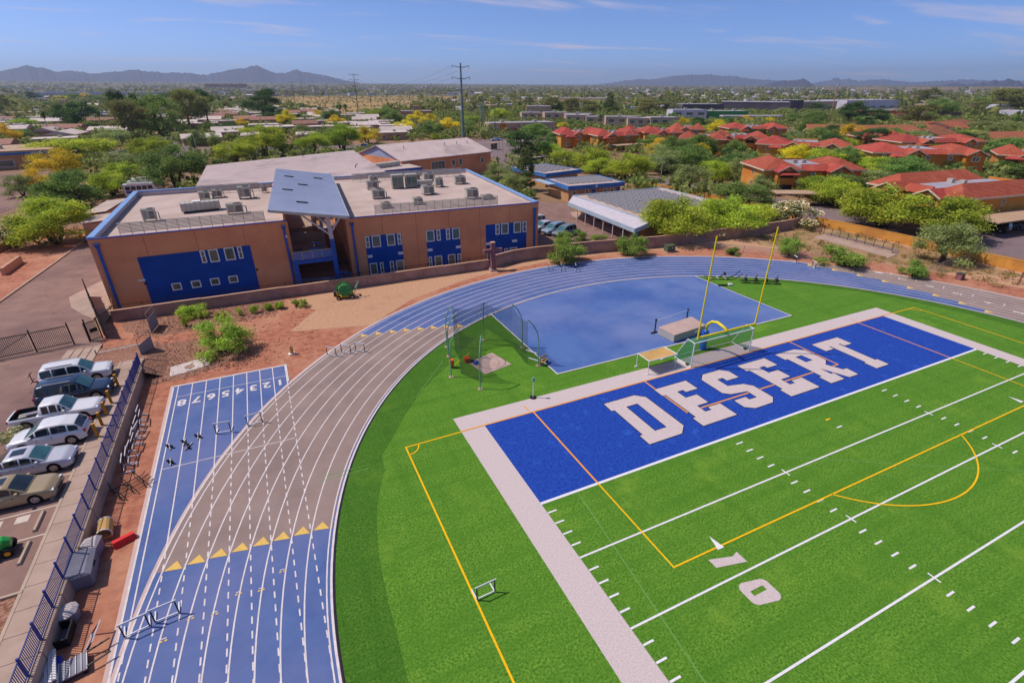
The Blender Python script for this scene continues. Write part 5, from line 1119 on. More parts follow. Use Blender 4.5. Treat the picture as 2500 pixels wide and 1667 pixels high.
# green mower with yellow wheels
mat('mower_green', rgb(40,160,60), rgb(30,136,48), 1, .35, coat=.4)
mw = empty('ride_on_mower', (-28.75,8.2,Z0), R(8), label='green ride-on mower with yellow wheels at the left picture edge', cat='mower')
m = MB(); secs = [(-.1,.3,.55,.9),(.3,.33,.5,1.02),(.8,.32,.5,.98),(1.05,.24,.5,.82)]
for x, w_, z0, z1 in secs: m.v += [(x,-w_,z0),(x,-w_,z1-.12),(x,-w_*.6,z1),(x,w_*.6,z1),(x,w_,z1-.12),(x,w_,z0)]
for i in range(3):
    for j in range(5): a = i*6+j; m.f.append((a,a+6,a+7,a+1)); m.m.append(0)
m.f += [(0,1,2,3,4,5), (23,22,21,20,19,18)]; m.m += [0,0]; m.obj('hood', 'mower_green', mw)
MB().box(-1.1,1.0,-.28,.28,.3,.5).obj('chassis', 'plastic_dark', mw); MB().box(-.75,-.25,-.27,.27,.62,.74).obj('seat', 'bollard_yellow', mw); MB().box(-.85,-.75,-.27,.27,.7,1.15).obj('backrest', 'bollard_yellow', mw); MB().tube([(0,0,.9),(-.2,0,1.1)],.03,6).obj('steering_column', 'black_metal', mw); MB().cyl((-.2,0,1.1),(-.23,0,1.13),.18,n=14).obj('steering_wheel', 'black_metal', mw); MB().box(-.35,.45,-.62,.62,.12,.3).obj('mower_deck', 'mower_green', mw)
for x, r_, y in ((-.7,.36,.46),(.85,.27,.4)):
    for s in (-1,1): w_ = MB().cyl((x,s*(y-.12),r_),(x,s*(y+.12),r_),r_,n=18).obj('wheel', 'tyre', mw); MB().cyl((x,s*(y-.02),r_),(x,s*(y+.13),r_),r_*.5,n=14).obj('rim', 'bollard_yellow', w_)
MB().box(-1.0,-.4,-.6,-.3,.74,.8).obj('fender', 'mower_green', mw); MB().box(-1.0,-.4,.3,.6,.74,.8).obj('fender', 'mower_green', mw)
# cars beside the school and on the road
for k, x, y, r_, p, l in (('suv',32.6,63.6,R(190),'paint_white','white car half hidden behind the right school corner, farthest of four'),('crossover',32.5,59.6,R(192),'paint_silver','pale silver car parked second beside the right school corner'),('suv',33.2,56.9,R(197),'paint_bluegrey','blue-grey car between silver and green-grey cars beside the school'),('suv',34.0,54.6,R(198),'paint_grey','green-grey sport utility car nearest the wall beside the school')):
    car(k, p, (x,y,.0), r_, l, 'car', 'cars parked beside the right school block', detail=False)
for k, x, y, r_, p, l in (('sedan',-57.9,231,R(10),'paint_ltblue','small pale blue car on the road at far left'),('suv',-12.9,219,R(-5),'paint_white','white car on the road left of a bare trunk'),('suv',-8.6,209,R(176),'paint_silver','white car on the near lane behind a mesquite trunk'),('sedan',7.6,202,R(0),'paint_ltblue','pale blue car on the road behind the gym roof'),('pickup',13.3,202,R(0),'paint_red','red pickup on the road behind the gym roof'),('suv',31,211.5,R(-20),'paint_white','white sport utility car on the road left of the gabled hall'),('sedan',92.5,217.5,R(170),'paint_ltblue','pale blue car at the junction right of the big steel pole')):
    car(k, p, (x,y,.03), r_, l, 'car', 'cars on the far road', detail=False, name='car')
for i, (x, y) in enumerate(((-37.6,128.5),(-37.4,133.0),(-37.2,137.5))):
    t = empty('shuttle_bus', (x,y,0), R(3), label='white shuttle bus behind the left school block', cat='bus', group='parked shuttle buses', series='')
    mb_ = MB(); mb_.add([(-3.4,-1.15,.45),(3.0,-1.15,.45),(3.4,-1.1,.6),(3.4,1.1,.6),(3.0,1.15,.45),(-3.4,1.15,.45),(-3.4,-1.1,2.95),(2.5,-1.1,2.95),(3.1,-1.05,1.7),(3.1,1.05,1.7),(2.5,1.1,2.95),(-3.4,1.1,2.95)], [(0,1,7,6),(1,2,8,7),(2,3,9,8),(8,9,10,7),(3,4,10,9),(4,5,11,10),(6,7,10,11),(0,6,11,5),(0,5,4,3,2,1)]); mb_.obj('body', 'paint_white', t)
    for s in (-1,1):
        for k in range(5): MB().box(-3.0+k*1.1,-2.1+k*1.1,s*1.155-.01,s*1.155+.01,1.7,2.5).obj('side_window', 'car_glass', t)
        for x_ in (-2.1,2.1): MB().cyl((x_,s*.9,.42),(x_,s*1.17,.42),.42,n=16).obj('wheel', 'tyre', t)
    MB().box(-2.6,1.6,-.7,.7,2.953,3.1).obj('roof_unit', 'pale_metal', t); MB().box(-3.0,-1.4,-1.17,-1.16,1.0,1.5).obj('side_stripe', 'stripe_blue', t)
TZ = ['west of the school driveway', 'along the road behind the school', 'among the flat-roofed homes', 'at the edge of the desert field', 'behind the low classrooms', 'around the red-roofed apartments', 'by the distant shops', 'along the boundary wall', 'on the bare ground by the track']
TREES = """m,-44.5,86.6,7.3,10.4,0;o,-50,86.9,6.2,5.6,0;g,-47.8,116.8,7.9,10.9,0;y,-62.8,169.5,7.7,11.5,0;y,-61.2,143.8,5.3,6.9,0;v,-62.8,139.1,5.1,6.6,0;m,-44.2,132.4,5.9,7.1,0;m,-44.9,156.7,5.3,8.5,0;v,-48.7,177,5.4,11.1,0;g,-30.9,136.8,10,14.2,0;m,-43.8,208,7.9,14,0;p,-20.8,136,6.5,9.5,0;m,-69.2,218.2,8,22.9,1;v,-66.1,271,7.3,12.2,1;y,-114.4,308.8,7.4,10.9,1;g,-111.3,319.2,5.1,7.8,1;m,-18,185.3,7.1,11.4,1;m,-9.2,201.4,11.4,16.1,1;m,0,201.8,4.4,5,1;m,8.3,200.9,7.6,11.3,1;v,-33.2,251.8,6.6,7.6,1;v,-26.6,248.6,5.5,4.8,1;m,20.9,210,9.8,12.6,1;y,35.3,229.4,7.3,10.6,1;m,69.3,230.3,3.4,8.4,1;g,88.7,242.8,5.2,7.1,1;v,97,236.5,6,7.4,1;d,-102.4,380.4,15.3,18.9,2;e,-62.8,289.8,16,15.2,2;d,-67.1,322.6,21.6,12.2,2;g,-55.2,324.3,19.5,20.3,2;m,-137.8,420.1,5.8,12.3,2;g,-257.6,817.8,8.1,28,2;d,-328.6,1180.7,14.4,18.4,2;g,-214,762.4,8.1,25.9,2;d,-143.2,750,12.8,21.7,2;g,-227.2,1082.6,10.6,23.4,2;g,-281.9,1209.7,11.6,33.5,2;l,-106.2,341.4,12.5,5.7,2;l,-94.5,399.2,10.4,6.8,2;l,-63.7,284.4,8.9,4.7,2;g,-188.8,560.5,4.3,11.8,2;g,-379,1205.8,7.8,24.6,2;y,-286.2,1159.5,8.9,22.1,2;y,-304.8,1414.3,10.9,21.2,2;g,-255.2,1318,9,22.8,2;v,-119.1,404.3,3.3,8.9,2;v,-99.2,338.1,3.5,9.2,2;g,-97.2,393.7,4.1,7.2,2;y,-215.1,685.8,5.2,11.5,2;e,-42.5,348.4,19.9,19.5,2;d,-36.3,392.8,20.2,13.4,2;d,0,421.9,19.9,22.9,2;d,4.5,401.7,10.5,13.8,2;l,-46,350.1,8.9,6.4,2;l,18.8,377.9,7,6.4,2;l,-25.9,768.6,10,8.3,2;l,-20.6,713.6,7,6.9,2;d,-23.6,330.5,4.8,13.3,2;y,-15.6,361.1,5.4,7.7,2;y,11.8,377.3,8.9,11.2,2;y,36.3,419,7.5,9.9,2;g,42.7,396.6,8.2,13.7,2;g,20.2,234.8,6.1,7.2,2;g,-126.1,1079.7,14.3,22,2;g,-120.8,1250.4,14.1,31.3,2;g,-32,673.2,8,20.9,2;v,-16.1,644.4,5.7,14.1,2;g,25.1,586,5.4,17.7,2;g,46.2,657.1,6,16.6,2;g,44.9,542.2,7,16,2;v,14.2,303.9,4.5,12.1,2;v,26.6,297.9,3.7,7.3,2;g,-52.7,359.4,6.3,7.8,2;g,-32.6,326.5,6,8.1,2;y,37.8,342.3,6.8,10.6,2;g,42.2,396.8,7.7,10,2;l,46.9,381.1,12.8,6.6,2;l,52.4,391.9,12.4,4.7,2;d,51.2,322.1,4.1,5.3,2;v,63.7,437.9,3.2,5.9,2;m,74.9,410.5,7.7,12.9,3;g,84.1,416.8,9.4,14.9,3;v,85.2,491.9,6,11.9,3;g,75.1,346.7,8.4,12.2,3;y,64,274.6,6.9,10.7,3;y,95.9,361.7,7.5,11.9,3;y,97.1,336.1,6.7,12.2,3;g,71.8,250.9,7.6,11.6,3;y,91.8,283.6,6.6,11.4,3;g,110.8,300,4.2,9.5,3;m,130.8,344.9,5.2,14.4,3;v,160.2,520,2.7,8.1,3;v,138.3,589.7,2.9,11.2,3;v,206.1,602.2,4.6,11.9,3;g,192,454.8,4.9,13.5,3;m,168.6,386.9,7.5,8.8,3;g,138.1,401.8,4.3,9.4,3;d,69.7,143.1,9.5,13.9,4;p,58.8,118.1,7.3,7.3,4;m,80.1,142.3,6.1,8.9,4;m,78.2,129.1,5.8,7.4,4;m,79.1,116.3,7.5,10.7,4;m,75.6,105.6,5.5,9,4;m,80.4,99,7.5,11.4,4;v,98.6,108.7,7.8,9.9,4;c,48.1,132.7,5.7,4.9,4;v,43.9,104.8,5.7,7.6,4;v,42.7,94.1,4.6,7.4,4;g,43.7,86.9,2.2,2.7,4;p,47.5,96.4,10.2,5.8,4;e,0.1,145.7,3.5,6.8,4;v,84.2,78.8,6.2,8.8,4;m,96,83,6,6.8,4;v,105.6,83.4,6.1,7,4;g,109.5,83.1,4.6,5.7,4;v,95.2,102,5.9,10.8,4;g,75.4,87.8,2.7,4.1,4;v,99.6,103.9,6.2,9.5,4;g,113.8,217.3,6.9,12.2,5;g,107.1,186.1,5.3,8.6,5;g,169.4,271.7,5.4,9.5,5;g,117.9,187.9,4.3,8.8,5;v,124.1,184.9,5.2,8.2,5;g,121.3,166.3,5.4,9.4,5;d,137.6,178.4,3.7,5.6,5;g,135.1,156.6,5.3,11.1,5;g,165.6,287.7,3.7,5.6,5;y,160.2,269.4,3.7,6.7,5;m,190.6,248.3,2.8,6.1,5;g,174.1,221.5,3.7,4,5;g,223.6,259.7,4.3,10.3,5;g,134.7,245.8,3.7,6.9,5;g,121.4,126.9,7.9,9.6,5;g,152.3,171.3,4,5.2,5;g,154.3,138.7,7.3,7.8,5;y,164.1,139.7,3.6,5.9,5;g,106.4,101.6,6.7,11.1,5;m,108.1,94.5,4.7,7.9,5;v,99.4,105,4.2,8,5;v,119.2,95.5,6,7.1,5;g,124.4,94.7,5.5,6,5;g,156,112.6,4.9,9.7,5;g,161.6,109.9,3.9,8.1,5;g,168.6,106.5,3.9,8.9,5;y,220.2,204.6,6.3,12.5,5;d,224,197.4,4,6.3,5;m,216.9,211.7,4.1,6.9,5;d,139.4,118.3,4.1,6.2,5;g,161.4,109.9,4.4,11.9,5;g,167.5,102.2,3.9,13.1,5;g,172.1,98.5,3.8,9.4,5;y,161.2,84.1,5.3,9.9,5;m,155.8,75.9,4.9,11.2,5;y,182.5,87.5,3,5.3,5;g,172.2,76.4,2.2,10.4,5;g,175,71.3,2.9,10.2,5;g,175.8,67.4,4.2,8.2,5;g,184.1,56.8,4,12.7,5;d,210.7,71.1,5.9,9,5;v,182.7,65.3,1.7,6.9,5;m,103.3,56.5,5.5,9.3,5;v,124.3,59.6,5.2,8.6,5;m,154.5,75.3,4.1,9.3,5;d,253.3,158.3,6,12.7,5;d,203.7,111.2,8.5,11.2,5;g,253.7,124.5,5.1,15.6,5;m,298.9,121,5,8.7,5;g,238.9,82,6.3,15.5,5;g,288,108,2.5,7.8,5;g,292.6,124.1,1.5,5.4,5;m,303.7,163.3,3.1,9.5,5;m,163.1,367.7,8.2,15.1,6;g,207.4,432.4,4.2,9.2,6;e,256.5,455.5,12.9,13.5,6;e,244.6,400.2,12.8,14.7,6;e,259,393.1,12.2,13.5,6;p,274.5,385.6,17.9,14.1,6;e,297.2,361.1,12.4,18.1,6;l,287.7,379.1,9.3,4.5,6;l,280.5,356.4,12.2,4.9,6;l,173.7,250.2,9.4,4.7,6;g,253.2,555.5,7.5,18.2,6;g,258.6,530.8,6.5,16,6;v,308.6,603.9,5.8,20.1,6;g,264.2,451.7,9.7,8.5,6;v,261.3,264.6,4.1,11.4,6;y,309.6,267.3,4.3,8.4,6;y,323.7,260.5,3.4,8.9,6;g,298.3,272.7,3.4,12,6;m,316.7,303.8,4.7,7.4,6;g,327.2,241.1,6,16.6,6;g,333,229.9,8.1,14.8,6;g,256.9,176.5,7.9,12.5,6;v,434.2,336.7,5.5,18.1,6;v,447.4,370.8,4.3,8.6,6;v,449.4,397.1,4.8,11.2,6;d,533.4,375.4,7,21.6,6;g,256.6,283.9,6.6,7.7,6;m,222.7,252.9,5.1,10.6,6;y,240,259.2,2.6,7.1,6;e,333.1,386,9.2,17.5,6;e,363,403.5,7.1,9.2,6;v,438.4,464.6,5.2,13.1,6;g,450.9,458.5,6,13.1,6;d,359.5,224.6,14.1,18.5,6;d,373.9,217.7,8.7,16.1,6;e,365.1,185.1,12.9,20.2,6;g,483.9,234.3,14.4,20.1,6;l,328.9,194.3,6.9,12.9,6;l,325.6,196,6.4,8.6,6;v,314.8,158,6.1,11,6;g,370.4,166.4,3.4,12.6,6;v,361.6,148.7,5.5,14.3,6;v,377.1,141.3,5.5,15.8,6;e,608.9,251.5,19.3,33.4,6;v,533.5,238.8,8,15.3,6;e,798.5,419,19.6,26.4,6;g,736.7,321.5,14.1,25.4,6;g,626.7,242.8,13.7,17.5,6;c,394.4,147.2,10.3,3.1,6;l,529.3,226.2,12.2,7.8,6;g,391.3,219.5,3.9,9.8,6;m,90.2,34.7,7.7,13.5,7;m,90.6,26.4,7.4,11.5,7;v,76.7,17.8,6,7.3,7;o,76.1,42.3,4.8,7.6,7;m,50.2,44.1,7.3,10.7,7;o,55.7,45,3,8.1,7;m,61.8,43.9,6.4,10.8,7;g,81.8,59.7,5.1,10.4,7;v,97.6,67.9,4.3,7.1,7;m,71.8,47.2,3.7,6,7;o,75.4,45.5,3,5.6,7;b,61.7,23.3,3.3,6.5,8;b,66,15.7,2.7,3.7,8;b,59.1,29.7,2.8,3.8,8;b,26.7,41.9,3.5,5.3,8;b,37.7,40.3,3,4.7,8;b,51.9,34,1.4,2.5,8;b,32.3,51.7,2.1,2.7,8;b,34.7,50.6,2,2.5,8;b,37,48.6,1.4,2.8,8;s,-18.5,31.7,3.4,5,8;s,-21.8,42.7,1.4,2.9,8;s,-20.6,41.6,1,1.2,8;s,-22.2,39.8,1.2,0.9,8;s,-18.8,40.2,1.1,1.2,8;s,-17,40.6,1,0.7,8;s,-15.4,40.7,1,1.1,8;s,-14,40.9,0.9,1,8;s,-12.6,40.7,0.8,1,8;s,-13.9,40.9,0.8,0.8,8;s,-12.7,40.9,0.9,1.1,8;s,-11,40.7,0.9,0.9,8;s,-10.2,40.2,1,1.1,8;o,-31.1,20.3,1.6,1.6,8"""
# ---------------------------------------------------------------- trees
def leaf_mat(name, c1, c2, c3=None, trans=.38):
    m = bpy.data.materials.new(name); m.use_nodes = True; nt = m.node_tree; b = nt.nodes['Principled BSDF']; out = nt.nodes['Material Output']
    b.inputs['Roughness'].default_value = .75; b.inputs['Specular IOR Level'].default_value = .2
    tc = N(nt, 'ShaderNodeTexCoord'); n1 = N(nt, 'ShaderNodeTexNoise'); n1.inputs['Scale'].default_value = 7; n1.inputs['Detail'].default_value = 4; nt.links.new(tc.outputs['Object'], n1.inputs[0])
    mr = N(nt, 'ShaderNodeMapRange'); mr.inputs[1].default_value = .35; mr.inputs[2].default_value = .65; nt.links.new(n1.outputs[0], mr.inputs[0])
    mx = N(nt, 'ShaderNodeMix', data_type='RGBA'); mx.inputs[6].default_value = c1; mx.inputs[7].default_value = c2; nt.links.new(mr.outputs[0], mx.inputs[0])
    at = N(nt, 'ShaderNodeAttribute', attribute_name='tint'); mr2 = N(nt, 'ShaderNodeMapRange'); mr2.inputs[3].default_value = .72; mr2.inputs[4].default_value = 1.3; nt.links.new(at.outputs['Fac'], mr2.inputs[0])
    oi = N(nt, 'ShaderNodeObjectInfo'); mr3 = N(nt, 'ShaderNodeMapRange'); mr3.inputs[3].default_value = .8; mr3.inputs[4].default_value = 1.2; nt.links.new(oi.outputs['Random'], mr3.inputs[0])
    mm = N(nt, 'ShaderNodeMath', operation='MULTIPLY'); nt.links.new(mr2.outputs[0], mm.inputs[0]); nt.links.new(mr3.outputs[0], mm.inputs[1])
    hs = N(nt, 'ShaderNodeHueSaturation'); nt.links.new(mx.outputs[2], hs.inputs['Color']); nt.links.new(mm.outputs[0], hs.inputs['Value'])
    ml = N(nt, 'ShaderNodeMath', operation='MULTIPLY'); ml.inputs[1].default_value = 5.7; fr = N(nt, 'ShaderNodeMath', operation='FRACT'); ma = N(nt, 'ShaderNodeMath', operation='MULTIPLY_ADD'); ma.inputs[1].default_value = .035; ma.inputs[2].default_value = .468
    nt.links.new(oi.outputs['Random'], ml.inputs[0]); nt.links.new(ml.outputs[0], fr.inputs[0]); nt.links.new(fr.outputs[0], ma.inputs[0]); nt.links.new(ma.outputs[0], hs.inputs['Hue'])
    nt.links.new(hs.outputs[0], b.inputs['Base Color'])
    tr = N(nt, 'ShaderNodeBsdfTranslucent'); nt.links.new(hs.outputs[0], tr.inputs[0]); ms = N(nt, 'ShaderNodeMixShader'); ms.inputs[0].default_value = trans
    nt.links.new(b.outputs[0], ms.inputs[1]); nt.links.new(tr.outputs[0], ms.inputs[2]); nt.links.new(ms.outputs[0], out.inputs[0]); MATS[name] = m; return m
leaf_mat('leaf_m', rgb(184,204,69), rgb(136,171,56)); leaf_mat('leaf_g', rgb(141,171,86), rgb(98,134,65)); leaf_mat('leaf_d', rgb(90,126,66), rgb(64,98,53)); leaf_mat('leaf_v', rgb(169,183,113), rgb(130,150,89)); leaf_mat('leaf_y', rgb(255,237,54), rgb(199,198,60)); leaf_mat('leaf_e', rgb(159,156,87), rgb(110,126,68)); leaf_mat('leaf_o', rgb(120,148,77), rgb(95,122,60)); leaf_mat('blossom', rgb(255,255,213), rgb(255,231,177)); leaf_mat('leaf_p', rgb(130,143,75), rgb(87,108,58)); leaf_mat('leaf_b', rgb(150,180,82), rgb(115,148,64)); leaf_mat('leaf_s', rgb(184,207,82), rgb(141,176,64)); leaf_mat('leaf_l', rgb(110,148,66), rgb(82,118,53)); leaf_mat('leaf_c', rgb(120,168,68), rgb(82,134,51)); leaf_mat('thatch', rgb(189,148,94), rgb(150,116,73))
mat('bark', rgb(84,66,56), rgb(60,48,42), 3, .95, stretch=(2,2,.6)); mat('bark_pale', rgb(150,132,116), rgb(120,104,92), 3, .95, stretch=(2,2,.6))
def cards(rng, C, size, elong=1.6, droop=0.0, outdir=None):
    """small leaf-sprig quads at centres C, randomly turned"""
    n = len(C)
    d = rng.normal(size=(n,3)); d[:,2] -= droop; d /= np.linalg.norm(d, axis=1)[:,None]
    a = rng.normal(size=(n,3))
    if outdir is not None: a = a*.7 + outdir*1.1
    u = np.cross(d, a); u /= np.linalg.norm(u, axis=1)[:,None]+1e-9
    s = (size*rng.uniform(.6, 1.35, n))[:,None]
    V = np.stack([C-d*s*elong*.5, C+u*s*.5, C+d*s*elong*.5, C-u*s*.5], 1).reshape(-1,3)
    return V, n
def leaf_mesh(name, V, n, tint, materials, midx=None):
    me = bpy.data.meshes.new(name); me.vertices.add(len(V)); me.vertices.foreach_set('co', V.astype(np.float32).ravel())
    me.loops.add(n*4); me.loops.foreach_set('vertex_index', np.arange(n*4, dtype=np.int32)); me.polygons.add(n); me.polygons.foreach_set('loop_start', np.arange(0, n*4, 4, dtype=np.int32))
    me.update(calc_edges=True)
    at = me.attributes.new('tint', 'FLOAT', 'FACE'); at.data.foreach_set('value', tint.astype(np.float32))
    for m in materials: me.materials.append(MATS[m])
    return me
def proto(kind, seed):
    """crown and trunk of one tree, one unit high and one unit wide"""
    rng = np.random.default_rng(seed); blobs = []; trunk = MB(); mt = 'leaf_'+kind; sz = .03; nl = 5400; droop = 0; fill = .35; br = 'bark'; el = 1.7
    def limb(p0, p1, r0, r1, bend=.04):
        p0, p1 = np.array(p0), np.array(p1); P = []; k = 5
        off = rng.normal(size=3)*bend
        for i in range(k+1): t = i/k; P.append(tuple(p0+(p1-p0)*t+off*math.sin(math.pi*t)))
        trunk.tube(P, [r0+(r1-r0)*i/k for i in range(k+1)], 6); return p1
    if kind in 'myvg':
        nb = 36; zl = {'m':.10,'y':.18,'v':.10,'g':.10}[kind]
        for i in range(nb):
            a = rng.uniform(0, 6.28); rr = math.sqrt(rng.uniform(0,1))*.40; zt = .92-.42*(rr/.45)**2; zb = zl+.10*rng.uniform(0,1); z = zb+(max(zt,zb+.05)-zb)*rng.uniform(0,1)**.7
            blobs.append((rr*math.cos(a), rr*math.sin(a), z, rng.uniform(.09,.16), rng.uniform(.07,.13)))
        ns = 3 if kind in 'my' else 2
        for k in range(ns):
            a = k*6.28/ns+rng.uniform(0,1); b = limb((.02*math.cos(a),.02*math.sin(a),0), (.12*math.cos(a),.12*math.sin(a),.36), .032, .02)
            for j in range(3):
                q_ = blobs[int(rng.integers(len(blobs)))]; limb(b, (q_[0]*.8,q_[1]*.8,q_[2]-.02), .016, .005)
        if kind in 'mg': sz = .0155; nl = 15000; el = 2.5
        if kind == 'v': nl = 11000; sz = .015; el = 2.5; fill = .25
        if kind == 'y': nl = 11500; sz = .016; el = 2.3
    elif kind in 'de':
        limb((0,0,0), (.02,.01,.55), .035, .02); nb = 20
        for i in range(nb):
            z = rng.uniform(.36,.94); w = .42*math.sin(math.pi*min(1,(z-.2)/.85))**.7; a = rng.uniform(0,6.28); rr = w*math.sqrt(rng.uniform(.05,1))
            blobs.append((rr*math.cos(a), rr*math.sin(a), z, rng.uniform(.10,.17), rng.uniform(.06,.11)))
            if i % 2 == 0: limb((.01,0,.3+.3*(z-.36)), (rr*math.cos(a)*.9, rr*math.sin(a)*.9, z-.03), .014, .004)
        droop = .6; nl = 9000; sz = .021; fill = .3
        if kind == 'e': br = 'bark_pale'
    elif kind in 'pc':
        limb((0,0,0), (0,0,.96), .028, .006, .01); lay = 15
        for i in range(lay):
            z = .16+.8*i/lay; w = .46*(1-(z-.1)/.95)**(.75 if kind == 'p' else .9)
            for k in range(5 if i < 10 else 3):
                a = rng.uniform(0,6.28); rr = w*rng.uniform(.45,1.0); blobs.append((rr*math.cos(a), rr*math.sin(a), z+rng.uniform(-.02,.02), .10*(1-z*.5), .04))
                if kind == 'p': limb((0,0,z-.02), (rr*math.cos(a), rr*math.sin(a), z), .009, .003, .01)
        nl = 5600; sz = .024; fill = .4
    elif kind in 'bso':
        nb = 18
        for i in range(nb):
            a = rng.uniform(0,6.28); rr = math.sqrt(rng.uniform(0,1))*.36; z = rng.uniform(.22,.86)*(1-(rr/.5)**2*.55)
            blobs.append((rr*math.cos(a), rr*math.sin(a), z, rng.uniform(.10,.16), rng.uniform(.10,.17)))
            limb((rng.uniform(-.03,.03),rng.uniform(-.03,.03),0), (rr*math.cos(a)*.9, rr*math.sin(a)*.9, z), .012, .003)
        nl = 8000; sz = .023; droop = -.5
        if kind == 's': nl = 5200; sz = .018; el = 3.4; droop = -1.0
        if kind == 'o': nl = 3600
    if kind == 'l':
        limb((0,0,0), (.02,.0,.84), .022, .016, .01); V = []; T_ = []
        for k in range(34):
            a = rng.uniform(0,6.28); e = rng.uniform(-.5,1.2); L = rng.uniform(.34,.5); prev = np.array([.02,0,.85])
            dirh = np.array([math.cos(a),math.sin(a),0]); side = np.array([-math.sin(a),math.cos(a),0])
            for s in range(5):
                t = (s+1)/5; p = np.array([.02,0,.85])+dirh*L*t*math.cos(e*.8)*1.0+np.array([0,0,1])*(L*.45*(math.sin(e)*t-.7*t*t))
                w0, w1 = .07*(1-abs(s/5-.4)), .07*(1-abs((s+1)/5-.4))*(0.25 if s == 4 else 1)
                V += [prev-side*w0, prev+side*w0, p+side*w1, p-side*w1]; T_.append(rng.uniform(0,1)); prev = p
        V = np.array(V); cm = leaf_mesh('crown', V, len(T_), np.array(T_), ['leaf_l'])
        C = np.stack([rng.normal(0,.05,260)+.02, rng.normal(0,.05,260), rng.uniform(.66,.84,260)],1); Vs, n = cards(rng, C, .05, 2.5, 2.0); sk = leaf_mesh('dead_fronds', Vs, n, rng.uniform(0,1,n), ['thatch'])
        return cm, trunk.mesh('trunk', 'bark_pale', True), sk
    B = np.array(blobs); vol = B[:,3]**2*B[:,4]; pick = rng.choice(len(B), nl, p=vol/vol.sum())
    d = rng.normal(size=(nl,3)); d /= np.linalg.norm(d, axis=1)[:,None]; rad_ = np.abs(rng.normal(.78, .36, nl))
    C = B[pick,:3]+d*rad_[:,None]*np.stack([B[pick,3],B[pick,3],B[pick,4]],1); C[:,2] = np.maximum(C[:,2], .015)
    bt = rng.uniform(0,1,len(B)); tint = np.clip(bt[pick]*.5+rng.uniform(0,.5,nl), 0, 1)
    V, n = cards(rng, C, sz, el, droop, d); cm = leaf_mesh('crown', V, n, tint, [mt])
    # scale the crown to unit width
    ex = None
    if kind == 'o':
        nb_ = 1500; pk = rng.choice(len(B), nb_); d2 = rng.normal(size=(nb_,3)); d2[:,2] = np.abs(d2[:,2])*.6+d2[:,2]*.4; d2 /= np.linalg.norm(d2, axis=1)[:,None]
        C2 = B[pk,:3]+d2*1.08*np.stack([B[pk,3],B[pk,3],B[pk,4]],1); C2[:,2] = np.maximum(C2[:,2], .03); V2, n2 = cards(rng, C2, .032, 1.1); ex = leaf_mesh('blossom', V2, n2, rng.uniform(0,1,n2), ['blossom'])
    return cm, trunk.mesh('trunk', br, True), ex
NAMES = {'m':('mesquite_tree','bright yellow-green feathery tree','tree'),'g':('shade_tree','mid green rounded tree','tree'),'d':('dark_tree','dark green dense tall tree','tree'),'v':('olive_tree','grey-green loose tree','tree'),'y':('palo_verde_tree','yellow-flowering spreading tree','tree'),'e':('eucalyptus_tree','olive-brown tall drooping tree','tree'),'o':('oleander_bush','cream-flowering dense bush','bush'),'p':('pine_tree','olive-green layered pine','tree'),'b':('desert_bush','rounded green desert bush','bush'),'s':('desert_shrub','wispy light green shrub','shrub'),'l':('palm_tree','fan palm with thin trunk','palm'),'c':('conifer','pointed green conifer','tree')}
PRO = {}
for i, k in enumerate(NAMES): PRO[k] = [proto(k, 100+i*7+j) for j in range(3 if k in 'mgv' else 2)]
rt = random.Random(11)
def plant(k, x, y, h, w, zi):
    nm, lb, ct = NAMES[k]; pr_ = rt.choice(PRO[k]); z = lz(y) if (x < -26.5 and y < 39) else 0.0
    t = empty(nm, (x, y, z-.03), rt.uniform(0, 6.28), label=lb, cat=ct, group=ct+'s '+TZ[int(zi)], series=TZ[int(zi)])
    ws = w*1.24; hs_ = h*1.08
    inst('crown', pr_[0], t, sc=(ws, ws, hs_)); inst('trunk', pr_[1], t, sc=(ws*.75+.25*hs_,)*2+(hs_,))
    if pr_[2] is not None: inst('dead_fronds' if k == 'l' else 'blossom', pr_[2], t, sc=(ws, ws, hs_))
for s in TREES.split(';'):
    k, x, y, h, w, zi = s.split(','); plant(k, float(x), float(y), float(h), float(w), zi)
# ---------------------------------------------------------------- streets behind the school
up = [(-330,330),(-120,262),(-60,250),(-30,243),(20,231),(98,225),(170,222),(330,190)]; dn = [(-330,300),(-120,226),(-60,215),(-30,206),(20,200),(98,201),(170,198),(330,166)]
MB().sheet(up+dn[::-1], -.02).obj('road', 'road_asphalt', kind='structure')
rm = MB()
for off, w_ in ((.0,.35),(1.0,.35),(.46,1.6)):
    pts = [(a[0]+(b[0]-a[0])*(1-off), a[1]+(b[1]-a[1])*(1-off)) for a, b in zip(up, dn)]
    rm.ribbon(pts, w_, .03 if w_ < 1 else .02)
rm.obj('road_kerbs', 'curb_mat', kind='structure')
MB().sheet([(52,118),(66,112),(78,140),(98,201),(74,201),(64,150)], -.025).obj('side_street', 'road_asphalt', kind='structure')
MB().sheet([(26.5,52),(40,47.5),(44,49),(44.5,66),(47.5,76),(49,78),(42,84),(33,92),(29.5,84)], -.02).obj('staff_car_park', 'asphalt', kind='structure')
MB().prism([(43.0,48.2),(44.8,48.2),(45.4,66),(48,70),(44,69.8),(43,66)], -.04, .09).obj('ramada_walk', 'concrete', kind='structure')
MB().sheet([(84,104),(82,88),(83,68),(84,50),(86,34),(90,12),(128,2),(128,14),(106,20),(96,40),(98,56),(92,72),(92,98)], -.025).obj('apartment_drive', 'road_asphalt', kind='structure')
MB().sheet([(-130,106),(-62,118),(-57,146),(-62,188),(-140,190)], -.02).obj('side_car_park', 'asphalt', kind='structure')
MB().sheet([(-46,243),(-34,243),(-52,330),(-64,330)], -.022).obj('home_street', 'road_asphalt', kind='structure')
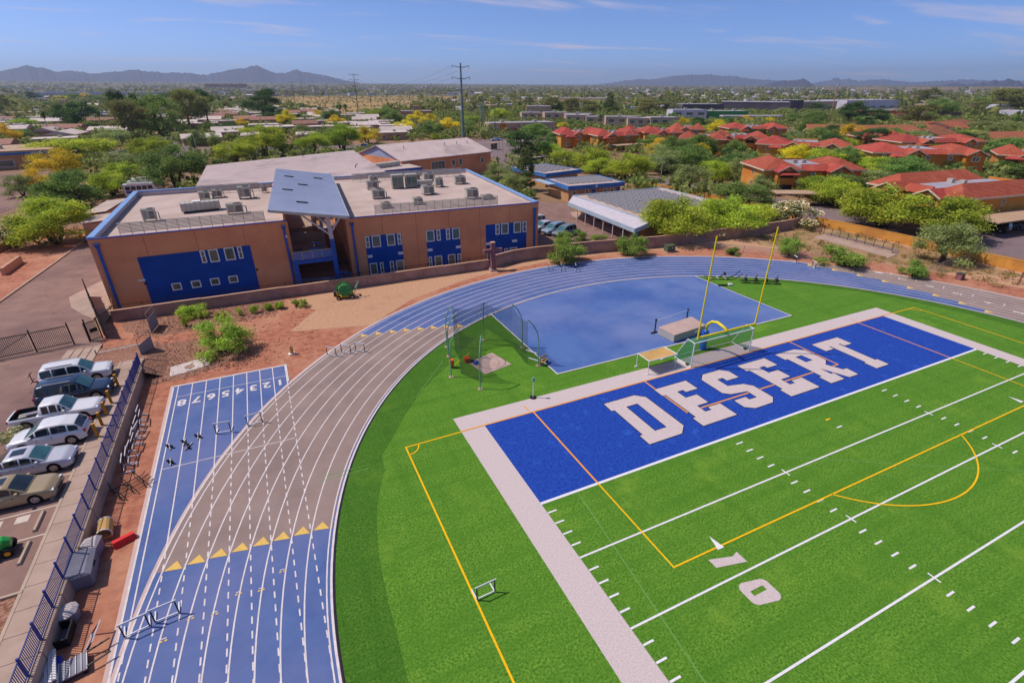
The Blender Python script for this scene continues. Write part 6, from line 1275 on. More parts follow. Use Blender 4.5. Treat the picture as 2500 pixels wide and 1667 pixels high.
MB().sheet([(20,470),(75,440),(120,430),(240,440),(420,620),(560,1000),(420,1500),(60,1500),(-40,900)], -.02).obj('desert_field', mat('desert_grass', rgb(206,168,104,.75), rgb(176,140,84,.75), .02, .95, c3=rgb(150,134,76,.7), scale3=.012, f3=(.48,.6), world_co=True), kind='structure')
# ---------------------------------------------------------------- low classrooms and ramada right of the school
mat('tan_wall', rgb(214,164,120,.85), rgb(198,148,106,.85), .5, .9); mat('fascia_blue', rgb(70,128,196,.9), rgb(58,110,176,.9), .6, .7); mat('gravel_roof', rgb(168,156,156,.75), rgb(148,136,138,.75), 1.5, .95); mat('solar_panel', rgb(170,164,166,.85), rgb(126,122,130,.85), 2.2, .5); mat('fascia_pale', rgb(180,196,214,.85), None, .5, .6)
def low_block(name, loc, rz, W, D, H, label, panels=(0,0), wins=()):
    b = empty(name, loc, rz, label=label, cat='building'); MB().box(.6,W-.6,.8,D-.6,-.1,H-.9).obj('wall', 'tan_wall', b)
    f = MB(); f.box(0,W,0,.25,H-.9,H); f.box(0,W,D-.25,D,H-.9,H); f.box(0,.25,.25,D-.25,H-.9,H); f.box(W-.25,W,.25,D-.25,H-.9,H); f.obj('fascia', 'fascia_blue', b); MB().box(.26,W-.26,.26,D-.26,H-.5,H-.12).obj('roof', 'roof_membrane', b)
    pm_ = MB().add([(-.75,-.45,.05),(.75,-.45,.05),(.75,.45,.42),(-.75,.45,.42),(-.75,.45,.05),(.75,.45,.05)], [(0,1,2,3),(3,2,5,4),(0,3,4),(1,5,2)]).mesh('solar_panel', 'solar_panel')
    nx, ny = panels
    for i in range(nx):
        for j in range(ny): inst('solar_panel', pm_, b, (2.2+(W-4.4)*i/max(1,nx-1), 3.2+(D-6)*j/max(1,ny-1), H-.118))
    for x0, x1, z0, z1 in wins: window(b, x0, x1, z0, z1, .8, (), 'glass')
    return b
lb = low_block('classroom_building', (49.2,78.9,0), R(-2.5), 14.8, 11.5, 3.5, 'low tan classroom with a broad blue fascia right of the school', (8,5), ((1.4,2.5,.9,2.2),(4.8,5.7,.8,2.4),(9.6,10.6,.8,2.3),(11.4,12.4,.9,2.2)))
for x in (6.6, 13.2): MB().box(x,x+.9,.72,.8,-.1,2.2).obj('door', 'trim_blue', lb)
MB().box(7.0,7.5,-.02,-.004,2.85,3.3).obj('room_number', 'frame_white', lb)
low_block('classroom_building', (53.5,97.0,0), R(12), 12.5, 15, 3.5, 'low flat grey-roofed classroom behind the blue-trimmed one', (5,6))
MB().box(47.2,49.0,84,92,3.1,3.3).obj('walkway_roof', 'fascia_pale', label='small pale walkway roof at the left end of the blue-trimmed classroom', cat='canopy')
rb_ = empty('ramada_building', (44.6,46.6,0), R(-1), label='flat building with rows of solar panels and a white porch', cat='building')
MB().box(.8,21.5,.8,22.8,-.1,2.9).obj('wall', 'tan_wall', rb_); f = MB(); f.box(0,22.3,0,.25,2.6,3.4); f.box(0,22.3,23.3,23.55,2.6,3.4); f.box(0,.25,.25,23.3,2.6,3.4); f.box(22.05,22.3,.25,23.3,2.6,3.4); f.obj('fascia', 'fascia_pale', rb_); MB().box(.26,22.04,.26,23.29,2.9,3.25).obj('roof', 'roof_membrane', rb_)
pm_ = MB().add([(-.78,-.42,.05),(.78,-.42,.05),(.78,.42,.4),(-.78,.42,.4),(-.78,.42,.05),(.78,.42,.05)], [(0,1,2,3),(3,2,5,4),(0,3,4),(1,5,2)]).mesh('solar_panel', 'solar_panel')
for i in range(10):
    for j in range(14): inst('solar_panel', pm_, rb_, (2.6+1.78*i+.35*(j % 2), 2.6+1.42*j, 3.252))
pf = MB(); pf.add([(-4.4,-3.2,3.0),(.3,-1.0,3.25),(-.1,23.4,3.25),(-3.6,19.2,3.0),(-4.4,-3.2,2.9),(.3,-1.0,3.15),(-.1,23.4,3.15),(-3.6,19.2,2.9)], [(0,1,2,3),(7,6,5,4),(0,4,5,1),(1,5,6,2),(2,6,7,3),(3,7,4,0)]); pf.obj('porch_roof', 'steel_white', rb_)
fp = MB(); fp.bar((-4.42,-3.2,2.75),(-3.62,19.2,2.75),.1,.7); fp.bar((-4.4,-3.25,2.75),(.3,-1.05,2.75),.1,.7); fp.obj('porch_fascia', 'fascia_pale', rb_)
for k in range(8): y = -2.9+k*3.1; x = -4.15+.035*(k*3.1); MB().bar((x,y,0),(x,y,2.5),.13).obj('post', 'steel_white', rb_)
for k in range(5): MB().box(.7,.79,2+k*4,3.1+k*4,-.05,2.1).obj('door', 'dark_metal' if k % 2 else 'trim_blue', rb_)
for (x, y, w_, d, h, l) in ((66,131,9,7,2.7,'flat tan awning beside the gabled hall'),):
    t = empty('parking_awning', (x,y,0), .3, label=l, cat='awning'); MB().box(0,w_,0,d,h,h+.2).obj('roof', 'roof_membrane', t)
    for a in (.3,w_-.3):
        for b in (.3,d-.3): MB().bar((a,b,0),(a,b,h),.15).obj('post', 'grey_metal', t)
def carport(x, y, rz, W, D, label):
    t = empty('carport', (x,y,0), rz, label=label, cat='carport'); MB().box(0,W,0,D,2.5,2.68).obj('roof', 'roof_tan', t)
    for k in range(3): MB().bar((.8+(W-1.6)*k/2,D*.7,0),(.8+(W-1.6)*k/2,D*.5,2.5),.16).obj('post', 'tan_wall', t)
mat('roof_tan', rgb(206,170,140,.8), None, .4, .8)
carport(87.5,56.0,R(-28),12,4.5,'tan flat carport in front of the red-roofed apartment with stairs'); carport(98.8,21.5,R(-4),26,5.2,'tan flat carport at the right picture edge'); carport(116,152,R(0),13,4.5,'pale carport among trees by the far red roofs')
for k, x, y, p in (('suv',105,24.5,'paint_black'),('sedan',110.5,24.2,'paint_grey')): car(k, p, (x,y,0), R(95), 'dark car under the carport at the right edge', 'car', 'cars under the right carport', detail=False, series='')
hy = empty('fire_hydrant', (94,21.3,0), label='red fire hydrant in the apartment car park', cat='hydrant'); MB().cyl((0,0,0),(0,0,.7),.13,n=10).obj('barrel', 'cap_red', hy); MB().cyl((0,0,.7),(0,0,.85),.14,.04,n=10).obj('cap', 'cap_red', hy); MB().cyl((-.25,0,.5),(.25,0,.5),.06,n=8).obj('nozzle', 'cap_red', hy)
# ---------------------------------------------------------------- red-roofed apartments
mat('apt_wall', rgb(224,166,80,.85), rgb(208,148,66,.85), .3, .92, c3=rgb(214,130,54,.85), scale3=.08, f3=(.45,.6), rnd=.05); mat('apt_bay', rgb(222,138,52,.86), rgb(206,122,42,.86), .4, .92); mat('apt_flat', rgb(186,178,190,.8), rgb(168,160,174,.8), .4, .9); mat('trim_cream', rgb(236,212,186,.88), None, 1, .8)
def tile_mat(name, c1, c2, c3):
    m = mat(name, c1, c2, 1.2, .85, c3=c3, scale3=.3, rnd=.14); nt = m.node_tree; b = nt.nodes['Principled BSDF']; tc = N(nt, 'ShaderNodeTexCoord'); w_ = N(nt, 'ShaderNodeTexWave', wave_type='BANDS', bands_direction='X'); w_.inputs['Scale'].default_value = 1.1; nt.links.new(tc.outputs['Object'], w_.inputs[0]); bp = N(nt, 'ShaderNodeBump'); bp.inputs['Strength'].default_value = .6; bp.inputs['Distance'].default_value = .12; nt.links.new(w_.outputs['Fac'], bp.inputs['Height']); nt.links.new(bp.outputs[0], b.inputs['Normal']); return m
tile_mat('tile_red', rgb(194,92,72,.84), rgb(174,72,58,.84), rgb(210,116,92,.84)); tile_mat('tile_brown', rgb(178,106,72,.82), rgb(160,92,62,.82), rgb(142,82,58,.82))
def hip(m, x0, x1, y0, y1, z0, z1, ins):
    m.add([(x0,y0,z0),(x1,y0,z0),(x1,y1,z0),(x0,y1,z0),(x0+ins,y0+ins,z1),(x1-ins,y0+ins,z1),(x1-ins,y1-ins,z1),(x0+ins,y1-ins,z1),(x0,y0,z0-.2),(x1,y0,z0-.2),(x1,y1,z0-.2),(x0,y1,z0-.2)], [(0,1,5,4),(1,2,6,5),(2,3,7,6),(3,0,4,7),(0,8,9,1),(1,9,10,2),(2,10,11,3),(3,11,8,0),(11,10,9,8)])
def apartment(x, y, rz, W, D, label, bays, stairs=True):
    b = empty('apartment_building', (x,y,0), R(rz), label=label, cat='apartment building', group='red-roofed apartment buildings')
    MB().box(0,W,0,D,-.2,5.5).obj('wall', 'apt_wall', b)
    e1, e2 = W*.38, W*.66
    ro = None
    for (xa, xb, zr_) in ((-.7, e1, 7.7), (e2, W+.7, 7.5)):
        r = MB(); hip(r, xa, xb, -.7, D+.7, 5.52, zr_, min((xb-xa)/2-.05, D/2+.6)); ro = r.obj('hip_roof', 'tile_red', b)
        tr_ = MB(); tr_.box(xa-.05,xb+.05,-.79,-.72,5.2,5.5); tr_.box(xa-.06,xa-.003,-.715,D+.7,5.2,5.5); tr_.box(xb+.003,xb+.06,-.715,D+.7,5.2,5.5); tr_.obj('eave_trim', 'trim_cream', ro)
    MB().box(e1+.08,e2-.08,.6,D-.6,5.503,6.15).obj('flat_roof', 'apt_flat', b)
    pt = MB(); pt.add([(e1+.07,-.8,5.25),(e2-.07,-.8,5.25),(e2-.07,1.0,6.45),(e1+.07,1.0,6.45)], [(0,1,2,3)]); pt.box(e1+.07,e2-.07,1.0,1.25,5.51,6.5); pt.obj('pent_roof', 'tile_red', b)
    MB().box(e1+.07,e2-.07,D-.59,D-.3,5.503,6.6).obj('parapet', 'apt_wall', b)
    px0 = W*.2; pr_ = MB(); hip(pr_, px0-2.2, px0+2.4, -3.4, .6, 4.7, 5.45, 1.3); pr_.obj('porch_roof', 'tile_red', b)
    for k in range(2): MB().box(W*.4+k*2.2,W*.4+1+k*2.2,D*.45,D*.45+.9,6.153,6.9).obj('roof_unit', 'pale_metal', b)
    for i, (bx, bw, kind) in enumerate(bays):
        p = 2.2
        MB().box(bx,bx+bw,-p,-.004,-.2,5.2).obj('bay', 'apt_bay', b); o = b.children[-1]
        ov = .5; zr = 5.3+(bw/2+ov)*.5; xm = bx+bw/2
        g1 = MB(); g1.add([(bx-ov,-p-.6,5.25),(xm,-p-.6,zr),(xm,3.6,zr),(bx-ov,3.6,5.25),(bx+bw+ov,-p-.6,5.25),(bx+bw+ov,3.6,5.25)], [(0,1,2,3),(1,4,5,2)]); g1.add([(bx-ov,-p-.6,5.05),(xm,-p-.6,zr-.2),(xm,3.6,zr-.2),(bx-ov,3.6,5.05),(bx+bw+ov,-p-.6,5.05),(bx+bw+ov,3.6,5.05)], [(3,2,1,0),(2,5,4,1)]); g1.obj('bay_roof', 'tile_red', b)
        MB().add([(bx,-p+.02,5.19),(bx+bw,-p+.02,5.19),(xm,-p+.02,zr-.3)], [(0,1,2)]).obj('bay_gable', 'apt_bay', b)
        tt = MB(); tt.bar((bx-ov,-p-.62,5.15),(xm,-p-.62,zr-.1),.08,.24); tt.bar((xm,-p-.62,zr-.1),(bx+bw+ov,-p-.62,5.15),.08,.24); tt.obj('gable_trim', 'trim_cream', b)
        v = MB(); v.cyl((xm,-p-.06,zr-1.15),(xm,-p+.03,zr-1.15),.36,n=16); vo = v.obj('gable_vent', 'trim_cream', b); MB().cyl((xm,-p-.08,zr-1.15),(xm,-p-.05,zr-1.15),.22,n=14).obj('vent_core', 'apt_bay', vo)
        for z0 in (.3, 3.0):
            if kind == 'b': MB().box(bx+.5,bx+bw-.5,-p-.03,-p-.004,z0,z0+2.0).obj('balcony_shade', 'recess_shade', b); MB().box(bx+.4,bx+bw-.4,-p-.1,-p-.035,z0,z0+.85).obj('balcony_rail', 'apt_wall', b)  # dark slab on the bay face, shade of a recess put into its colour
            else: window(b, bx+bw*.3, bx+bw*.7, z0+.5, z0+1.9, -p, (), 'glass', vbars=(.5,))
        if stairs and i == 0:
            sx = bx+bw+.3; st_ = MB().mesh
            for k in range(12): MB().box(sx,sx+1.2,-p-3.2+k*.28,-p-2.9+k*.28,.1+k*.235,.2+k*.235).obj('stair_tread', 'trim_cream', b)
            for s_ in (sx-.06, sx+1.26): MB().bar((s_,-p-3.2,.1),(s_,-p+.1,2.85),.08,.28).obj('stringer', 'apt_bay', b)
            MB().box(sx-.1,sx+1.4,-p+.1,-.01,2.75,2.95).obj('landing', 'trim_cream', b); MB().box(sx+.2,sx+1.1,-.05,-.008,3.0,5.0).obj('door', 'dark_metal', b)
    n = max(2, int(W//6))
    for k in range(n):
        xx = W*(k+.5)/n
        if any(bx-1.2 < xx < bx+bw+2.2 for bx, bw, _ in bays): continue
        for z0 in (.9, 3.5): window(b, xx-.6, xx+.6, z0, z0+1.35, 0, (), 'glass', vbars=(.5,))
    # end walls
    for z0 in (.9, 3.5):
        e = MB().box(-.06,-.004,D*.45,D*.45+1.1,z0,z0+1.3).obj('end_window', 'trim_cream', b); MB().box(-.08,-.062,D*.45+.1,D*.45+1.0,z0+.1,z0+1.2).obj('pane', 'glass', e)
        e = MB().box(W+.004,W+.06,D*.45,D*.45+1.1,z0,z0+1.3).obj('end_window', 'trim_cream', b); MB().box(W+.062,W+.08,D*.45+.1,D*.45+1.0,z0+.1,z0+1.2).obj('pane', 'glass', e)
    return b
apartment(97.4,68.4,-25.7,23,13,'red-roofed apartment with an outside stair, nearest left of the group',[(2.2,4.2,'b'),(14.5,4.4,'b')])
apartment(101.5,45.5,-97,17.5,24,'large red-roofed apartment beside the right carport, partly behind mesquites',[(3.0,4.2,'b'),(11,4.2,'b')])
apartment(156,79.5,-34,30,14,'long red-roofed apartment behind yellow shrubs in the second row at right',[(8.2,4.5,'b'),(24,5,'w')],False)
apartment(146,113.5,-52,28,14,'long red-roofed apartment in the middle of the second row',[(8.5,4.5,'b'),(20,4.5,'w')],False)
for (x, y, rz, W, D, bays, l) in ((150,138,-40,20,13,[(3,4,'w'),(11,4,'b')],'red-roofed apartment behind the yellow-flowering tree in the middle rows'),(192,170,-25,27,13,[(5,4.2,'w'),(17,4.2,'w')],'wide red-roofed apartment farthest back near the white canopy'),(141,168,-26,16,12,[(5,4,'w')],'red-roofed apartment at the left of the middle group'),(166,180,-40,14,12,[(4,4,'w')],'small red-roofed apartment behind trees left of the farthest wide one'),(136,141,-45,16,12,[(4,4,'w')],'red-roofed apartment half buried in trees, front of the middle group'),(104,176,-15,18,12,[(5,4,'w')],'leftmost red-roofed apartment beyond the bright green trees'),(114,163.5,-10,17,12,[(3,4,'w')],'second red-roofed apartment from the left beyond the bright green trees'),(135.5,179,-45,17,12,[(4,4,'w')],'third red-roofed apartment from the left beside a pale carport'),(184,60.5,-58,16,12,[(4,4,'w')],'red-roofed apartment cut by the right picture edge'),(196,95,-20,32,13,[(6,4.2,'w'),(22,4.2,'w')],'red-roofed apartment with white flat top behind the second row at right'),(203,113,-30,14,12,[(4,4,'w')],'small red-roofed apartment beside the round dark tree')):
    apartment(x, y, rz, W, D, l, bays, False)
def brown_house(x, y, rz, W, D, label):
    b, ro = gabled('brown_roof_house', (x,y,0), R(rz), W, D, 3.2, 5.6, label, 'trim_cream', 'tile_brown', .8, 'house')
    for k in range(3): window(b, W*.15+k*W*.28, W*.15+k*W*.28+1.6, .9, 2.3, 0, (), 'glass')
    MB().box(W*.5,W*.5+1,-.05,-.004,0,2.1).obj('door', 'dark_metal', b)
for a in ((245,168,-42,30,16,'long brown-roofed house left of the fan palms'),(266,149,-25,24,16,'brown-roofed house with a pale gable right of the fan palms'),(318,157,-35,24,18,'tall brown-roofed house with blue shaded gable'),(330,146,15,52,18,'long brown-roofed house in front of the parked cars at right'),(267,118,20,34,16,'brown-roofed house with low pale gable above the right apartments'),(266,100,-15,42,17,'longest brown-roofed house at the right picture edge')): brown_house(*a)
APT = [tuple(o.location[:2])+(o.rotation_euler[2],) for o in bpy.data.objects if o.name.startswith(('apartment_building','brown_roof_house'))]
ra = random.Random(8); n = 0
while n < 58:
    a = R(ra.uniform(40,66)); r_ = ra.uniform(118,360); x, y = -12+r_*math.sin(a), -21+r_*math.cos(a)
    if y < 30 or x < 98: continue
    bad = False
    for ax, ay, az in APT:
        u = (x-ax)*math.cos(az)+(y-ay)*math.sin(az); v = -(x-ax)*math.sin(az)+(y-ay)*math.cos(az)
        if -2 < u < 34 and -3.5 < v < 16: bad = True
    if bad: continue
    plant(ra.choice('gggmmvyd'), round(x,1), round(y,1), ra.uniform(4.2,7.5), ra.uniform(6,11), TZ.index('around the red-roofed apartments')); n += 1
# ---------------------------------------------------------------- shops and larger blocks in the distance
mat('wall_white', rgb(226,220,232,.85), rgb(206,200,214,.85), .1, .85); mat('wall_beige', rgb(214,186,160,.82), rgb(196,166,142,.82), .1, .9, rnd=.08); mat('wall_slate', rgb(120,104,112,.8), rgb(98,86,98,.8), .08, .85); mat('wall_green', rgb(80,160,90,.85), None, .1, .7); mat('wall_pink', rgb(206,150,128,.85), None, .05, .9); mat('wall_rust', rgb(186,98,62,.85), None, .1, .9)
def block(name, x, y, rz, W, D, H, label, wall, roof='apt_flat', nwin=0, nfl=1, cat='building', z=-.2, extra=None):
    b = empty(name, (x,y,max(0,z)), R(rz), label=label, cat=cat); MB().box(0,W,0,D,-.3,H).obj('wall', wall, b); MB().box(.4,W-.4,.4,D-.4,H+.003,H+.25).obj('roof', roof, b)
    pm = MB(); pm.box(-.15,W+.15,-.15,.3,H-.5,H+.35); pm.obj('parapet', wall, b)
    for f_ in range(nfl):
        for k in range(nwin):
            w_ = W/nwin; z0 = .8+f_*(H-.8)/nfl; window(b, w_*(k+.2), w_*(k+.8), z0, z0+min(2.0,(H-1.2)/nfl-.5), 0, (), 'glass', name='window', depth=.15)
    for k in range(max(1,int(W//14))): MB().box(W*(k+.4)/max(1,int(W//14)),W*(k+.4)/max(1,int(W//14))+2,D*.4,D*.4+1.6,H+.253,H+1.5).obj('roof_unit', 'pale_metal', b)
    return b
block('office_building', 269,298,-25,25,16,7.5,'white two-storey office with a dark ribbon window','wall_white',nwin=3,nfl=2)
block('green_building', 293,290,-25,32,16,6.5,'bright green walled building attached to the white office','wall_green',nwin=4)
t = empty('long_canopy', (296,276,0), R(-26), label='long low white canopy behind yellow-flowering trees', cat='canopy'); MB().box(0,43,0,7,3.6,4.3).obj('roof', 'steel_white', t)
for k in range(8): MB().bar((1+k*5.8,1,0),(1+k*5.8,1,3.6),.3).obj('post', 'fascia_pale', t)
block('shop_block', 377,408,-26,40,24,7,'long dark low shop left of the grey mall','wall_slate',nwin=6); block('mall_block', 416,396,-48,62,40,9,'grey-brown mall with stepped skylights','wall_slate',nwin=7); block('mall_block', 482,386,-30,26,24,10,'dark angular mall block right of the stepped one','wall_slate'); block('mall_block', 514,388,-3,60,40,8,'pale mall building with a dark service door','wall_beige',nwin=3); block('mall_block', 592,386,-3,86,40,8.5,'longest pale mall wall behind the dark trees','wall_white',nwin=5)
block('rust_building', 452,276,-44,32,16,5,'low rust-brown building under a white roof strip','wall_rust',nwin=4)
cnd = [(166,338,-20),(176,322,-20),(184,306,-22),(172,286,-30),(178,272,-30),(183,258,-28),(191,247,-28),(202,240,-25)]
for i, (x, y, rz) in enumerate(cnd): block('condo_block', x, y, rz, 15+2*(i % 3), 13, 6.0+.5*(i % 2), 'beige flat-roofed stucco condo', 'wall_beige', nwin=3, nfl=2, cat='condo')
for o in [o for o in bpy.data.objects if o.name.startswith('condo_block')]: REG.append((o, 'beige flat-roofed stucco condo', 'beyond the left red roofs')); o['group'] = 'beige condos'
sm_ = block('strip_mall', 106,256,-10,38,13,5,'strip mall with an orange corner panel right of the steel pole','wall_beige',nwin=6); MB().box(6,9,-.3,-.16,2.0,5.2).obj('sign_panel', 'apt_bay', sm_); MB().box(9.5,18,-1.2,-.16,2.2,2.6).obj('awning', 'wall_rust', sm_)
ch_ = block('church_hall', 193,384,-26,20,18,8.5,'pale hall with a row of dark arched openings above the condos','wall_beige',nwin=5)
block('warehouse', 364,632,-47,64,40,9,'tan windowless warehouse in the distance','wall_beige'); block('adobe_hall', 94,400,-15,24,14,6,'pink stucco hall behind yellow trees left of the steel pole','wall_pink',nwin=4); MB().box(10,14,-.5,6,-.2,10).obj('tower', 'wall_pink', bpy.data.objects['adobe_hall'])
block('long_warehouse', -430,1520,8,320,60,11,'very long white warehouse on the left skyline','wall_white',nwin=8); block('pink_block', -5,1950,0,190,50,10,'low pink building at the edge of the desert field','wall_pink',nwin=8); block('hotel', -170,3150,4,190,60,15,'reddish hotel on the left horizon','wall_pink',nwin=10,nfl=2,z=18)
for i, (x, y, W) in enumerate(((2040,1470,60),(2110,1390,75),(2230,1400,50),(2270,1300,80),(2390,1250,60),(2420,1160,70),(2520,1110,60))): block('hillside_flats', x, y, -58, W, 30, 15, 'white flats on the right horizon', 'wall_beige', nwin=8, nfl=3, cat='apartment building', z=4)
for o in [o for o in bpy.data.objects if o.name.startswith('hillside_flats')]: REG.append((o, 'pale terraced flats', 'on the right horizon')); o['group'] = 'flats on the horizon'
lb_ = block('clinic', -96,196,8,26,26,5,'low tan building with purple-blue eaves at the left edge','tan_wall','roof_tan',nwin=3); MB().box(-.6,26.6,-.7,-.16,4.2,4.8).obj('eave', 'fascia_blue', lb_)
# ---------------------------------------------------------------- homes
mat('home_wall', rgb(206,164,140,.82), rgb(188,146,124,.82), .3, .9, rnd=.16); mat('home_roof', rgb(226,208,200,.84), rgb(206,186,180,.84), .3, .9, rnd=.12); mat('home_roof2', rgb(178,128,112,.82), None, .3, .9, rnd=.12)
rh = random.Random(21)
def home_proto(kind):
    b = empty('flat_roof_house' if kind < 2 else 'pitched_roof_house', (0,0,0), cat='house')
    W, D, H = (15, 9, 3.2)
    MB().box(-W/2,W/2,-D/2,D/2,-.2,H).obj('wall', 'home_wall', b)
    if kind < 2:
        MB().box(-W/2-.5,W/2+.5,-D/2-.6,D/2+.5,H+.003,H+.35).obj('roof', 'home_roof', b); MB().box(1,2.4,0,1.2,H+.353,H+1.2).obj('roof_unit', 'pale_metal', b)
        if kind == 1: MB().box(W/2+.003,W/2+4,-D/2,D/2-2,2.4,2.6).obj('carport', 'home_roof', b); MB().bar((W/2+3.8,-D/2+.2,0),(W/2+3.8,-D/2+.2,2.4),.15).obj('carport_post', 'home_wall', b)
    else:
        r = MB(); r.add([(-W/2-.6,-D/2-.6,H),(W/2+.6,-D/2-.6,H),(W/2+.6,0,H+1.7),(-W/2-.6,0,H+1.7),(-W/2-.6,D/2+.6,H),(W/2+.6,D/2+.6,H)], [(0,1,2,3),(3,2,5,4),(0,3,4),(1,5,2)]); r.obj('roof', 'home_roof' if kind == 2 else 'home_roof2', b)
    for x in (-5.2,-1.4,4.4):
        f = MB().box(x,x+1.6,-D/2-.05,-D/2-.004,.9,2.2).obj('window', 'frame_white', b); MB().box(x+.12,x+1.48,-D/2-.08,-D/2-.052,1.02,2.08).obj('pane', 'glass', f)
    MB().box(1.8,2.8,-D/2-.05,-D/2-.004,0,2.1).obj('door', 'dark_metal', b); return b
HP = [home_proto(k) for k in range(4)]; used = [False]*4
def home(x, y, rz, k, sc, series):
    l = ('flat pale-roofed house','flat pale-roofed house with carport','white pitched-roof house','dusky pink pitched-roof house')[k]
    a = dict(label=l, series=series, group='houses '+series)
    if not used[k]: o = HP[k]; used[k] = True; o.location = (x,y,0); o.rotation_euler = (0,0,rz); o.scale = sc; tag(o, **a)
    else: copy_tree(HP[k], (x,y,0), rz, sc, **a)
TP = [tuple(float(v) for v in s.split(',')[1:3]) for s in TREES.split(';')]
for row, y0 in enumerate(range(258, 660, 25)):
    xl = -14-.29*(y0+21)-12; x = xl+rh.uniform(0,12)
    while x < 62-.0*y0:
        y = y0+rh.uniform(-5,5)
        if not any((x-a)**2+(y-b)**2 < 64 for a, b in TP) and not (-66 < x < -34 and y < 330) and rh.random() < .86:
            s_ = rh.uniform(.85,1.2); home(x, y, rh.uniform(-.12,.12)+(math.pi/2 if rh.random() < .2 else 0), rh.choice((0,0,1,2,3)), (s_, s_*rh.uniform(.9,1.2), rh.uniform(.9,1.1)), 'in home row %s beyond the road' % ordinal(row+1))
        x += rh.uniform(19,27)
for (x, y) in ((50,247),(56,262),(60,278),(63,296),(58,318),(66,340),(60,365),(68,395),(62,430),(70,455)): home(x, y, rh.uniform(-.3,.0), rh.choice((0,0,2)), (1,1.1,1), 'along the lane towards the desert field')
n = 0
while n < 150:
    a = R(rh.uniform(-15,66)); r = rh.uniform(560, 2100); x, y = -12+r*math.sin(a), -21+r*math.cos(a)
    if 40 < x < 560 and 420 < y < 1520 and x < 60+(y-420)*.9: continue
    if 340 < x < 690 and 250 < y < 450: continue
    home(x, y, rh.uniform(-.5,.5), rh.choice((0,0,2,2,3)), (rh.uniform(1.1,1.7), rh.uniform(1,1.4), 1.15), 'in the far town'); n += 1
# ---------------------------------------------------------------- poles and wires
mat('pole_steel', rgb(120,140,140), rgb(100,120,124), .5, .6); mat('pole_wood', rgb(66,52,46), None, 1, .9); mat('pole_tan', rgb(196,150,110,.85), None, 1, .9); mat('wire', rgb(120,112,116), None, 1, .6)
def steel_pole(x, y, h, r, label, arms):
    t = empty('transmission_pole', (x,y,0), label=label, cat='power pole'); MB().cyl((0,0,0),(0,0,h),r,r*.4,n=12).obj('mast', 'pole_steel' if r > .5 else 'pole_wood', t); tips = []
    for z, L in arms:
        for s in (-1,1): MB().tube([(0,0,z),(s*L*.5,0,z+.1),(s*L,0,z+.8)],[.22,.16,.1],6).obj('arm', 'pole_steel' if r > .5 else 'pole_wood', t); tips.append((x+s*L,y,z+.6)); MB().cyl((s*L,0,z-.6),(s*L,0,z+.7),.1,n=6).obj('insulator', 'pole_wood', t)
    return tips
T1 = steel_pole(83.3,236.3,33.0,.85,'tall grey steel transmission pole right behind the gabled hall',[(31.2,4.2),(26.4,4.4),(21.6,4.8)])
T2 = steel_pole(88.5,546,34,.4,'dark transmission pole in the desert left of the steel pole',[(32.8,4.2),(28.4,4.2),(24.0,4.4)])
T3 = steel_pole(55.3,855.5,29.5,.35,'distant dark transmission pole with crossarms at the desert edge',[(28,4),(24,4),(20,4)])
def wire(a, b, sag, r=.045):
    P = []
    for i in range(17): t = i/16; P.append((a[0]+(b[0]-a[0])*t, a[1]+(b[1]-a[1])*t, a[2]+(b[2]-a[2])*t-4*sag*t*(1-t)))
    MB().tube(P, r, 4).obj('power_line', 'wire', label='thin overhead power line', cat='power line', group='overhead power lines', series='above the desert field and road')
for i in range(6): wire(T1[i], T2[i], 9); wire(T2[i], T3[i], 9)
def wood_pole(x, y, h, tan, l='', s=''):
    t = empty('utility_pole', (x,y,0), label='%s utility pole' % ('pale tan' if tan else 'dark wooden'), cat='utility pole', group='utility poles', series='in the desert field behind the school'); ma = 'pole_tan' if tan else 'pole_wood'
    MB().cyl((0,0,0),(0,0,h),.32 if y > 500 else .2,.2 if y > 500 else .13,n=8).obj('mast', ma, t)
    for z in (h-.8, h-2.2): MB().bar((-1.4,0,z),(1.4,0,z),.16).obj('crossarm', 'pole_wood', t)
    return (x,y,h-.7)
wp = [wood_pole(*a) for a in ((136.5,901.7,26,1),(119.3,632.8,14.8,0),(219.4,1079.5,12,0),(110.1,510.4,16.6,0),(246.6,945.6,24,1),(104,407,17.5,0),(96.9,306.7,18,0),(363.3,887.3,19.4,1),(102.4,855.3,17,1),(99.2,233.1,13.1,0),(-8,1083,15,0),(8.4,1137.7,18,0),(90,1096.8,32,0),(97,974,31,1),(104.8,873,26.6,1),(648.9,1012,22,0),(518.6,929,17.6,1))]
for a, b in ((9,6),(6,5),(5,3),(3,1)):
    for o in (-1.2,1.2): wire((wp[a][0]+o,wp[a][1],wp[a][2]), (wp[b][0]+o,wp[b][1],wp[b][2]), 3, .03)
lt_ = empty('lattice_tower', (120.5,302.3,0), label='small grey lattice tower right of the steel pole', cat='tower'); H = 14.5
for s, u in ((-1,-1),(1,-1),(1,1),(-1,1)): MB().bar((s*1.5,u*1.5,0),(s*.35,u*.35,H),.16).obj('leg', 'pole_steel', lt_)
for k in range(9):
    z0, z1 = H*k/9, H*(k+1)/9; w0, w1 = 1.5-1.15*k/9, 1.5-1.15*(k+1)/9
    for p, q_ in (((-w0,-w0,z0),(w1,-w1,z1)),((w0,-w0,z0),(-w1,-w1,z1)),((-w0,-w0,z0),(-w1,w1,z1)),((w0,-w0,z0),(w1,w1,z1))): MB().bar(p,q_,.09).obj('brace', 'pole_steel', lt_)
ml_ = empty('radio_mast', (351.7,233.5,0), label='tall thin tan mast rising above the right brown roofs', cat='mast'); MB().cyl((0,0,0),(0,0,24),.32,.16,n=8).obj('mast', 'pole_tan', ml_); MB().box(-.5,.5,-.3,.3,23.0,24.6).obj('antenna', 'pale_metal', ml_)
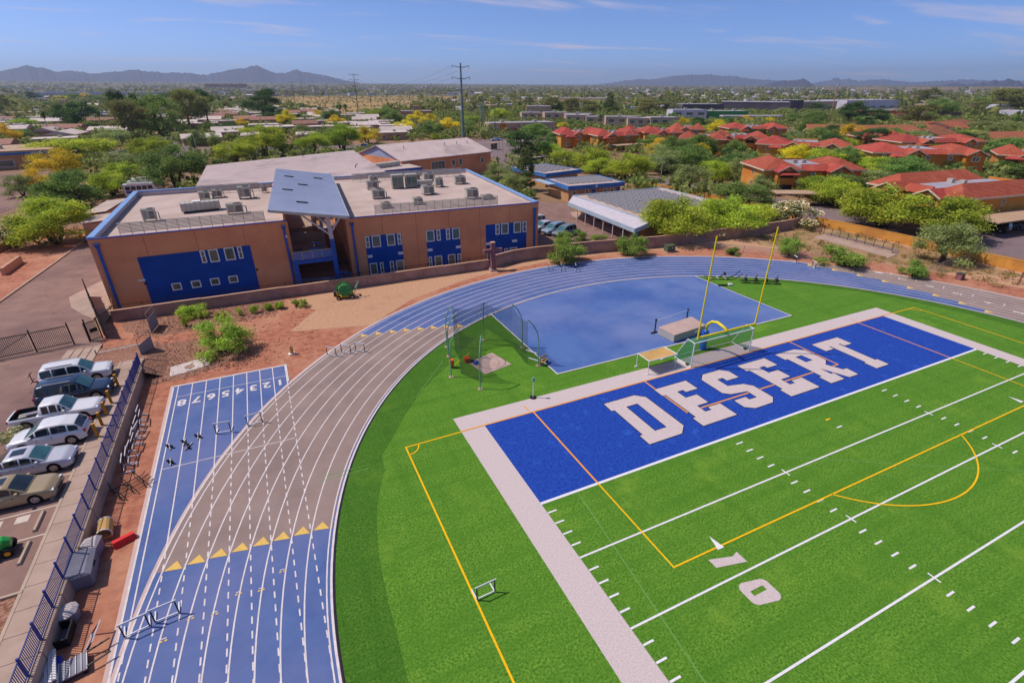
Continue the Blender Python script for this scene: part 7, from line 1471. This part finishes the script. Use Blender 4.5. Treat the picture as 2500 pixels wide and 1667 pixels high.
for x, y, h, l in ((487.8,239,9,'far right'),(476.8,266,9,''),(514.7,233,9,''),(336,245.5,8,''),(317.5,272.8,8,''),(-107.2,315,7,''),(-63.2,263,7,''),(91.3,97.7,5,''),(66.8,263,8,''),(82,271,8,''),(118.9,243,8,''),(129.4,259.6,8,''),(73.8,168,7,'')):
    t = empty('street_lamp', (x,y,0), label='slender street lamp with a curved arm', cat='street lamp', group='street lamps beyond the school', series='beyond the school'); MB().tube([(0,0,0),(0,0,h*.85),(-.5,0,h),(-1.8,0,h+.1)],[.12,.1,.08,.07],6).obj('pole', 'pale_metal', t); MB().box(-2.4,-1.7,-.15,.15,h+.02,h+.18).obj('lamp_head', 'pale_metal', t)
for x, y, s in ((63,246,1),(95,226,-1)):
    t = empty('traffic_signal', (x,y,0), R(10), label='mast-arm traffic signal at the junction', cat='traffic light', group='junction signals', series=''); MB().tube([(0,0,0),(0,0,5.5),(s*1,0,6.4),(s*5,0,6.8)],.12,6).obj('mast', 'grey_metal', t)
    for k in (2.2,4.4): h_ = MB().box(s*k-.2,s*k+.2,-.25,.0,5.6,6.5).obj('signal_head', 'bollard_black', t); MB().cyl((s*k,-.28,6.3),(s*k,-.251,6.3),.11,n=10).obj('red_lens', 'lamp_red', h_)
    MB().box(s*.4,s*1.6,-.08,-.02,5.0,5.4).obj('street_sign', 'wall_green', t)
sh_ = empty('bus_shelter', (75.5,181.5,0), .2, label='dark bus shelter at the kerb right of the gabled hall', cat='bus shelter'); MB().box(0,3.4,0,1.6,2.5,2.7).obj('roof', 'roof_tan', sh_); MB().box(.1,3.3,1.5,1.56,.2,2.45).obj('back_panel', 'glass', sh_)
for x in (.1,3.3): MB().bar((x,.2,0),(x,.2,2.5),.1).obj('post', 'black_metal', sh_)
MB().box(.6,2.8,.9,1.3,.45,.5).obj('seat', 'dark_metal', sh_)
sgr = empty('saguaro_cactus', (-32.6,222.8,0), label='dark many-armed saguaro cactus by the road', cat='cactus'); mat('cactus', rgb(70,96,66), None, 2, .8, bump=.4, bscale=8)
MB().tube([(0,0,0),(0,0,3.0),(0,0,6.2),(0,0,6.5)],[.3,.34,.28,.1],10).obj('stem', 'cactus', sgr, smooth=True)
for a in (0,2.1,4.2): c_, s_ = math.cos(a), math.sin(a); MB().tube([(0,0,2.2),(c_*.7,s_*.7,2.3),(c_*1.0,s_*1.0,2.9),(c_*1.0,s_*1.0,4.8),(c_*1.0,s_*1.0,5.0)],[.2,.22,.22,.18,.06],8).obj('arm', 'cactus', sgr, smooth=True)
# ---------------------------------------------------------------- uncountable growth: shrubs, desert scrub, far trees
leaf_mat('leaf_far', rgb(156,162,88), rgb(106,124,68)); leaf_mat('leaf_scrub', rgb(146,142,88), rgb(116,120,70)); leaf_mat('leaf_fill', rgb(140,152,80), rgb(106,124,62)); leaf_mat('leaf_dry', rgb(176,148,92), rgb(150,124,74))
rn = np.random.default_rng(5)
def tufts(name, P, Hh, Ww, ncard, material, label, cat, csz):
    k = len(P); idx = np.repeat(np.arange(k), ncard); n = len(idx); d = rn.normal(size=(n,3)); d /= np.linalg.norm(d, axis=1)[:,None]; d *= rn.uniform(.35,1,n)[:,None]**.5
    C = np.stack([P[idx,0]+d[:,0]*Ww[idx]*.5, P[idx,1]+d[:,1]*Ww[idx]*.5, P[idx,2]+Hh[idx]*(.52+.46*d[:,2])],1); s = csz*Hh[idx]
    dd = rn.normal(size=(n,3)); dd /= np.linalg.norm(dd, axis=1)[:,None]; a = rn.normal(size=(n,3)); u = np.cross(dd,a); u /= np.linalg.norm(u,axis=1)[:,None]; s = (s*rn.uniform(.6,1.4,n))[:,None]
    V = np.stack([C-dd*s*.7,C+u*s*.5,C+dd*s*.7,C-u*s*.5],1).reshape(-1,3); bt = rn.uniform(0,1,k)
    me = leaf_mesh(name, V, n, np.clip(bt[idx]*.7+rn.uniform(0,.3,n),0,1), [material]); return inst(name, me, None, label=label, cat=cat, kind='stuff')
def polar(n, a0, a1, r0, r1, pw=.5):
    a = np.radians(rn.uniform(a0,a1,n)); r = r0*(r1/r0)**rn.uniform(0,1,n) if pw == 0 else np.sqrt(rn.uniform(r0*r0,r1*r1,n)); return np.stack([-12+r*np.sin(a), -21+r*np.cos(a), np.zeros(n)],1), r
def in_field(P): return (P[:,0] > 20) & (P[:,1] > 430) & (P[:,1] < 1520) & (P[:,0] < 60+(P[:,1]-420)*.52) & (P[:,0] > 70-(P[:,1]-430)*.12)
P, r = polar(9000, -20, 72, 540, 7500, 0); keep = ~in_field(P) & ~((P[:,0] > 330) & (P[:,0] < 700) & (P[:,1] > 240) & (P[:,1] < 460)); P, r = P[keep], r[keep]
AZ = np.arctan2(P[:,0]-24, P[:,1]); P[:,2] = [far_rise(v, a) for v, a in zip(np.hypot(P[:,0]-24,P[:,1]), AZ)]
h = rn.uniform(4,9,len(P))*np.where(rn.random(len(P)) < .06, 1.7, 1); tufts('far_trees', P, h, h*rn.uniform(1.0,1.9,len(P)), 16, 'leaf_far', 'distant dark green trees covering the town to the horizon', 'trees', .42)
P, r = polar(3600, -14, 40, 440, 1500); P = P[in_field(P)]; h = rn.uniform(.7,2.4,len(P)); tufts('desert_scrub', P, h, h*rn.uniform(1.2,2.2,len(P)), 14, 'leaf_scrub', 'olive scrub dotted over the tan desert field', 'scrub', .45)
hb = MB(); rf_ = random.Random(77)
for i in range(1000):
    a = R(rf_.uniform(-18,70)); r_ = 560*(4200/560)**rf_.random(); x, y = -12+r_*math.sin(a), -21+r_*math.cos(a)
    if 20 < x < 60+(y-420)*.55 and 430 < y < 1520: continue
    if 330 < x < 700 and 240 < y < 460: continue
    z = far_rise(math.hypot(x-24,y), math.atan2(x-24,y)); w_, d_, h_ = rf_.uniform(12,30), rf_.uniform(9,16), rf_.uniform(3.2,6); mi = rf_.choice((0,0,0,1,2)); hb.cbox((x,y,z+h_/2), (w_,d_,h_), rf_.uniform(-.5,.5), mi)
hb.obj('far_houses', ['wall_white','wall_beige','home_roof2'], label='countless small pale houses scattered to the horizon', cat='houses', kind='stuff')
pb = MB(); rp = random.Random(31)
def pebble(x, y, z, s):
    a = [rp.uniform(.7,1.2)*s for _ in range(6)]; pb.add([(x+a[0],y,z),(x,y+a[1],z),(x-a[2],y,z),(x,y-a[3],z),(x+rp.uniform(-.3,.3)*s,y+rp.uniform(-.3,.3)*s,z+a[4]*.8)], [(0,1,4),(1,2,4),(2,3,4),(3,0,4)])
for i in range(2600):
    k = rp.random()
    if k < .5: x, y = rp.uniform(-27,-13), rp.uniform(38.6,44)
    elif k < .85: x, y = rp.uniform(-24.2,-16), rp.uniform(27.4,35.6)
    else: x, y = rp.uniform(-24,-10), rp.uniform(26.5,43)
    pebble(x, y, -.02, rp.uniform(.04,.13))
pb.obj('pebbles', 'gravel_mat', label='scattered stones on the gravel beds left of the track', cat='stones', kind='stuff')
P = np.stack([rn.uniform(-27,-14,150), rn.uniform(27,44,150), np.zeros(150)],1); h = rn.uniform(.08,.28,150); tufts('dry_weeds', P, h, h*2.2, 18, 'leaf_dry', 'small dry tufts on the gravel beds left of the track', 'weeds', .3)
def clear(P):
    ok = np.ones(len(P), bool)
    for (x0,x1,y0,y1) in ((-34,-8,45,90),(-12,30,45,132),(10,58,104,150),(46,70,74,118),(38,70,42,74),(28,46,46,84),(-40,-30,120,145),(-44,-29,39,120),(94,128,20,48)): ok &= ~((P[:,0]>x0)&(P[:,0]<x1)&(P[:,1]>y0)&(P[:,1]<y1))
    yu = np.interp(P[:,0],[p[0] for p in up],[p[1] for p in up]); yd = np.interp(P[:,0],[p[0] for p in dn],[p[1] for p in dn]); ok &= ~((P[:,1]>yd-2)&(P[:,1]<yu+1)); ok &= np.hypot(P[:,0]-CX,P[:,1]-CY) > 62; ok &= ~((P[:,0] < 70) & (P[:,1] < 50)) ; ok &= ~((P[:,0]>81)&(P[:,0]<98)&(P[:,1]<104)); ok &= ~((P[:,0]<83)&(P[:,1]<46)); ok &= ~((P[:,0]<-57)&(P[:,1]>106)&(P[:,1]<190)); ok &= ~((P[:,0]>62)&(P[:,0]<98)&(P[:,1]>138)&(P[:,1]<202))
    return ok
P, r = polar(9000, -18, 70, 70, 640); keep = clear(P) & ~in_field(P); P = P[keep]; h = rn.uniform(.8,4.6,len(P)); tufts('roadside_shrubs', P, h, h*rn.uniform(1.1,2.0,len(P)), 40, 'leaf_fill', 'mixed low shrubs filling gaps between homes, trees and streets', 'shrubs', .26)
P = np.stack([rn.uniform(60,81,420), rn.uniform(8,40,420), np.zeros(420)],1); P = P[(np.hypot(P[:,0]-CX,P[:,1]-CY) > 48.5) & ~((P[:,0]>71)&(P[:,0]<78)&(P[:,1]>22)&(P[:,1]<37))]; h = rn.uniform(.15,.6,len(P)); tufts('dry_weeds', P, h, h*rn.uniform(1.5,3,len(P)), 26, 'leaf_dry', 'dry tan weeds on the bare slope right of the track', 'weeds', .3)
P = np.stack([rn.uniform(-90,-43,260), rn.uniform(50,100,260), np.zeros(260)],1); h = rn.uniform(.1,.4,len(P)); tufts('dry_weeds', P, h, h*2, 16, 'leaf_dry', 'sparse dry weeds on the earth bank left of the drive', 'weeds', .3)
# ---------------------------------------------------------------- mountains and air
mat('hazy_rock', rgb(96,100,124,.55), rgb(80,82,106,.55), .0012, .95, c3=rgb(118,112,130,.55), scale3=.0006, world_co=True)  # blue of the distant haze is put into the rock colour
RA = [(-26,12),(-22,15),(-18,16),(-16.1,17.4),(-15.54,19.3),(-14.95,22.4),(-14.47,24.4),(-14.04,23.1),(-13.33,21.1),(-12.83,17.4),(-12.03,19.2),(-11.26,17.8),(-10.7,15.6),(-10.07,16.5),(-9.42,18.2),(-8.57,18.8),(-8.22,20.4),(-7.46,21.0),(-6.94,18.7),(-6.16,18.9),(-5.51,17.3),(-4.8,18.7),(-4.35,17.1),(-3.86,18.9),(-3.42,16.2),(-2.71,15.7),(-1.96,17.5),(-1.18,20.2),(-.4,23.1),(.12,24.7),(.63,24.4),(1.18,27.7),(1.71,29.4),(2.18,25.1),(2.66,21.4),(3.29,18.2),(4.11,19.4),(4.97,24.4),(5.48,20.7),(5.88,20.1),(6.42,18.1),(7.24,16.3),(8.2,12.9),(9.16,8.3),(10.59,4.9),(12,0)]
RB = [(32,0),(33.5,2),(35.04,4.4),(36.53,8.0),(38.01,10.8),(38.76,9.1),(39.78,11.4),(40.91,14.6),(42.33,16.3),(43.33,16.2),(44.23,17.2),(45.02,14.6),(46.39,14.1),(47.22,11.9),(48.31,9.4),(49.9,7.5),(51.2,5.7),(52.99,2.7),(54.25,-.5)]
RC = [(49.2,1.3),(49.92,5.7),(50.8,7.9),(51.68,7.8),(52.27,10.1),(52.7,5.6),(53.14,.6)]
RD = [(51.5,1),(52.98,3.4),(53.68,5.9),(54.26,7.0),(54.68,11.2),(55.07,8.4),(55.64,10.0),(56.5,6.2),(57.38,7.7),(58.14,8.7),(59.16,6.6),(60.25,4.5),(61.38,5.4),(62.37,6.3),(63.32,8.1),(64.29,7.0),(65.25,5.8),(68,6),(72,5),(76,1)]
RE = [(61.97,.4),(62.74,2.4),(63.31,3.3),(63.73,1.4),(64.1,2.1),(64.53,4.2),(64.71,4.7),(64.93,2.8),(65.31,7.3),(65.71,5.4),(66.19,8.7),(66.52,5.3),(66.77,6.0),(67.16,.3)]
def mountains(prof, dist, depth):
    rm_ = np.random.default_rng(int(dist)); a0, a1 = prof[0][0], prof[-1][0]; n = int((a1-a0)/.12); m = MB(); rows = 7; V = []
    jag = rm_.normal(size=n+1)*.00045; azs = [a0+(a1-a0)*i/n for i in range(n+1)]; spur = np.cumsum(rm_.normal(size=n+1)); spur = (spur-np.convolve(spur, np.ones(9)/9, 'same'))
    for j in range(rows):
        t = j/(rows-1)                      # 0 front foot, .62 ridge, 1 back foot
        for i, a in enumerate(azs):
            e = float(np.interp(a, [p[0] for p in prof], [p[1] for p in prof]))*.001; e += float(jag[i])
            d = dist+depth*(t-.62); ridge = CAM_LOC[2]+e*dist
            f = (t/.62)**1.25 if t <= .62 else max(0, 1-(t-.62)/.38); jit = 0 if abs(t-.62) < .06 or t in (0, 1) else spur[i]*.03*ridge/4+rm_.normal()*.006*ridge
            if j == 4: f = 1.0; d = dist; jit = 0
            aa = R(a); V.append((CAM_LOC[0]+d*math.sin(aa), CAM_LOC[1]+d*math.cos(aa), max(-5, ridge*f+jit if f > 0 else -5)))
    k = n+1; m.add(V, [(j*k+i, (j*k)+i+1, (j+1)*k+i+1, (j+1)*k+i) for j in range(rows-1) for i in range(n)])
    m.obj('mountain_range', 'hazy_rock', kind='structure')
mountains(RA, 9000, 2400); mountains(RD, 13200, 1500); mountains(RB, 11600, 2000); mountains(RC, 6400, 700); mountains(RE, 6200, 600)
hz_ = MB().box(-16500,16500,-16500,16500,-8,440); me = hz_.mesh('haze', []); hm = bpy.data.materials.new('haze_air'); hm.use_nodes = True; nt = hm.node_tree; nt.nodes.remove(nt.nodes['Principled BSDF'])
pv = N(nt, 'ShaderNodeVolumePrincipled'); pv.inputs['Color'].default_value = (.66,.76,1.0,1); pv.inputs['Density'].default_value = 0.000085; pv.inputs['Anisotropy'].default_value = 0.2; nt.links.new(pv.outputs[0], nt.nodes['Material Output'].inputs['Volume'])
me.materials.clear(); me.materials.append(hm); inst('haze', me, None, kind='stuff', label='pale blue haze lying over the far town and mountains', cat='haze')
finish_labels()
